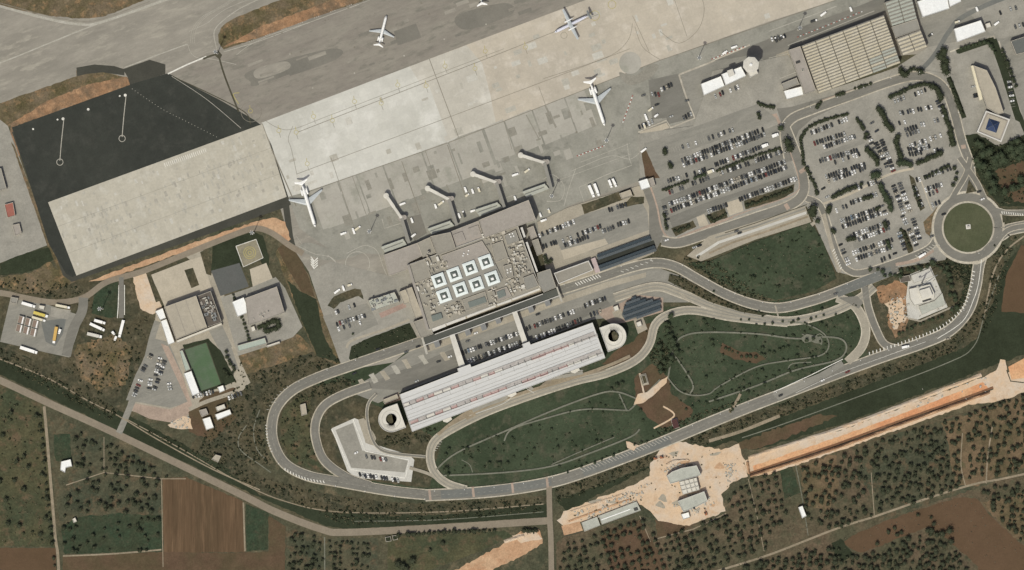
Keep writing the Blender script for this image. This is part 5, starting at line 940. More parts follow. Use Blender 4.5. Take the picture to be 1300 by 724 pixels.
# depot
for k in range(6):
    i, j = k % 3, k // 3; o = (24.5 + 9 * i - 2.4 * j, 400.5 + 2.6 * i + 10.6 * j); lb = f'brown sectioned storage tank block, {("left", "middle", "right")[i]} of the {("upper", "lower")[j]} three in the depot'
    e = building('storage_block', lb, 'storage tank', [o, (o[0] + 7.6, o[1] + 2.2), (o[0] + 5.4, o[1] + 11.6), (o[0] - 2.2, o[1] + 9.4)], 2.6, C_CONT, C_CONC, .3, group='storage blocks in the depot', windows=False); part(e, 'white_catwalk', C_WHITE, [(o[0] + 5.2, o[1] + 1.6), (o[0] + 6.6, o[1] + 2), (o[0] + 4.4, o[1] + 11.2), (o[0] + 3, o[1] + 10.8)], 2.9, 3.5)
def truck(lb, x0, y0, x1, y1, w_, m, name='parked_trailer', cat='trailer', cab=True, group=None):
    wx0, wy0, _ = W(x0, y0); wx1, wy1, _ = W(x1, y1); L = math.hypot(wx1 - wx0, wy1 - wy0); a = math.atan2(wy1 - wy0, wx1 - wx0); e = empty(name, ((wx0 + wx1) / 2, (wy0 + wy1) / 2, gz((x0 + x1) / 2, (y0 + y1) / 2)), a, lb, cat, group); W_ = w_ * S
    c = min(2.4, L * .22) if cab else 0
    q = MB(); q.box(-c / 2 - .15 * bool(cab), 0, .8, L - c - .3, W_, 2.4); q.build('cargo_box', m, e)
    q = MB(); q.box(0, 0, .45, L - .3, W_ * .7, .33); q.build('chassis', C_DARK, e)
    if cab: q = MB(); q.box(L / 2 - c / 2, 0, .8, c, W_ * .94, 1.7, 0, 0, None, .9); q.build('cab', C_WHITE, e); q = MB(); q.box(L / 2 - .25, 0, 1.6, .3, W_ * .86, .75); q.build('windscreen', C_GLASS, e)
    for s_ in (-.36, -.28, .36):
        for t in (-1, 1): q = MB(); q.tube((s_ * L, t * W_ * .36, .45), (s_ * L, t * W_ * .5, .45), .45, n=8); q.build('wheel', C_TYRE, e)
    return e
for a_ in (('white trailer in the northwest corner of the depot', 28, 384.6, 45, 389.6, 3.6, C_WHITE), ('yellow trailer beside the depot storage blocks', 43, 396.6, 61, 402, 3.8, C_YEL), ('cream trailer just below the yellow one', 41, 402.6, 58, 407.6, 3, C_CREAM), ('cream trailer along the depot north fence', 71, 387.4, 89, 391, 3.2, C_CREAM), ('amber trailer parked upright in the east of the depot', 72, 415, 68.4, 436, 3.8, C_AMB), ('small white van beside the upright amber trailer', 77, 418, 75, 424, 3, C_WHITE), ('white trailer on the south edge of the depot', 26, 441, 47.6, 448, 4, C_WHITE), ('white trailer, upper of three in the scrub east of depot', 120, 406.6, 134, 410.6, 3.6, C_WHITE), ('white bent trailer, middle of three in the scrub east of depot', 114.6, 411, 133, 419.6, 3.6, C_WHITE), ('grey white trailer, lowest of three in the scrub', 111, 423.6, 129.6, 428, 4, R_PALE), ('tall white container by the fence east of the scrub', 157, 406.6, 151.6, 428.4, 3.6, C_WHITE), ('small white vehicle near the tall container', 148, 427, 145.6, 432.4, 2.8, C_WHITE), ('short white truck in the scrub north of the tall container', 142.6, 421, 145.6, 425, 3, C_WHITE)): truck(*a_)
bld('depot_hut', 'grey square hut in the depot northwest corner', 'hut', [(14.6, 377), (23.6, 378.6), (21.6, 386), (13.4, 384)], 3, R_GREY); bld('depot_hut', 'pale square hut between the white and cream depot trailers', 'hut', [(50, 387.6), (57.4, 388.6), (56, 394), (49.4, 392.6)], 3, R_PALE)
for a_ in (('long white bus parked in the left bay by the terminal', 747.6, 235.4, 754, 250.6, 3.6, C_WHITE, 'airport_bus', 'bus'), ('long white bus parked second from left by the terminal', 754.4, 233.4, 760.4, 249, 3.4, C_WHITE, 'airport_bus', 'bus'), ('short white bus, left of the pair near the hut', 772.8, 228.6, 776.6, 238.4, 3, C_WHITE, 'airport_bus', 'bus'), ('short white bus, right of the pair near the hut', 777.4, 227, 782.4, 237.4, 3, C_WHITE, 'airport_bus', 'bus'), ('white coach parked on the kerb south of the east car park', 1166, 327, 1175, 321.6, 3, C_WHITE, 'coach', 'bus'), ('white coach on the main road below the building site', 1144.6, 441.4, 1154, 439.4, 3, C_WHITE, 'coach', 'bus')): truck(*a_)
# ================================================================ CONSTRUCTION SITES
e = bld('new_building', 'unfinished pale building with a curved north wall on the dirt site', 'building under construction', [(846, 604), (853, 598.6), (865, 594), (884, 590.6), (889.6, 603), (850.6, 614)], 7, R_GREEN, C_WALLW)
e = bld('frame_building', 'open gridded concrete frame between the two new pale buildings', 'building under construction', [(862, 611.6), (884, 606), (888, 621.6), (866.6, 628)], 5, R_PALE, C_CONC, .3)
for k in range(1, 4): part(e, 'beam', C_CONC, [(862 + 5.6 * k, 611.6 - 1.4 * k), (862.8 + 5.6 * k, 611.4 - 1.4 * k), (867.4 + 5.6 * k, 627.6 - 1.5 * k), (866.6 + 5.6 * k, 627.8 - 1.5 * k)], 5, 5.9)
for k in range(1, 3): part(e, 'beam', C_CONC, [(862 + 1.5 * k, 611.6 + 5.2 * k), (884 + 1.4 * k, 606 + 5.2 * k), (884.3 + 1.4 * k, 606.9 + 5.2 * k), (862.3 + 1.5 * k, 612.4 + 5.2 * k)], 5.02, 5.8)
e = bld('new_building', 'unfinished pale rectangular building, southern of the two on the dirt site', 'building under construction', [(860, 636), (893.6, 623.4), (898, 636), (880, 645), (867, 649.6)], 7, R_GREEN, C_WALLW); unit(e, 881, 645, 7, 2, 2, 1, 20, C_DARK, False)
bld('site_store', 'small white container store at the south of the dirt site', 'container', [(864, 653), (874, 650), (876, 657), (867, 659.6)], 3, R_WHITE, windows=False)
e = bld('station_box', 'long grey green cut-and-cover station roof beside the dirt strip', 'station roof', [(738, 663.6), (758, 656), (762, 667), (742, 675)], 1.6, R_GREEN, C_CONC, .4, windows=False); e = bld('station_box', 'longer grey green station roof section with a dark shaft at its east end', 'station roof', [(760, 655), (808, 636.6), (813.6, 648), (764, 666)], 1.8, R_GREEN, C_CONC, .4, windows=False)
part(e, 'shaft_opening', C_DARK, [(804, 645), (809, 643.4), (810.6, 647.4), (805.6, 649)], 1.8, 1.95); part(e, 'middle_rail', C_WHITE, [(763, 659.6), (800, 646), (800.4, 647), (763.4, 660.6)], 1.8, 2)
sheet('excavation_floor', [(712, 668), (736, 662), (740, 674), (716, 680)], M_ORANGE); ribbon('excavation_edge', [(712, 668), (716, 681), (741, 674)], 1.4, M_SLOT, sm=False); ribbon('excavation_edge', [(818, 645), (800, 654), (764, 667)], 1, M_SLOT, sm=False)
sheet('pale_dirt_patch', [(912, 572), (938, 564), (944, 584), (938, 600), (930, 584)], M_WHITISH if False else M_DIRT, rag=1); rr_ = random.Random(5)
for k in range(26):
    x, y = rr_.uniform(720, 935), rr_.uniform(575, 660)
    if inside((x, y), [(716, 668), (716, 650), (824, 604), (842, 566), (936, 566), (944, 588), (916, 628), (874, 668), (826, 650), (760, 656)]): sheet('dirt_track', smooth([(x, y), (x + rr_.uniform(4, 16), y - rr_.uniform(1, 6)), (x + rr_.uniform(4, 14), y + rr_.uniform(1, 5)), (x + 1, y + 2)], True, 3), rr_.choice((M_PAVE, M_ORANGE, M_PATHP, M_PAVE)), rag=.4)
# open trench: raised spoil banks and painted shade lines make it look sunken
sheet('trench_floor', [(955, 592), (1075, 551), (1160, 520), (1248, 485), (1258, 497), (1150, 531), (1060, 565), (958, 600)], M_TRENCH, rag=.5); ribbon('trench_wall_shade', [(952, 601), (1060, 565), (1150, 532), (1240, 500), (1261, 492)], 3.4, M_GULLY_SHADE, sm=False); ribbon('trench_wall_shade', [(948, 588), (950, 603), (1060, 567), (1150, 534), (1240, 502), (1261, 494)], 1.5, M_SLOT, sm=False); ribbon('trench_wall_shade', [(1278, 470), (1283, 484), (1300, 486)], 1.4, M_SLOT, sm=False); sheet('trench_floor', [(1280, 466), (1302, 454), (1400, 425), (1400, 455), (1300, 480), (1284, 482)], M_TRENCH)  # wall ribbons are flat dark strips, trench shade painted as colour
def bank(pts, w_, h, m):
    p = smooth(pts, False, 10); r_ = random.Random(len(pts) * 7 + int(h * 10)); V_ = []; F_ = []; m_ = 5
    for i, (x, y) in enumerate(p):
        a, b_ = p[max(i - 1, 0)], p[min(i + 1, len(p) - 1)]; dx, dy = b_[0] - a[0], b_[1] - a[1]; L = math.hypot(dx, dy)
        for k in range(m_): t = k / (m_ - 1) * 2 - 1; ww = w_ / 2 * t * r_.uniform(.85, 1.15); V_.append(W(x - dy / L * ww, y + dx / L * ww, gz(x, y) - .05 + max(0, h * (1 - abs(t) ** 1.6)) * r_.uniform(.6, 1.25)))
    for i in range(len(p) - 1):
        for k in range(m_ - 1): F_.append((i * m_ + k, i * m_ + k + 1, (i + 1) * m_ + k + 1, (i + 1) * m_ + k))
    o = newobj('spoil_bank', V_, F_, m); tag(o, kind='structure')
    for pl in o.data.polygons:
        if pl.normal.z < 0: pl.flip()
bank([(950, 582), (1010, 562), (1075, 541), (1160, 509), (1246, 476)], 5, 1.4, M_DIRT); bank([(952, 604.5), (1060, 569.5), (1150, 536.5), (1256, 498.5)], 4, 4.6, M_ORANGE); bank([(949, 586), (951, 602)], 3.4, 3, M_ORANGE); bank([(846, 590), (856, 585), (874, 584)], 3, 1.6, M_DIRT); bank([(640, 688), (665, 680)], 5, 1.5, M_DIRT); bank([(724, 650), (760, 638), (790, 628)], 4, 1, M_DIRT); bank([(722, 662), (760, 648), (800, 634)], 3, .8, M_ORANGE)  # tall south trench bank is built up to throw shade into the trench
e = bld('unfinished_block', 'unfinished building with inner concrete box on the pale slab by the roundabout', 'building under construction', [(1153.4, 367), (1180, 361), (1186, 373), (1185, 380), (1178, 384), (1160, 388), (1155, 380)], 4, R_PALE, C_CONC, .3); part(e, 'upper_box', C_CONC, [(1166, 369), (1179, 365), (1183, 375), (1170, 380)], 4, 7, R_PALE); part(e, 'pit_cover', C_DARK, [(1170, 382), (1181, 378.6), (1182, 380.6), (1171, 384)], 4, 4.4)
bld('low_block', 'low pale unfinished block on the north end of the slab by the roundabout', 'building under construction', [(1156, 350), (1180, 340.6), (1185, 351), (1160, 360)], 1.4, M_WHITISH, C_CONC, .2, windows=False); bld('low_block', 'low grey green unfinished floor on the south end of the slab', 'building under construction', [(1166, 389), (1186, 382), (1196, 372), (1200, 387), (1170, 400)], 1.6, R_GREEN, C_CONC, .2, windows=False); bld('site_cabin', 'mauve grey flat cabin at the north of the building site', 'cabin', [(1141, 352), (1154, 349.4), (1156, 357), (1143, 359)], 3, R_DARK); 
e = empty('crane', W(1170, 360, gz(1170, 360)), 0, 'thin grey tower crane standing on the pale slab', 'tower crane'); q = MB(); q.box(0, 0, 0, 1, 1, 20); q.build('mast', C_STEEL, e); q = MB(); q.box(4, 2, 20, 22, .6, .7, .6); q.build('jib', C_STEEL, e); q = MB(); q.box(-6, -3.2, 19.2, 2, 1.4, 1.2, .6); q.build('counterweight', C_CONC, e)
e = bld('ruin', 'roofless grey walled square room inside the garden plaza', 'enclosure', [(814, 477.4), (819, 476), (822, 486), (817, 487.4)], 1, M_SCRUB, C_WALL, .6, windows=False)
e = empty('rest_pavilion', W(857, 538, gz(857, 538)), 0, 'dark red roofed pavilion on the park path by the main road', 'pavilion')
part(e, 'floor', C_CONC, [(851.5, 533), (859.5, 530.5), (863, 543), (855, 545)], 0, .2); part(e, 'roof', flat('maroon_roof', (74, 46, 44), .8), [(852, 533.6), (859, 531.4), (862, 542.6), (855.4, 544.4)], 2.6, 3)
for x, y in ((853, 534.4), (858.4, 532.6), (861, 541.6), (856, 543.4)): wx, wy, _ = W(x, y); q = MB(); q.tube((0, 0, 0), (0, 0, 2.6), .15, n=6); q.build('post', C_DARK, e, loc=(wx - e.location.x, wy - e.location.y, 0))
e = empty('monument', W(1229, 288, gz(1229, 288)), 0, 'small pale square monument in the middle of the roundabout lawn', 'monument'); q = MB(); q.box(0, 0, 0, 4.4, 4.4, .4, .1); q.build('plinth', C_WALLW, e); q = MB(); q.box(0, 0, .4, 2, 2, 1.6, .1, 0, None, .8); q.build('block', C_CONC, e)
# site machinery
def digger(lb, x, y, a):
    e = empty('excavator', W(x, y, gz(x, y)), a, lb, 'excavator', 'machines on the dirt site'); q = MB(); q.box(0, .9, 0, 3.4, .6, .8); q.box(0, -.9, 0, 3.4, .6, .8); q.build('track', C_DARK, e); q = MB(); q.box(-.3, 0, .8, 2.8, 2.2, 1.2); q.build('engine_house', C_ORNG, e); q = MB(); q.box(.6, .5, 2, 1.2, 1, 1); q.build('cab', C_GLASS, e); q = MB(); q.tube((1, -.3, 1.5), (3.2, -.3, 3.4), .25, n=6); q.tube((3.2, -.3, 3.4), (4.8, -.3, 1), .2, n=6); q.build('boom', C_ORNG, e); q = MB(); q.box(4.8, -.3, .4, .9, 1, .8); q.build('bucket', C_DARK, e)
digger('orange excavator at the south of the dirt site', 896, 652, 1.9); digger('orange excavator below the main road, left of the pair', 832, 582, .3); digger('orange excavator below the main road, right of the pair', 840, 580.6, .2)
# ================================================================ AIRCRAFT
def fuselage(b, L, r, z, tail_up=.35, nose=.12, tail=.3):
    N = 14; rings = []
    for s_, k, dz in ((0, .06, -.25), (.01, .3, -.2), (.03, .58, -.12), (.06, .82, -.05), (nose, 1, 0), (.35, 1, 0), (1 - tail, 1, 0), (1 - tail * .6, .82, tail_up * .25), (1 - tail * .3, .52, tail_up * .6), (.985, .2, tail_up * .95), (1, .05, tail_up)):
        x = L * (.5 - s_); rings.append([(x, r * k * math.cos(2 * math.pi * i / N), z + r * dz * 2 + r * k * math.sin(2 * math.pi * i / N)) for i in range(N)])
    b.loft(rings)
def wing(name, e, m, x0, c0, x1, c1, y0, y1, z0, z1, t=.35):
    b = MB()
    def sec(x, c, y, z, t): return [(x + c * .5, y, z), (x + c * .2, y, z + t * .6), (x - c * .25, y, z + t * .4), (x - c * .5, y, z), (x - c * .2, y, z - t * .3), (x + c * .25, y, z - t * .4)]
    b.loft([sec(x0, c0, y0, z0, t), sec(x1, c1, y1, z1, t * .35)] if y1 > y0 else [sec(x1, c1, y1, z1, t * .35), sec(x0, c0, y0, z0, t)]); return b.build(name, m, e)
def gear(e, x, y, z, r=.5):
    b = MB(); b.tube((x, y, r), (x, y, z), .12, n=6); g_ = b.build('landing_gear', C_STEEL, e)
    for s_ in (-.25, .25): q = MB(); q.tube((x, y + s_ - .1, r), (x, y + s_ + .1, r), r, n=10); q.build('tyre', C_TYRE, g_)
def windows(e, L, r, z, a, b_, n):
    for s_ in (-1, 1):
        q = MB()
        for k in range(n): x = L * (a + (b_ - a) * k / (n - 1)); q.box(x, s_ * r * .99, z + .2, .3, .06, .4)
        q.build('cabin_windows', C_GLASS, e)
    q = MB(); q.loft([[(L * .5 - L * .045, y * 1.0, z + r * .42) for y in (-r * .55, -r * .2, r * .2, r * .55)], [(L * .5 - L * .062, y, z + r * .82) for y in (-r * .5, -r * .2, r * .2, r * .5)]], cap=False); q.build('cockpit_glass', C_GLASS, e)
def place(e, nose, tail):
    a, b = W(*nose), W(*tail); e.location = ((a[0] + b[0]) / 2, (a[1] + b[1]) / 2, gz((nose[0] + tail[0]) / 2, (nose[1] + tail[1]) / 2)); e.rotation_euler = (0, 0, math.atan2(a[1] - b[1], a[0] - b[0]))
def rearjet(lb, nose, tail, span, fr=1.7, wingx=-.06, sweep=.16, stripe=None):
    L = math.dist(nose, tail) * S; e = empty('parked_jet', (0, 0, 0), 0, lb, 'airplane', 'aircraft on the apron'); z = 3.1 * fr / 1.7
    b = MB(); fuselage(b, L, fr, z); b.build('fuselage', C_WHITE, e, sm=True)
    for s_ in (-1, 1):
        wing('wing', e, C_AIRG, L * wingx, L * .15, L * (wingx - sweep), L * .035, s_ * fr * .5, s_ * span / 2, z - fr * .55, z + fr * .15, .7)
        wing('tailplane', e, C_WHITE, -L * .475, L * .075, -L * .53, L * .03, s_ * .05, s_ * span * .19, z + fr * 2.9, z + fr * 2.95, .3)
        q = MB(); q.loft([[(x, s_ * fr * 1.55 + r_ * math.cos(2 * math.pi * i / 12), z + .35 + r_ * math.sin(2 * math.pi * i / 12)) for i in range(12)] for x, r_ in ((-L * .22, fr * .42), (-L * .24, fr * .5), (-L * .33, fr * .48), (-L * .37, fr * .3))]); en = q.build('engine', C_WHITE, e, sm=True)
        q = MB(); q.tube((-L * .2195, s_ * fr * 1.55, z + .35), (-L * .218, s_ * fr * 1.55, z + .35), fr * .36, n=12); q.build('intake', C_DARK, en); q = MB(); q.box(-L * .29, s_ * fr * 1.05, z + .25, L * .06, fr * .5, .25); q.build('pylon', C_WHITE, en)
    q = MB(); h0 = z + fr * .5; h1 = z + fr * 2.9
    q.loft([[(-L * .36, 0, h0), (-L * .42, .18, h0), (-L * .48, 0, h0), (-L * .42, -.18, h0)], [(-L * .44, 0, h1), (-L * .47, .12, h1), (-L * .515, 0, h1), (-L * .47, -.12, h1)]]); q.build('fin', C_WHITE, e)
    windows(e, L, fr, z, -.2, .38, 30); gear(e, L * .4, 0, z - fr * .8, .35); gear(e, -L * .1, fr * 1.3, z - fr * .6); gear(e, -L * .1, -fr * 1.3, z - fr * .6); place(e, nose, tail); return e
rearjet('white twin rear engine jet parked nose down at the left of the terminal stands', (400.5, 288.5), (383, 232), 33)
rearjet('white twin rear engine jet parked nose down left of the fenced vehicle park', (767.5, 160), (749, 104), 33)
rearjet('small white jet taxiing nose up on the dark taxilane', (490.6, 20), (481, 58), 24.5, 1.35, -.02, .1)
rearjet('white jet cut off by the top edge of the picture', (604, -42), (612, 6), 26, 1.35)
def turboprop(lb, nose, tail, span):
    L = math.dist(nose, tail) * S; fr = 1.5; z = 3; e = empty('parked_propeller_plane', (0, 0, 0), 0, lb, 'airplane', 'aircraft on the apron')
    b = MB(); fuselage(b, L, fr, z, .5); b.build('fuselage', C_LAV, e, sm=True)
    for s_ in (-1, 1):
        wing('wing', e, C_AIRG, L * .06, L * .105, L * .05, L * .05, s_ * .1, s_ * span / 2, z + fr, z + fr + .4, .55); wing('tailplane', e, C_STEEL, -L * .46, L * .07, -L * .475, L * .045, s_ * .05, s_ * span * .14, z + fr * 3.2, z + fr * 3.2, .3)
        q = MB(); q.loft([[(x, s_ * 4.2 + r_ * math.cos(2 * math.pi * i / 10), z + fr + r_ * .9 * math.sin(2 * math.pi * i / 10)) for i in range(10)] for x, r_ in ((L * .17, .3), (L * .16, .6), (L * .08, .75), (-L * .02, .6), (-L * .08, .25))]); en = q.build('engine', C_WHITE, e, sm=True)
        for k in range(6): a = math.pi * k / 3; q = MB(); q.loft([[(L * .171, s_ * 4.2 + math.cos(a) * .2 + dx, z + fr + math.sin(a) * .2 + dz), (L * .174, s_ * 4.2 + math.cos(a) * 2 + dx, z + fr + math.sin(a) * 2 + dz)] for dx, dz in ((-.12 * math.sin(a), .12 * math.cos(a)), (.12 * math.sin(a), -.12 * math.cos(a)))], cap=False); q.build('propeller_blade', C_DARK, en)
    q = MB(); q.loft([[(-L * .34, 0, z + fr * .7), (-L * .4, .18, z + fr * .7), (-L * .48, 0, z + fr * .7), (-L * .4, -.18, z + fr * .7)], [(-L * .43, 0, z + fr * 3.2), (-L * .46, .12, z + fr * 3.2), (-L * .5, 0, z + fr * 3.2), (-L * .46, -.12, z + fr * 3.2)]]); q.build('fin', C_STEEL, e)
    windows(e, L, fr, z, -.25, .38, 26); gear(e, L * .4, 0, z - fr * .8, .35); gear(e, 0, 4.2, z + fr * .5); gear(e, 0, -4.2, z + fr * .5); place(e, nose, tail)
turboprop('pale blue propeller plane with grey straight wings on the beige apron', (704, 41.5), (749, 19), 32)
# ================================================================ JET BRIDGES
def bridge(lb, foot, rot, cab):
    e = empty('jet_bridge', W(*rot, gz(*rot)), 0, lb, 'jet bridge', 'jet bridges at the terminal'); ox, oy = e.location.x, e.location.y
    def seg(nm, a, b, w_, z, h, m, mt=None):
        ax, ay, _ = W(*a); bx, by, _ = W(*b); L = math.hypot(bx - ax, by - ay); q = MB(); q.box((ax + bx) / 2 - ox, (ay + by) / 2 - oy, z, L, w_, h, math.atan2(by - ay, bx - ax)); return q.build(nm, m, e)
    seg('fixed_walkway', foot, rot, 3.0, 4.2, 3.2, R_GREY)
    mid = ((rot[0] + cab[0]) / 2, (rot[1] + cab[1]) / 2); seg('tunnel', rot, mid, 2.6, 4.2, 3.0, R_PALE); seg('tunnel', mid, cab, 3.0, 4.0, 3.4, R_PALE)
    q = MB(); q.tube((0, 0, 3.5), (0, 0, 6.9), 3.1, n=16); q.tube((2.6, .95, 3.5), (2.6, .95, 6.6), 2.4, n=12); q.build('rotunda', R_WARM, e); q = MB(); q.tube((0, 0, 0), (0, 0, 3.5), .5, n=8); q.build('column', C_STEEL, e)
    cx_, cy_, _ = W(*cab); q = MB(); q.tube((cx_ - ox, cy_ - oy, 3.5), (cx_ - ox, cy_ - oy, 6.9), 2.7, n=12); q.build('cab', R_PALE, e)
    mx_, my_, _ = W(cab[0] * .8 + rot[0] * .2, cab[1] * .8 + rot[1] * .2); q = MB(); q.box(mx_ - ox, my_ - oy, 1, 1, 3.6, .5); q.tube((mx_ - ox, my_ - oy, 1.4), (mx_ - ox, my_ - oy, 3.8), .3); q.build('wheel_bogie', C_DARK, e)
    fx, fy, _ = W(*foot)
    for t in (.3, .7): q = MB(); q.box((fx - ox) * t, (fy - oy) * t, 0, .6, .6, 3.8); q.build('column', C_STEEL, e)
bridge('jet bridge nearest the left end of the terminal', (519.5, 309), (510, 277.5), (490.5, 249)); bridge('second jet bridge from the left', (580, 286.5), (570, 253.5), (543, 239.6)); bridge('third jet bridge from the left', (640.5, 264), (630, 232), (600.5, 221.5)); bridge('rightmost jet bridge, near the right end of the terminal', (700, 241), (691, 207), (661, 197.5))
for i, q in enumerate(([(484, 313.6), (512, 303.4), (516.6, 311), (489, 321)], [(543, 290.5), (571.6, 280.4), (577, 287), (548, 298)], [(603, 266.5), (631.6, 257), (638, 264), (609, 275)], [(663, 243.6), (691.6, 233.4), (697, 240), (668.4, 251)])):
    lb = 'grey sloping boarding ramp block left of the ' + ('first', 'second', 'third', 'rightmost')[i] + ' jet bridge walkway'; P = q
    e = empty('boarding_ramp', W(sum(p[0] for p in P) / 4, sum(p[1] for p in P) / 4, gz(P[0][0], P[0][1])), 0, lb, 'ramp block', 'boarding ramp blocks along the terminal')
    part(e, 'base', C_CONC, P, 0, 2.6, R_GREEN); part(e, 'upper_ramp', C_CONC, [P[0], P[1], (P[1][0] + 1, P[1][1] + 2.4), (P[0][0] + 1, P[0][1] + 2.4)], 2.6, 5, R_GREEN)
    part(e, 'handrail', C_STEEL, [(P[0][0] + 3, P[0][1] + 3.4), (P[1][0] - 1, P[1][1] + 4.4), (P[1][0] - .8, P[1][1] + 5), (P[0][0] + 3.2, P[0][1] + 4)], 2.6, 3.6)
# ================================================================ LAMP MASTS
mast0 = empty('floodlight_mast', (0, 0, 0), 0, 'tall floodlight mast', 'lamp mast', 'floodlight masts'); q = MB(); q.tube((0, 0, 0), (0, 0, 30), .5, .25, 8); q.build('pole', C_STEEL, mast0); q = MB(); q.tube((0, 0, 29.4), (0, 0, 29.8), 1.5, 1.5, 10); q.build('ring_platform', C_STEEL, mast0)
q = MB(); q.box(0, 0, 0, 1.6, 1.6, .5); q.build('base', C_CONC, mast0)
for k in range(6): a = math.pi * k / 3; q = MB(); q.box(1.7 * math.cos(a), 1.7 * math.sin(a), 29.2, .7, .5, .4, a); q.build('lamp', C_WHITE, mast0)
KIDS[mast0.name] = list(mast0.children)
for i, (x, y, lb) in enumerate([(470, 294.5, 'floodlight mast on the apron left of the first jet bridge'), (886, 75.5, 'floodlight mast at the north corner of the tower yard'), (769, 180, 'floodlight mast right of the nose down jet'), (276, 68, 'floodlight mast at the taxiway corner above the black tarmac'), (1013, 38, 'floodlight mast on the service road above the vast shed'), (130, 392, 'floodlight mast by the depot fence'), (700, 250, 'floodlight mast near the east end of the terminal'), (322, 296, 'floodlight mast behind the yellow ringed helipad')]):
    if i == 0: mast0.location = W(x, y, gz(x, y)); mast0['label'] = lb
    else: copy_tree(mast0, W(x, y, gz(x, y)), 0, None, lb)
sl0 = empty('street_lamp', (0, 0, 0), 0, 'street lamp', 'street lamp', 'street lamps along the roads'); q = MB(); q.tube((0, 0, 0), (0, 0, 9), .14, .09, 6); q.build('pole', C_STEEL, sl0); q = MB(); q.tube((0, 0, 8.9), (1.6, 0, 9.1), .07, n=5); q.build('arm', C_STEEL, sl0); q = MB(); q.box(2, 0, 9, .9, .35, .18); q.build('lamp_head', C_WHITE, sl0); KIDS[sl0.name] = list(sl0.children); first = True
def along(p, d0, step):
    p = smooth(p, False, 8); d = 0; nxt = d0; out = []
    for i in range(len(p) - 1):
        L = math.dist(p[i], p[i + 1])
        while nxt <= d + L and L > 0: t = (nxt - d) / L; out.append((p[i][0] + (p[i + 1][0] - p[i][0]) * t, p[i][1] + (p[i + 1][1] - p[i][1]) * t, math.atan2(p[i + 1][1] - p[i][1], p[i + 1][0] - p[i][0]))); nxt += step
        d += L
    return out
def sf(n): return str(n) + ('th' if 10 <= n % 100 <= 20 else {1: 'st', 2: 'nd', 3: 'rd'}.get(n % 10, 'th'))
for nm, p, off, st in (('main road below the park', [q for q in hwy if q[0] < 1300], 8.2, 38), ('loop road', loop, 7.6, 38), ('east access road', up_e, 7.6, 38), ('road above the east car park', nroad, 6.6, 36)):
    for k, (x, y, a) in enumerate(along(p, 12, st)):
        px, py = x + math.sin(a) * off, y - math.cos(a) * off; lb = f'slim grey street lamp on the verge, {sf(k + 1)} along the {nm}'
        o = sl0 if first else copy_tree(sl0, (0, 0, 0)); first = False; o.location = W(px, py, gz(px, py)); o.rotation_euler = (0, 0, -a - math.pi / 2); o['label'] = lb
# ================================================================ CARS
PAINTS = [('white', (232, 232, 228), 22), ('silver', (178, 180, 176), 17), ('grey', (98, 100, 98), 14), ('dark grey', (50, 51, 50), 22), ('black', (27, 28, 28), 22), ('dark blue', (34, 40, 52), 7), ('red', (112, 52, 46), 3), ('beige', (172, 162, 140), 3), ('pale blue', (116, 130, 142), 1)]
CARM = {}
def car_mesh(L, Wd, hatch, paint):
    b = MB(); x = L / 2; y = Wd / 2
    L *= 1.06; Wd *= 1.1; x = L / 2; y = Wd / 2; out = lambda k, z, dx=0: [(x * k - .22 + dx, -y * .62 * k, z), (x * k + dx, -y * .3, z), (x * k + dx, y * .3, z), (x * k - .22 + dx, y * .62 * k, z), (x * .55, y * k, z), (-x * .7, y * k, z), (-x * k, y * .75, z), (-x * k, -y * .75, z), (-x * .7, -y * k, z), (x * .55, -y * k, z)]
    b.loft([out(.97, .28), out(1, .5), out(1, .72), out(.95, .86)], 0)
    r = -.93 if hatch else -.55
    base = [(x * .38, -y * .86), (x * .38, y * .86), (x * r, y * .86), (x * r, -y * .86)]; top = [(x * .06, -y * .68), (x * .06, y * .68), (x * (r + .18), y * .68), (x * (r + .18), -y * .68)]
    k = len(b.v); b.v += [(*p, .86) for p in base] + [(*p, 1.42) for p in top]
    for i in range(4): j = (i + 1) % 4; b.f.append((k + i, k + j, k + 4 + j, k + 4 + i)); b.m.append(1)
    b.f.append((k + 4, k + 5, k + 6, k + 7)); b.m.append(0)
    for sx in (-.62, .62):
        for sy in (-1, 1): b.tube((x * sx, y * .8 * sy, .31), (x * sx, y * .98 * sy, .31), .31, n=7, mi=2)
    me = bpy.data.meshes.new('car'); me.from_pydata(b.v, [], b.f); me.polygons.foreach_set('material_index', b.m)
    for m in (paint, C_GLASS, C_TYRE): me.materials.append(m)
    me.update(); return me, b
car_geo = {}
for nm, c, wgt in PAINTS:
    pm = flat('car_paint_' + nm.replace(' ', '_'), c, .35, .1, .5, 0, 0); CARM[nm] = (pm, [car_mesh(4.3, 1.8, True, pm), car_mesh(4.65, 1.82, False, pm)])
rows = []                       # (lot phrase, row phrase, start, end, occupancy, group)
def row(lot, rw, a, b, occ=.8, step=3.35): rows.append((lot, rw, a, b, occ, step))
F = 'fenced car park right of the jets'
row(F, 'sparse first row', (857, 190), (900, 176), .4); row(F, 'second row', (879, 198.6), (968, 164.6), .85); row(F, 'third row', (868, 209.6), (970, 170.8), .88); row(F, 'left fourth row', (845, 231), (895, 216), .6); row(F, 'fourth row', (908, 209.4), (966, 187), .85)
row(F, 'shaded left row', (850, 244.4), (899, 226), .6); row(F, 'shaded right row', (914, 220), (995, 192), .7); row(F, 'sixth row', (850, 259.6), (996, 205.6), .95); row(F, 'seventh row', (852, 267.4), (998, 212.4), .92); row(F, 'short eighth row', (899, 268.6), (922, 260), .9); row(F, 'bottom row', (939, 253.4), (1011, 226.6), .9); row(F, 'upper left row', (866, 204), (880, 199), .8)
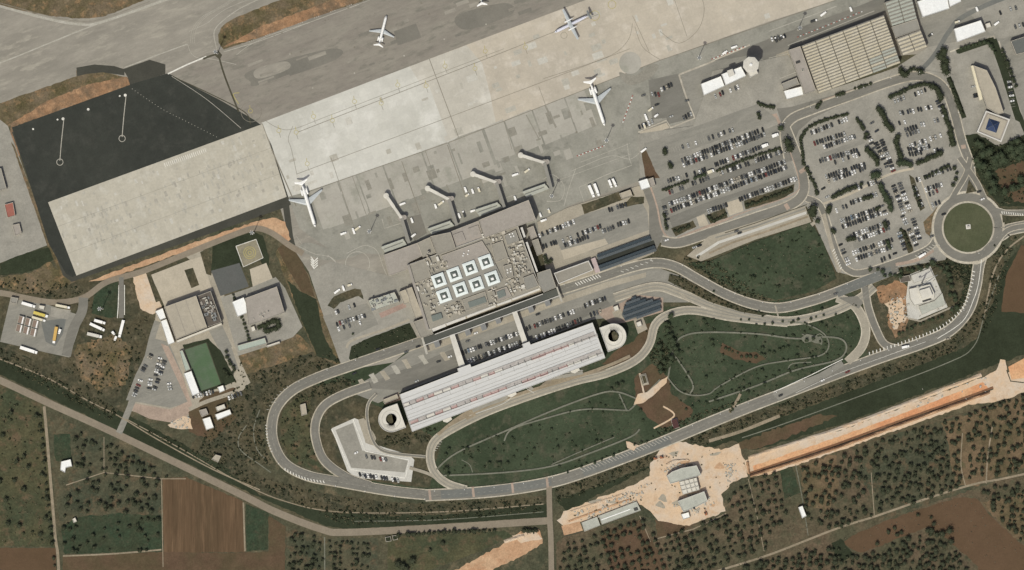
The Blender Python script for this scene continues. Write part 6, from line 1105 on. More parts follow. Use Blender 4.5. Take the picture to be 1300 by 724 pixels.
E1 = 'northwest block, east car park'; row(E1, 'top row', (1030, 168.8), (1078, 150.6), .85); row(E1, 'second row', (1034, 182), (1072, 170), .9); row(E1, 'third row', (1046, 186.6), (1085, 173.6), .85); row(E1, 'fourth row', (1041, 204.6), (1091, 190), .85); row(E1, 'short row below the fourth', (1060, 206.4), (1090, 196), .45); row(E1, 'row above the footpath, upper', (1049, 224.4), (1097, 209), .7); row(E1, 'row above the footpath, lower', (1052, 230.4), (1098, 213.4), .75); row(E1, 'hedge row', (1061, 248), (1112, 231), .4); row(E1, 'lone spaces at the left', (1045, 240), (1050, 250), .9, 6)
E2 = 'middle strip, east car park'; row(E2, 'left column, upper', (1112, 181.6), (1126, 212), .9); row(E2, 'right column, upper', (1119, 178.6), (1134, 217), .9); row(E2, 'left column, lower', (1134, 236), (1147, 270), .9); row(E2, 'right column, lower', (1142, 233.6), (1155, 268), .9); row(E2, 'left column, bottom', (1146, 275), (1163, 311), .85); row(E2, 'right column, bottom', (1159, 279), (1167, 303), .9); row(E2, 'planted column at the bottom', (1141, 296), (1150, 320), .7); row(E2, 'column by the planted strip', (1159, 236), (1170, 262), .6); row(E2, 'scattered column by the palms', (1103, 150), (1115, 170), .5)
E3 = 'northeast block, east car park'; row(E3, 'top row', (1136, 128.4), (1147, 124.4), .9); row(E3, 'top row under the hedge', (1162, 120), (1174, 114.6), .8); row(E3, 'second row', (1136, 145.6), (1182, 136), .5); row(E3, 'third row', (1138, 157), (1170, 154), .3); row(E3, 'fourth row', (1149, 165), (1190, 152.6), .65); row(E3, 'fifth row', (1152, 171.4), (1166, 166.6), .8); row(E3, 'sixth row', (1155, 185), (1194, 172.4), .75); row(E3, 'seventh row', (1153, 190), (1176, 182), .7); row(E3, 'row over the bottom hedge', (1155, 196), (1190, 191), .45)
E4 = 'southeast block, east car park'; row(E4, 'top row', (1164, 228.6), (1206, 214), .85); row(E4, 'second row', (1175, 241), (1195, 234.4), .9); row(E4, 'third row', (1180, 247), (1189, 243), .9); row(E4, 'corner spaces', (1184, 260), (1192, 257), .8)
E5 = 'southwest block, east car park'; row(E5, 'top row, left', (1062, 267), (1074, 262), .8); row(E5, 'top row, right', (1080, 258), (1112, 247), .75); row(E5, 'second row', (1068, 281), (1116, 264.6), .88); row(E5, 'third row', (1070, 288), (1118, 271), .88); row(E5, 'fourth row', (1084, 298), (1128, 283), .92); row(E5, 'fifth row', (1090, 303.6), (1128, 290), .9); row(E5, 'sixth row', (1083, 321), (1132, 305), .95); row(E5, 'bottom row', (1087, 329), (1132, 313.6), .9); row(E5, 'left edge column', (1067, 311), (1077, 335), .75); row(E5, 'row along the bottom road', (1106, 335), (1136, 324), .25)
row(E3, 'row along the right belt', (1190, 128), (1200, 150), .6); row(E3, 'eighth row', (1160, 193), (1186, 184), .7); row(E1, 'column by the small island', (1102, 172), (1110, 188), .6); row(E5, 'second row, far right', (1120, 262), (1124, 272), .8); row(E4, 'left column', (1160, 238), (1170, 262), .5); row(F, 'left edge spaces', (843, 262), (848, 282), .5); row(F, 'top corner row', (905, 174), (930, 165), .35)
row('yard by the tower', 'row on the west wall', (866, 100), (872, 128), .2, 5)
TS = 'staff car park east of terminal'; row(TS, 'top row', (685, 299), (728, 282), .8); row(TS, 'row near the hut', (770, 268), (794, 260), .6); row(TS, 'left row', (690, 313), (706, 308), .8); row(TS, 'middle row', (715, 306), (762, 288), .8); row(TS, 'lower middle row', (717, 311.4), (746, 301), .9); row(TS, 'right row', (765, 293.6), (798, 281), .8)
TW = 'staff car park west of terminal'; row(TW, 'top row', (423, 398), (450, 387.6), .5); row(TW, 'middle row', (428, 411.6), (463, 401), .85); row(TW, 'bottom row', (430, 417.4), (457, 410), .5)
D1 = 'lot north of the garage'; row(D1, 'upper row, west part', (588, 447.6), (659, 423), .88); row(D1, 'lower row, west part', (595, 459), (660, 435), .92); row(D1, 'upper row, east part', (669, 417.4), (728, 395.6), .88); row(D1, 'upper row, east end', (733, 391.6), (768, 378.6), .7); row(D1, 'lower row, east part', (681, 428.6), (737, 406.4), .95); row(D1, 'short end row', (750, 400), (762, 395.4), .9)
PW = 'car park west of the football pitch'; row(PW, 'left edge column', (192, 451), (181, 471), .85); row(PW, 'lower left column', (178, 483), (170, 503), .85); row(PW, 'middle column, left side', (203, 455), (198, 476), .9); row(PW, 'middle column, right side', (209, 459), (196, 495), .85); row(PW, 'left middle column', (191, 482), (188, 500), .6); row(PW, 'short right column', (214, 484), (216, 494), .8)
row('yard south of the pitch', 'row under the pitch', (245, 504), (270, 497.6), .85); row('yard south of the pitch', 'row at the right', (291, 505), (306, 500), .9)
SW = 'kerbed lot west of the garage'; row(SW, 'upper row', (465, 580), (490, 584), .6); row(SW, 'lower row', (457, 603), (505, 610), .8)
FW = 'vehicle park by the control tower'; row(FW, 'left row', (828, 119), (836, 121), .9); row(FW, 'middle row', (840, 114), (852, 107), .8); row(FW, 'lower right row', (868, 150), (877, 145), .9); row(FW, 'row on the yard wall', (812, 162), (828, 155), .9, 3.8)
row('yard of the office wing', 'left column', (1233, 97), (1240, 130), .35); row('yard of the office wing', 'right column', (1281, 104), (1286, 136), .5); row('top right service yard', 'upper row', (1270, 16), (1296, 8), .35, 6); row('top right service yard', 'lower row', (1284, 36), (1304, 30), .6, 5); row('control tower yard', 'row under the wing', (908, 122), (940, 110), .4); row('hangar yard', 'west row', (980, 50), (996, 46), .7)
for i_, (lot, rw, a, b, occ, step) in enumerate(rows):
    L = math.dist(a, b); n = max(1, int(L / step)); ux, uy = (b[0] - a[0]) / L, (b[1] - a[1]) / L; nx, ny = (-uy, ux) if abs(uy) > abs(ux) else (V[0], V[1]); qs = []
    for k in range(n + 2):
        x, y = a[0] + ux * step * (k - .5), a[1] + uy * step * (k - .5); qs.append([(x - nx * 3.3, y - ny * 3.3), (x - nx * 3.3 + ux * .22, y - ny * 3.3 + uy * .22), (x + nx * 3.3 + ux * .22, y + ny * 3.3 + uy * .22), (x + nx * 3.3, y + ny * 3.3)])
    quads('bay_line', qs, M_FAINT)
slots = []
for lot, rw, a, b, occ, step in rows:
    L = math.dist(a, b); n = max(1, int(L / step)); k = 0; vert = abs(b[1] - a[1]) > abs(b[0] - a[0])
    for i in range(n + 1):
        if R.random() > occ + .08: continue
        k += 1; t = i / n; slots.append((lot, rw, vert, k, a[0] + (b[0] - a[0]) * t, a[1] + (b[1] - a[1]) * t, math.atan2(b[1] - a[1], b[0] - a[0])))
loose = [(480, 443.5, 'main access road left of the terminal, right of two'), (450, 474, 'loop road west of the taxi rank'), (516, 446.6, 'viaduct approach, upper'), (531, 440, 'viaduct approach, next to the joint'), (557, 459, 'taxi rank, middle'), (529, 484, 'taxi rank by the garage wall'), (571, 453, 'taxi rank near the footbridge'), (846, 305, 'junction south of the fenced car park'), (1247, 253, 'roundabout, top right'), (1243, 243.4, 'slip road above the roundabout'), (1198, 272, 'road west of the roundabout'), (1204, 430, 'main road bend below the building site'), (1061, 373, 'access road above the park'), (1044, 483, 'main road near the bus stop, left'), (1076, 472, 'main road near the bus stop, right'), (991, 502, 'main road at the slab end'), (452, 575, 'empty part of the kerbed lot'), (1136, 322, 'road below the east car park'), (1183, 300, 'bend of the east car park road'), (939, 296, 'yard north of the long apron'), (935, 293.6, 'yard north of the long apron, left'), (882, 314, 'paved strip beside the bus lane, left'), (888, 312, 'paved strip beside the bus lane, right'), (604, 423, 'drop off lane below the viaduct'), (683, 399, 'drop off lane under the east stair tower'), (594, 433, 'drop off lane, west'), (817, 121, 'vehicle apron, upper left'), (834, 133, 'vehicle apron, centre'), (852, 148, 'vehicle apron, lower right')]
chosen = set(i for i in range(len(slots))); maxn = 300 - len(loose)
order = list(range(len(slots))); order.sort(key=lambda i: (slots[i][0] not in (F, D1, TS, TW), abs(slots[i][4] - 760))); chosen = set(order[:maxn])
def pick():
    t = R.uniform(0, sum(p[2] for p in PAINTS))
    for nm, c, w_ in PAINTS:
        t -= w_
        if t <= 0: return nm
    return 'black'
def putcar(x, y, ang, nm, lb, group):
    me = CARM[nm][1][R.random() < .35][0]; o = bpy.data.objects.new('parked_car', me); COL.objects.link(o); o.location = W(x, y, gz(x, y)); o.rotation_euler = (0, 0, ang); tag(o, lb, 'car', group)
rest = MB(); restm = [CARM[p[0]][0] for p in PAINTS] + [C_GLASS, C_TYRE]; nidx = {p[0]: i for i, p in enumerate(PAINTS)}
for i, (lot, rw, vert, k, x, y, a) in enumerate(slots):
    nm = pick(); ang = -a + math.pi / 2 + (math.pi if R.random() < .5 else 0) + R.uniform(-.04, .04)
    if not vert: ang = math.radians(20) + math.pi / 2 + (math.pi if R.random() < .5 else 0) + R.uniform(-.04, .04)
    x += R.uniform(-.25, .25); y += R.uniform(-.5, .5)
    if i in chosen: putcar(x, y, ang, nm, f'{nm} car, {sf(k)} from {"top" if vert else "left"}, {rw}, {lot}', 'cars in the ' + lot)
    else:
        g_ = CARM[nm][1][R.random() < .35][1]; c, s_ = math.cos(ang), math.sin(ang); wx, wy, _ = W(x, y); z = gz(x, y); k0 = len(rest.v)
        rest.v += [(wx + px * c - py * s_, wy + px * s_ + py * c, z + pz) for px, py, pz in g_.v]; rest.f += [tuple(k0 + q for q in f) for f in g_.f]; rest.m += [(nidx[nm], len(PAINTS), len(PAINTS) + 1)[m] for m in g_.m]
for x, y, lb in loose: nm = pick(); putcar(x, y, A20 if y < 470 else A20 + .1, nm, f'single {nm} car on the {lb}', 'cars on the roads')
tag(rest.build('distant_parked_cars', restm), 'many more parked cars filling the rows of the outer car parks', 'cars', None, 'stuff')
# ================================================================ SMALL AIRSIDE VEHICLES, BARRIERS
def gse(lb, x, y, l, a, m, group='ground vehicles on the apron', nm='service_vehicle'):
    e = empty(nm, W(x, y, gz(x, y)), a, lb, 'service vehicle', group); q = MB(); q.box(-l * .12, 0, .5, l * .7, 1.9, 1.5); q.build('cargo_box', m, e); q = MB(); q.box(l * .36, 0, .5, l * .26, 1.8, 1.1, 0, 0, None, .88); q.build('cab', C_WHITE, e)
    for sx in (-.3, .3):
        for sy in (-1, 1): q = MB(); q.tube((l * sx, .75 * sy, .4), (l * sx, .95 * sy, .4), .4, n=8); q.build('wheel', C_TYRE, e)
G1 = [(436, 296.6, 'white', 'row right of the left jet, leftmost'), (449, 293.5, 'white', 'row right of the left jet, middle'), (454, 290, 'cream', 'row right of the left jet, right'), (511, 259, 'white', 'stand right of the first jet bridge'), (523, 280, 'white', 'grey patch by the first rotunda'), (525, 299, 'white', 'terminal foot, first stand'), (553, 262, 'white', 'stand left of the second rotunda'), (560, 258, 'cream', 'second stand centre'), (583, 274, 'white', 'foot of the second walkway'), (589, 272, 'dark', 'foot of the second walkway, right'), (591, 241, 'white', 'third stand, left cluster'), (593, 248, 'cream', 'third stand, left cluster lower'), (600, 243, 'white', 'third stand, middle'), (608, 241, 'cream', 'third stand, right'), (600, 268, 'white', 'corner of the third ramp block'), (654, 252, 'white', 'north of the big terminal roof'), (654, 222, 'white', 'fourth stand, left'), (669, 217, 'cream', 'fourth stand, centre'), (818, 160, 'cream', 'edge of the fenced car park wall'), (817, 191, 'white', 'planted corner of the fenced car park'), (820, 149, 'white', 'beside the canopy slab, left'), (833, 147, 'white', 'vehicle park, lower right'), (826, 139, 'cream', 'vehicle park, lower left'), (920, 67, 'white', 'service road by the barrier, left'), (932, 60, 'white', 'service road by the barrier, right'), (1045, 18, 'white', 'line above the vast shed, left'), (1080, 12, 'white', 'line above the vast shed, right'), (1033, 27, 'dark', 'line above the vast shed, far left'), (985, 51, 'dark', 'north of the hangar yard, left'), (992, 49, 'dark', 'north of the hangar yard, right'), (1240, 12, 'white', 'top right yard near the road'), (1265, 30, 'white', 'top right yard by the wall end'), (1215, 28, 'cream', 'north of the lone white warehouse'), (1181, 45, 'dark', 'yard right of the flat grey hall'), (686, 273, 'white', 'east foot of the terminal'), (697, 268, 'cream', 'service corner east of terminal'), (690, 280, 'white', 'service corner, lower'), (497, 384, 'cream', 'plant building yard'), (436, 366, 'white', 'west yard edge, right'), (428, 370, 'white', 'west yard edge, left'), (444, 362, 'cream', 'west yard edge, upper')]
for x, y, c, lb in G1: gse(f'small {c} service vehicle, {lb}', x, y, R.uniform(4.5, 7), A20 + R.choice((0, math.pi / 2, .3)), {'white': C_WHITE, 'cream': C_CREAM, 'dark': C_DARK}[c])
def barrier_row(lb, a, b, n):
    e0 = None
    for k in range(n):
        t = k / (n - 1); x, y = a[0] + (b[0] - a[0]) * t, a[1] + (b[1] - a[1]) * t; ang = -math.atan2(b[1] - a[1], b[0] - a[0]); L_ = f'{"white" if k % 2 else "red"} plastic barrier, {sf(k + 1)} from the {"top" if abs(b[1] - a[1]) > abs(b[0] - a[0]) else "left"} in the {lb}'
        q = MB(); q.box(0, 0, 0, 1.3, .9, .35, 0, 0, None, .9); q.box(0, 0, .35, 1.2, .45, .6, 0, 0, None, .7); o = q.build('traffic_barrier', C_WHITE if k % 2 else C_RED, None, loc=W(x, y, gz(x, y))); o.rotation_euler = (0, 0, ang); tag(o, L_, 'barrier', 'barriers in the ' + lb)
barrier_row('short line below the fourth stand', (733, 198), (767, 185), 16); barrier_row('steep line right of the jet', (803, 122), (791, 155), 14); barrier_row('line by the tower service road', (904, 75), (946, 59), 18)
barrier_row('long line above the vast shed', (1013, 47), (1094, 15), 24)
for i, (x, y) in enumerate(((812, 232), (1217, 187), (1000, 262), (838, 225))): pass
for i, (x, y, lb) in enumerate(((984, 172, 'white delivery truck at the right edge of the fenced car park'), (902, 218, 'cream flat shelter in the middle of the fenced car park'), (971, 185, 'white box truck in the fourth row of the fenced car park'))):
    truck(lb, x - 4, y + 1.5, x + 4, y - 1.5, 4, C_WHITE if i != 1 else C_CREAM, 'parked_truck', 'truck')
# ================================================================ TREES
LEAF = [mat('leaf_dark', (62, 69, 49), (54, 61, 42), 3, 2, .8, .12, .15, rough=.8), mat('leaf_olive', (66, 71, 52), (58, 64, 45), 3, 2, .8, .12, .15, rough=.8), mat('leaf_mid', (60, 72, 50), (68, 76, 54), 3, 2, .8, .12, .15, rough=.8)]
def crown(r_, n, size, flat_=.75, lobes=5, seed=0):
    g_ = random.Random(seed); b = MB(); cs = [(0, 0, 0, .72)] + [(math.cos(a) * .48, math.sin(a) * .48, g_.uniform(-.15, .25), g_.uniform(.38, .55)) for a in [2 * math.pi * (k + g_.random() * .6) / lobes for k in range(lobes)]]
    for _ in range(n):
        cx_, cy_, cz_, cr = g_.choice(cs); th = g_.uniform(0, 2 * math.pi); ph = math.acos(g_.uniform(-.5, 1)); rr_ = cr * g_.uniform(.75, 1.12)
        p = Vector((cx_ + rr_ * math.sin(ph) * math.cos(th), cy_ + rr_ * math.sin(ph) * math.sin(th), (cz_ + rr_ * math.cos(ph)) * flat_)) * r_
        nrm = Vector((math.sin(ph) * math.cos(th), math.sin(ph) * math.sin(th), math.cos(ph))) + Vector((g_.uniform(-.6, .6), g_.uniform(-.6, .6), g_.uniform(-.3, .6))); nrm.normalize()
        a = nrm.orthogonal().normalized(); c = nrm.cross(a); t = g_.uniform(0, 6.28); a, c = a * math.cos(t) + c * math.sin(t), c * math.cos(t) - a * math.sin(t); s_ = size * g_.uniform(.6, 1.3)
        b.face([p - a * s_, p - c * s_ * .7, p + a * s_, p + c * s_ * .7])
    k = 8; rings = [[(r_ * .6 * q * math.cos(2 * math.pi * i / k), r_ * .6 * q * math.sin(2 * math.pi * i / k), r_ * z_ * flat_) for i in range(k)] for q, z_ in ((.3, -.5), (.9, -.25), (1, .1), (.7, .45), (.2, .6))]; b.loft(rings)
    return b
CR = [crown(3, 150, .5, .75, 5, s_) for s_ in range(4)]; CRO = [crown(2.6, 100, .45, .7, 4, s_ + 9) for s_ in range(4)]; CRS = [crown(2.6, 46, .75, .7, 3, s_ + 30) for s_ in range(4)]
def tree_proto(nm, cat, crowns, m, h):
    out = []
    for b in crowns:
        e = empty(nm, (0, 0, 0), 0, nm.replace('_', ' '), cat); q = MB(); q.tube((0, 0, -.1), (.1, .05, h * .55), .26, .17, 7)
        for k in range(3): a = 2.1 * k + .4; q.tube((.1, .05, h * .5), (1.1 * math.cos(a), 1.1 * math.sin(a), h * .85), .13, .06, 5)
        q.build('trunk', C_BARK, e); c = b.build('crown', m, e); c.location = (0, 0, h); KIDS[e.name] = list(e.children); out.append([e, False])
    return out
P_ST = tree_proto('street_tree', 'tree', CR[:4], LEAF[0], 3.6); P_SG = tree_proto('street_tree', 'tree', CR[2:], LEAF[2], 3.6); P_PK = tree_proto('park_tree', 'tree', CR[1:], LEAF[2], 3.4); P_OL = tree_proto('olive_tree', 'olive tree', CRO, LEAF[1], 3.0)
NT = [0]
P_HS = tree_proto('hedge_shrub', 'shrub', CR[:3], LEAF[0], 2.2); P_WT = tree_proto('wood_tree', 'tree', CR[1:], LEAF[2], 4.0)
def put_tree(protos, x, y, r_px, lb, group):
    if protos in (P_ST, P_SG):
        if any(k in group for k in ('hedge', 'bed', 'belt', 'half of the fifth', 'yard')): protos = P_HS; lb = lb.replace('tree,', 'bush,')
        elif any(k in group for k in ('grove', 'building site', 'slip road', 'site slab', 'single')): protos = P_WT
    p = R.choice(protos); r_px = r_px * (1.22 if protos in (P_ST, P_SG, P_HS, P_WT) else 1.0); sc = r_px * S / (3.0 if protos is not P_OL else 2.6); rz = R.uniform(0, 6.28); s3 = (sc * R.uniform(.9, 1.1), sc * R.uniform(.9, 1.1), sc * .85); loc = W(x, y, gz(x, y) - .05)
    if not p[1]: p[1] = True; e = p[0]; e.location = loc; e.rotation_euler = (0, 0, rz); e.scale = s3; e['label'] = lb; e['group'] = group
    else: copy_tree(p[0], loc, rz, s3, lb, group)
    NT[0] += 1
def trow(protos, pts, step, r0, r1, desc, jit=.7, skip=0):
    vert = abs(pts[-1][1] - pts[0][1]) > abs(pts[-1][0] - pts[0][0]); k = 0
    for x, y, a in along(pts, 0, step):
        if R.random() < skip: continue
        k += 1; put_tree(protos, x + R.uniform(-jit, jit), y + R.uniform(-jit, jit), R.uniform(r0, r1), f'dark round tree, {sf(k)} from {"top" if vert else "left"}, {desc}', 'trees ' + desc)
trow(P_ST, [(1020, 208), (1018, 190), (1017, 176), (1026, 163), (1046, 153), (1076, 145)], 3.6, 2, 2.8, 'in the hedge northwest of the east car park', .5)
trow(P_ST, [(1130, 123), (1140, 119), (1152, 113), (1168, 108), (1182, 108)], 3.8, 2.4, 3.4, 'in the tree row along the curved north road'); trow(P_ST, [(1183, 110), (1191, 116), (1194, 126)], 4, 3.4, 4.6, 'in the big clump at the road bend')
trow(P_ST, [(1197, 136), (1201, 150), (1205, 162), (1208, 176), (1210, 186)], 4.4, 3, 4.4, 'in the belt east of the car park'); trow(P_ST, [(1115, 139), (1121, 147), (1124, 155), (1130, 163), (1134, 168)], 4, 3.2, 4.6, 'in the north half of the central tree island'); trow(P_ST, [(1139, 174), (1137, 182), (1140, 192), (1144, 202)], 4.6, 3.4, 4.4, 'in the south half of the central tree island'); trow(P_SG, [(1142, 208), (1150, 207), (1156, 210)], 4.6, 4, 5, 'in the wide clump at the lot crossing')
trow(P_ST, [(1087, 151), (1093, 158), (1096, 165)], 4, 2.2, 3.2, 'in the small island right of the top row'); trow(P_ST, [(1099, 171), (1098, 180)], 4.6, 2.6, 3.4, 'in the short island below the small one'); trow(P_ST, [(1100, 190), (1106, 196), (1112, 203), (1114, 212)], 4.6, 3.2, 4.6, 'in the curved island in the middle lot'); trow(P_SG, [(1109, 223), (1116, 222)], 5.4, 4.6, 5.4, 'in the pale clump above the footpath')
trow(P_ST, [(1024, 214), (1030, 226), (1035, 238), (1038, 250)], 4.4, 2.2, 3.2, 'in the belt between the two big car parks'); trow(P_ST, [(1057, 250), (1064, 246), (1074, 242), (1084, 238), (1094, 234)], 4.4, 2.6, 3.8, 'in the row above the long footpath', .6, .1); trow(P_SG, [(1117, 236), (1122, 247), (1129, 260), (1133, 270)], 4.8, 3.4, 4.8, 'in the island right of the second footpath'); trow(P_ST, [(1052, 263), (1051, 272)], 5, 3.6, 4.4, 'at the west gate of the lower lot'); trow(P_ST, [(1056, 292), (1061, 297)], 4, 2.6, 3.4, 'on the west kerb of the lower lot')
trow(P_ST, [(1097, 252), (1108, 249)], 4.6, 2.8, 3.6, 'over the top row of the lower lot'); trow(P_ST, [(1076, 304), (1084, 303)], 4, 3, 3.8, 'at the left of the fourth lower row'); trow(P_ST, [(1112, 266), (1118, 263)], 4, 2.2, 3, 'at the right of the second lower row'); trow(P_ST, [(1122, 284), (1126, 290)], 4, 2.8, 3.4, 'at the right of the fourth lower row'); trow(P_SG, [(1126, 308), (1130, 316)], 4, 2.4, 3, 'at the right of the bottom row')
trow(P_ST, [(1166, 207), (1174, 204), (1184, 199), (1198, 193)], 4.4, 2.8, 4.4, 'in the dark row below the northeast block'); trow(P_ST, [(1174, 226), (1204, 210)], 5.5, 2, 2.8, 'shading the southeast top row'); trow(P_ST, [(1211, 213), (1215, 224), (1208, 236), (1206, 240)], 8, 2.2, 3, 'on the east verge of the lot'); trow(P_ST, [(1159, 238), (1164, 252), (1169, 264)], 5, 2, 2.8, 'on the planted strip of the southeast block'); trow(P_ST, [(1144, 292), (1150, 302), (1156, 316)], 5, 2, 2.6, 'on the planted strip at the bottom')
trow(P_ST, [(1000, 180), (1004, 195)], 9, 5, 5.6, 'at the corner right of the fenced car park'); trow(P_ST, [(963, 131), (968, 134), (976, 136), (984, 137)], 4, 2.4, 3.4, 'in the clump below the hangar yard'); trow(P_ST, [(962, 145), (965, 151)], 4.6, 2.8, 3.2, 'alone at the top right of the lot'); put_tree(P_ST, 991, 163, 3.8, 'dark tree beside the white paved triangle', 'single trees')
trow(P_ST, [(844, 190), (845, 196)], 4, 3, 3.6, 'in the upper island at the left'); trow(P_ST, [(850, 208), (852, 214)], 4, 3, 3.8, 'in the lower island at the left'); trow(P_SG, [(841, 241), (852, 238), (862, 234), (874, 230)], 4.2, 2, 2.8, 'along the left half of the fifth row', .6); trow(P_SG, [(882, 226), (896, 221)], 4.2, 2.2, 3, 'left of the flat shelter', .6); trow(P_SG, [(910, 217), (930, 209), (950, 201), (975, 193), (992, 187)], 4.4, 1.8, 2.8, 'along the right half of the fifth row', .6); trow(P_ST, [(843, 272), (845, 284), (848, 292)], 4.4, 2, 3, 'on the west edge of the fenced lot')
BG = 'in the brown shrub bed by the bus road'; trow(P_ST, [(900, 276), (906, 280), (914, 276), (921, 272)], 4, 2, 2.8, 'in the middle shrub bed by the bus road', 1); trow(P_ST, [(948, 262), (960, 257), (975, 252), (990, 246), (1004, 240)], 4, 2, 3, 'in the long shrub bed by the bus road', 1.2); trow(P_ST, [(856, 294), (868, 290), (878, 286)], 4, 2, 2.6, 'in the left shrub bed by the bus road', 1)
trow(P_ST, [(1031, 265), (1030, 272), (1036, 272)], 5, 4.6, 5.6, 'at the end of the long paved strip'); put_tree(P_ST, 1038, 281, 3.4, 'dark tree at the corner of the green lot', 'single trees')
trow(P_ST, [(1198, 66), (1192, 72), (1200, 78), (1198, 88), (1204, 96)], 5, 4.5, 6.4, 'in the large dark clump by the office compound'); trow(P_ST, [(1205, 102), (1210, 116), (1216, 132), (1222, 146)], 4.4, 2.6, 3.4, 'in the hedge west of the office compound', .4); trow(P_ST, [(1143, 88), (1148, 95), (1158, 88), (1170, 92)], 4.6, 2.4, 5, 'by the south corner of the vast shed'); trow(P_ST, [(1062, 121), (1070, 118)], 4, 2.6, 4, 'on the pink verge of the hangar yard'); trow(P_ST, [(1086, 112), (1094, 110), (1108, 106)], 4, 1.6, 2.6, 'along the hangar yard, right part'); trow(P_ST, [(1037, 137), (1042, 130)], 4, 2, 3, 'by the striped bays of the hangar yard')
trow(P_ST, [(1272, 64), (1278, 80), (1284, 96), (1290, 112)], 5.4, 2.4, 3.6, 'in the row right of the compound wall'); trow(P_SG, [(1220, 62), (1240, 56), (1256, 56), (1264, 70)], 5, 2, 3.4, 'in the grass strip inside the compound wall'); trow(P_SG, [(1240, 180), (1248, 186), (1244, 196), (1256, 192), (1238, 205), (1252, 214), (1264, 200), (1280, 190), (1292, 176)], 6, 3.4, 6, 'in the dark grove below the stone building', 3); trow(P_SG, [(1250, 224), (1262, 234), (1258, 246), (1290, 238), (1296, 226)], 7, 3.6, 5.6, 'on the green right of the roundabout slip road', 2)
trow(P_SG, [(1282, 190), (1292, 200), (1300, 186), (1276, 204), (1262, 212), (1244, 222)], 5, 4, 6, 'in the green corner beside the stone building', 3)
trow(P_ST, [(1106, 342), (1130, 350), (1160, 342), (1184, 334), (1200, 345), (1206, 360), (1198, 340), (1212, 384), (1206, 398)], 6, 2, 4, 'round the building site slab', 3); trow(P_ST, [(1140, 424), (1160, 414), (1180, 407), (1200, 400)], 6, 1.8, 2.8, 'in the row under the building site slab', 1)
trow(P_ST, [(330, 416), (340, 412), (350, 408), (354, 414), (344, 420), (334, 420)], 4, 3, 4, 'in the clipped clump of the second west yard', 1.2); trow(P_ST, [(316, 431), (310, 410), (300, 386), (296, 372)], 5, 1.6, 2.4, 'along the wall between the west yards', .4)
trow(P_ST, [(287, 448), (292, 458), (298, 470), (290, 480), (284, 466)], 5, 1.8, 3, 'on the lawn right of the football pitch', 1.5); trow(P_ST, [(692, 326), (694, 334), (700, 330)], 3.6, 2.2, 3, 'at the east foot of the terminal', .6)
PKT = []
for x, y, r_ in ((893, 407, 3), (905, 407, 3), (897, 413, 2.6), (963, 396, 2), (860, 440, 3), (866, 420, 2), (873, 474, 2), (896, 479, 3), (904, 433, 3), (905, 439, 2.4), (959, 428, 2.4), (968, 442, 3), (952, 452, 2.4), (967, 470, 3), (970, 488, 3), (949, 498, 3.4), (910, 510, 3), (930, 520, 2), (783, 490, 4), (790, 486, 3), (776, 494, 2.6), (813, 521, 3), (816, 534, 2.4), (1043, 393, 2.6), (1042, 411, 3), (1049, 415, 2.6), (1024, 432, 3), (1016, 434, 2), (1032, 430, 3), (1012, 452, 3), (1018, 470, 2), (566, 577, 3), (570, 570, 3), (593, 570, 3), (627, 572, 3), (634, 588, 3.4), (621, 588, 3), (644, 588, 3), (567, 595, 4), (569, 602, 3), (597, 581, 2), (678, 570, 2.4), (708, 568, 2.6), (710, 592, 2.4), (757, 560, 3), (763, 560, 2.6), (735, 586, 2), (700, 545, 2.4), (650, 556, 2.4), (652, 580, 2), (748, 512, 2), (906, 370, 2), (956, 353, 4), (963, 330, 2.4), (987, 364, 2.4), (1040, 350, 3), (1046, 352, 2.6), (1043, 325, 2.4), (974, 342, 2), (1000, 315, 2), (1018, 352, 2), (1040, 300, 2), (925, 360, 2), (448, 424, 1.8), (453, 454, 1.8), (484, 442, 1.6)):
    PKT.append((x, y, r_))
npk = {}
for x, y, r_ in sorted(PKT):
    zone = 'green lawn north of the access road' if x > 890 and y < 380 else 'long west lawn of the park' if 540 < x < 800 and y > 480 else 'small lawn west of the terminal' if x < 500 else 'east lawn with the looping path' if x < 1100 and y > 380 and x > 800 else 'bare soil between the park lawns'
    npk[zone] = npk.get(zone, 0) + 1; put_tree(P_PK, x, y, r_, f'round park tree, {sf(npk[zone])} from the left on the {zone}', 'park trees, ' + zone)
trow(P_SG, [(850, 398), (846, 412), (852, 430), (858, 444), (852, 456), (846, 468)], 5.5, 3, 5, 'in the dark clump west of the east lawn', 4); trow(P_SG, [(836, 440), (840, 456), (836, 470)], 6, 3, 4.4, 'on the west slope of the east lawn', 3); trow(P_PK, [(1000, 441), (975, 449), (950, 453), (930, 447), (920, 440)], 6, 1.8, 2.8, 'round the bare patch of the east lawn', 2); trow(P_PK, [(940, 405), (980, 412), (1020, 404), (1060, 398), (1082, 410)], 11, 1.6, 2.6, 'along the north side of the east lawn', 3); trow(P_PK, [(870, 520), (910, 505), (960, 485), (1010, 465), (1050, 450)], 10, 1.8, 2.8, 'along the south side of the east lawn', 3)
trow(P_PK, [(720, 598), (780, 576), (840, 552)], 9, 1.5, 2.4, 'between the west lawn and the main road', 2)
def inpoly_pts(poly, step, jit, rot=0, keep=1.):
    xs = [p[0] for p in poly]; ys = [p[1] for p in poly]; c, s_ = math.cos(rot), math.sin(rot); cx_, cy_ = (min(xs) + max(xs)) / 2, (min(ys) + max(ys)) / 2; D = max(max(xs) - min(xs), max(ys) - min(ys)); n = int(D / step) + 1; out = []
    for i in range(-n, n + 1):
        for j in range(-n, n + 1):
            if R.random() > keep: continue
            a, b = i * step, j * step; x, y = cx_ + a * c - b * s_ + R.uniform(-jit, jit), cy_ + a * s_ + b * c + R.uniform(-jit, jit)
            if inside((x, y), poly): out.append((x, y))
    return out
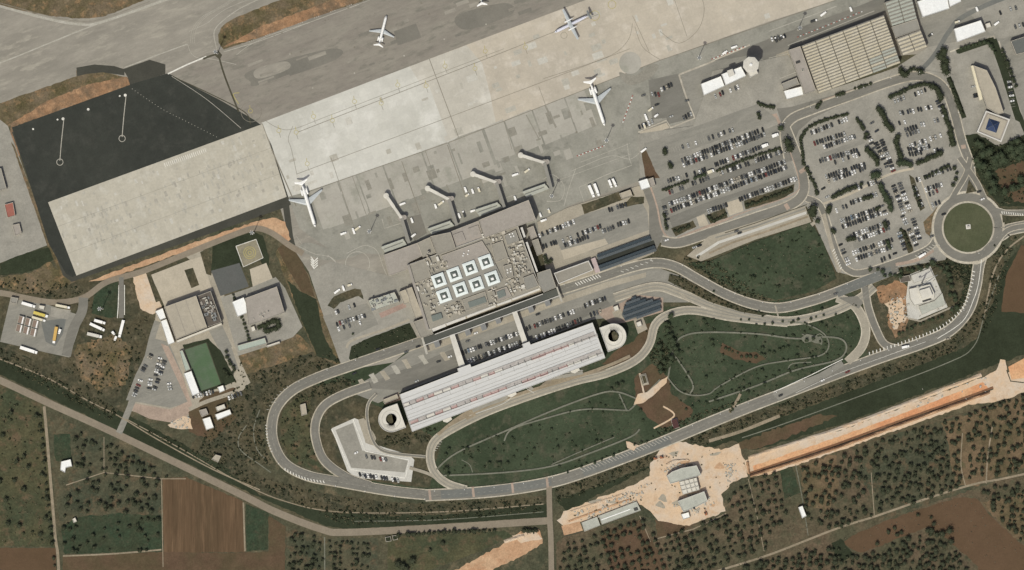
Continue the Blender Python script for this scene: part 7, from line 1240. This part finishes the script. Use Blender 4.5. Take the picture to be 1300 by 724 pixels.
GR = [('sparse grove at the left edge', [(-60, 500), (50, 520), (60, 640), (66, 688), (-60, 686)], 15, 6, .4, 2.4, 3.6, .1), ('grove right of the dirt lane', [(96, 546), (130, 560), (130, 598), (96, 606)], 8, 3, .7, 2, 3, .1), ('grove below the country road bend', [(134, 562), (202, 596), (234, 606), (204, 606), (134, 598)], 7.4, 2, .9, 2.2, 3.4, .2), ('grove above the green crop field', [(80, 622), (132, 602), (204, 610), (204, 652), (100, 652), (80, 662)], 9, 3.4, .75, 2.4, 3.6, .1), ('green crop field', [(80, 664), (204, 656), (204, 700), (82, 702)], 8, 3.5, .45, 1.8, 3, .1),
      ('grove left of the bottom track', [(364, 672), (410, 685), (410, 780), (364, 780)], 7.6, 2.4, .85, 2.2, 3.4, .1), ('tidy grove at the bottom centre', [(418, 686), (474, 684), (470, 780), (416, 780)], 7, 1.4, .92, 2, 3, .05),
      ('grove south of the station roof', [(708, 690), (760, 672), (812, 657), (836, 684), (872, 672), (920, 654), (936, 700), (900, 780), (708, 780)], 9, 1.8, .93, 2.4, 3.6, -.3), ('grove east of the dirt site', [(918, 640), (930, 616), (985, 600), (1000, 650), (970, 700), (930, 708)], 9, 2, .88, 2.2, 3.4, -.3), ('grove below the works trench', [(1018, 594), (1100, 565), (1106, 655), (1050, 674), (1020, 660)], 8, 2.6, .82, 2.4, 3.8, .2), ('grove in the right middle', [(1104, 564), (1220, 528), (1222, 618), (1110, 654)], 8, 3, .9, 2.2, 3.6, .1), ('grove at the right edge', [(1224, 526), (1300, 502), (1360, 490), (1360, 585), (1228, 612)], 8, 3, .88, 2.2, 3.6, .1), ('grove in the bottom right corner', [(1246, 622), (1340, 600), (1360, 740), (1310, 700), (1264, 655)], 7.6, 3, .9, 2.2, 3.8, .1), ('dense grove at the bottom right', [(905, 735), (980, 708), (1056, 694), (1094, 708), (1180, 672), (1210, 696), (1238, 730), (1236, 790), (905, 790)], 7.6, 3, .95, 2.2, 4, .1), ('thin grove above the brown field', [(1095, 676), (1200, 636), (1200, 660), (1110, 692)], 10, 4, .6, 2, 3.4, .1), ('field behind the excavated dirt', [(560, 690), (600, 680), (560, 710), (500, 724), (500, 700)], 16, 5, .3, 2, 4, 0)]
allo = []
for nm, poly, st, jit, keep, r0, r1, rot in GR: allo += [(R.uniform(r0, r1), x, y, nm) for x, y in inpoly_pts(poly, st, jit, rot, keep)]
for x, y, a in along([(53, 525), (57, 570), (61, 620), (66, 670), (72, 724)], 4, 9.5): allo.append((R.uniform(2, 3), x - 2, y, 'left verge of the dirt lane'))
for x, y, a in along([(502, 680), (560, 676), (640, 674)], 4, 6.4): allo.append((R.uniform(2.2, 3.2), x, y, 'hedge row under the country road'))
for x, y, a in along([(664, 674), (684, 674)], 1, 4): allo.append((R.uniform(2.4, 3.4), x, y, 'hedge row under the country road'))
for x, y, r_ in ((505, 716, 5), (511, 719, 5), (523, 712, 5), (515, 722, 4.5), (870, 712, 5.4), (874, 718, 4.6), (1205, 674, 5), (1196, 678, 4.6), (1207, 688, 4.4)): allo.append((r_, x, y, 'southern groves, standing out darker'))
vis = [t for t in allo if -4 < t[1] < 1304 and -4 < t[2] < 728]; vis.sort(key=lambda t: -t[0]); ind = set(id(t) for t in vis[:290])
bands = {}
for t in sorted((t for t in vis[:290]), key=lambda t: t[1]):
    g_ = [q for q in allo if q[3] == t[3]]; y0_, y1_ = min(q[2] for q in g_), max(q[2] for q in g_); bd = ('upper', 'middle', 'lower')[min(2, int(3 * (t[2] - y0_) / (y1_ - y0_ + .01)))]; bands[id(t)] = bd
cnt_ = {}; lab_ = {}
for t in sorted(vis[:290], key=lambda t: t[1]):
    k_ = (t[3], bands[id(t)]); cnt_[k_] = cnt_.get(k_, 0) + 1; lab_[id(t)] = f'large olive tree, {sf(cnt_[k_])} from left, {k_[1]} part of the {t[3]}'
stuffT = MB(); C4 = [(np.array(b.v), b.f) for b in CRS]; vv, ff, base_ = [], [], 0
for t in allo:
    r_, x, y, nm = t; r_ *= 1.22
    if id(t) in ind: put_tree(P_OL, x, y, r_, lab_[id(t)], 'olive trees, ' + nm)
    else:
        if R.random() < .07: continue
        r_ *= R.uniform(.7, 1.3); v, f = R.choice(C4); sc = r_ * S / 2.6; a = R.uniform(0, 6.28); c, s_ = math.cos(a), math.sin(a); wx, wy, _ = W(x, y); z = gz(x, y) + 2.4 * sc
        vv.append(np.stack([(v[:, 0] * c - v[:, 1] * s_) * sc + wx, (v[:, 0] * s_ + v[:, 1] * c) * sc + wy, v[:, 2] * sc + z], 1)); ff += [tuple(q + base_ for q in p) for p in f]; base_ += len(v)
tag(newobj('olive_grove_trees', np.concatenate(vv).tolist(), ff, LEAF[1]), 'many smaller olive trees filling the groves south of the road', 'olive grove', None, 'stuff')
# ---------------- bushes, tufts and stones nobody could count
BU = crown(1, 16, .5, .8, 2, 77); BV, BF = np.array(BU.v), BU.f
def bushes(name, lb, polys, frac, r0, r1, m):
    vv, ff, b0 = [], [], 0
    for poly, k in polys:
        k = int(k * frac); xs = [p[0] for p in poly]; ys = [p[1] for p in poly]; c_ = 0; tries = 0
        while c_ < k and tries < k * 20:
            tries += 1; x, y = R.uniform(min(xs), max(xs)), R.uniform(min(ys), max(ys))
            if not inside((x, y), poly) or noveg(x, y): continue
            c_ += 1; sc = R.uniform(r0, r1) * S; a = R.uniform(0, 6.28); c, s_ = math.cos(a), math.sin(a); wx, wy, _ = W(x, y); z = gz(x, y) + .35 * sc
            vv.append(np.stack([(BV[:, 0] * c - BV[:, 1] * s_) * sc + wx, (BV[:, 0] * s_ + BV[:, 1] * c) * sc + wy, BV[:, 2] * sc + z], 1)); ff += [tuple(q + b0 for q in p) for p in BF]; b0 += len(BV)
    tag(newobj(name, np.concatenate(vv).tolist(), ff, m), lb, 'bushes', None, 'stuff')
SB = [([(850, 348), (868, 353), (917, 381), (952, 394), (976, 398.5), (940, 396), (900, 383), (868, 367), (848, 357)], 60), ([(0, 500), (56, 520), (66, 690), (0, 690)], 60), ([(340, 608), (420, 630), (500, 640), (690, 632), (690, 650), (560, 660), (440, 668), (300, 608), (200, 556), (160, 534)], 380), ([(705, 618), (830, 576), (950, 527), (1070, 486), (1210, 432), (1250, 380), (1262, 390), (1215, 446), (1070, 500), (950, 545), (840, 590), (705, 640)], 420), ([(306, 456), (436, 446), (440, 466), (350, 505), (338, 560), (344, 590), (300, 595), (250, 570), (280, 510)], 330), ([(455, 500), (480, 515), (552, 560), (540, 618), (480, 610), (420, 590), (404, 540), (420, 512)], 0), ([(0, 350), (96, 360), (130, 395), (60, 378), (0, 372)], 60), ([(100, 440), (190, 400), (170, 500), (120, 500), (80, 470)], 130), ([(0, 440), (150, 520), (140, 535), (0, 462)], 150), ([(1186, 330), (1238, 330), (1230, 376), (1200, 410), (1226, 366)], 90), ([(1262, 312), (1290, 300), (1262, 400), (1240, 440), (1254, 380)], 90), ([(862, 320), (900, 326), (960, 372), (1000, 388), (940, 380), (880, 344)], 110), ([(360, 512), (394, 502), (400, 580), (380, 590), (356, 560)], 60), ([(820, 420), (850, 440), (846, 478), (826, 460)], 90), ([(830, 545), (900, 520), (950, 505), (950, 515), (840, 555)], 70), ([(520, 548), (560, 540), (545, 560), (490, 570), (480, 558)], 60), ([(404, 470), (470, 488), (430, 500), (370, 510)], 70), ([(1230, 180), (1300, 170), (1310, 250), (1270, 262), (1236, 220)], 120)]
bushes('dark_bushes', 'low dark bushes scattered over the rough banks and verges', SB, .8, .7, 2.2, LEAF[0]); bushes('olive_bushes', 'grey green tufts scattered over the rough banks and verges', SB, 1.2, .5, 1.6, mat('tuft_leaf', (112, 106, 78), (90, 92, 64), 3, 2, .8, .1, .1))
PK = [([(560, 575), (640, 545), (700, 522), (800, 505), (805, 550), (700, 590), (560, 606)], 130), ([(830, 410), (960, 395), (1090, 385), (1095, 440), (1010, 485), (880, 535), (850, 500), (840, 440)], 260), ([(885, 330), (1030, 285), (1060, 350), (985, 380), (930, 372)], 110), ([(446, 440), (520, 412), (530, 430), (446, 462)], 40)]
bushes('park_bushes', 'small dark shrubs dotted over the park lawns', PK, .7, .6, 2.0, LEAF[2]); bushes('pale_tufts', 'pale dry tufts and stones over lawns and fields', PK + [([(0, 520), (56, 524), (66, 690), (0, 690)], 120), ([(80, 610), (205, 610), (205, 655), (80, 660)], 160), ([(720, 680), (920, 660), (1300, 500), (1300, 720), (720, 720)], 700)], 1, .35, .9, mat('dry_tuft', (136, 128, 102), (118, 112, 86), 3, 2, .8, .1, .1))
def rubble(lb, polys, r0, r1, m):
    b = MB()
    for poly, k in polys:
        xs = [p[0] for p in poly]; ys = [p[1] for p in poly]; c_ = 0
        while c_ < k:
            x, y = R.uniform(min(xs), max(xs)), R.uniform(min(ys), max(ys))
            if not inside((x, y), poly): continue
            c_ += 1; wx, wy, _ = W(x, y); l = R.uniform(r0, r1); b.box(wx, wy, gz(x, y), l, l * R.uniform(.4, .9), l * .4, R.uniform(0, 3), 0, None, .8)
    tag(b.build('rubble', m), lb, 'rubble', None, 'stuff')
rubble('pale blocks and stacked material lying over the dirt sites', [([(840, 596), (870, 586), (880, 590), (850, 604)], 40), ([(920, 590), (934, 588), (936, 612), (920, 612)], 40), ([(722, 652), (800, 622), (830, 612), (812, 640), (740, 664)], 90), ([(850, 640), (900, 622), (908, 640), (870, 660)], 50), ([(1130, 380), (1152, 372), (1156, 408), (1130, 420)], 60), ([(1150, 350), (1180, 340), (1200, 390), (1165, 404)], 50), ([(216, 530), (240, 530), (240, 544), (220, 544)], 30), ([(1160, 492), (1262, 472), (1262, 500), (1160, 520)], 20), ([(470, 0), (470, 1), (471, 1)], 0)], .7, 2.6, C_CONC)
rubble('dark clods and scrap lying over the dirt sites', [([(722, 652), (830, 612), (812, 640), (740, 664)], 50), ([(826, 570), (936, 572), (940, 604), (900, 640), (830, 640)], 30), ([(1112, 370), (1152, 372), (1150, 420), (1126, 410)], 60), ([(80, 630), (200, 620), (200, 650), (80, 655)], 0)], .6, 1.8, M_SCRUB)
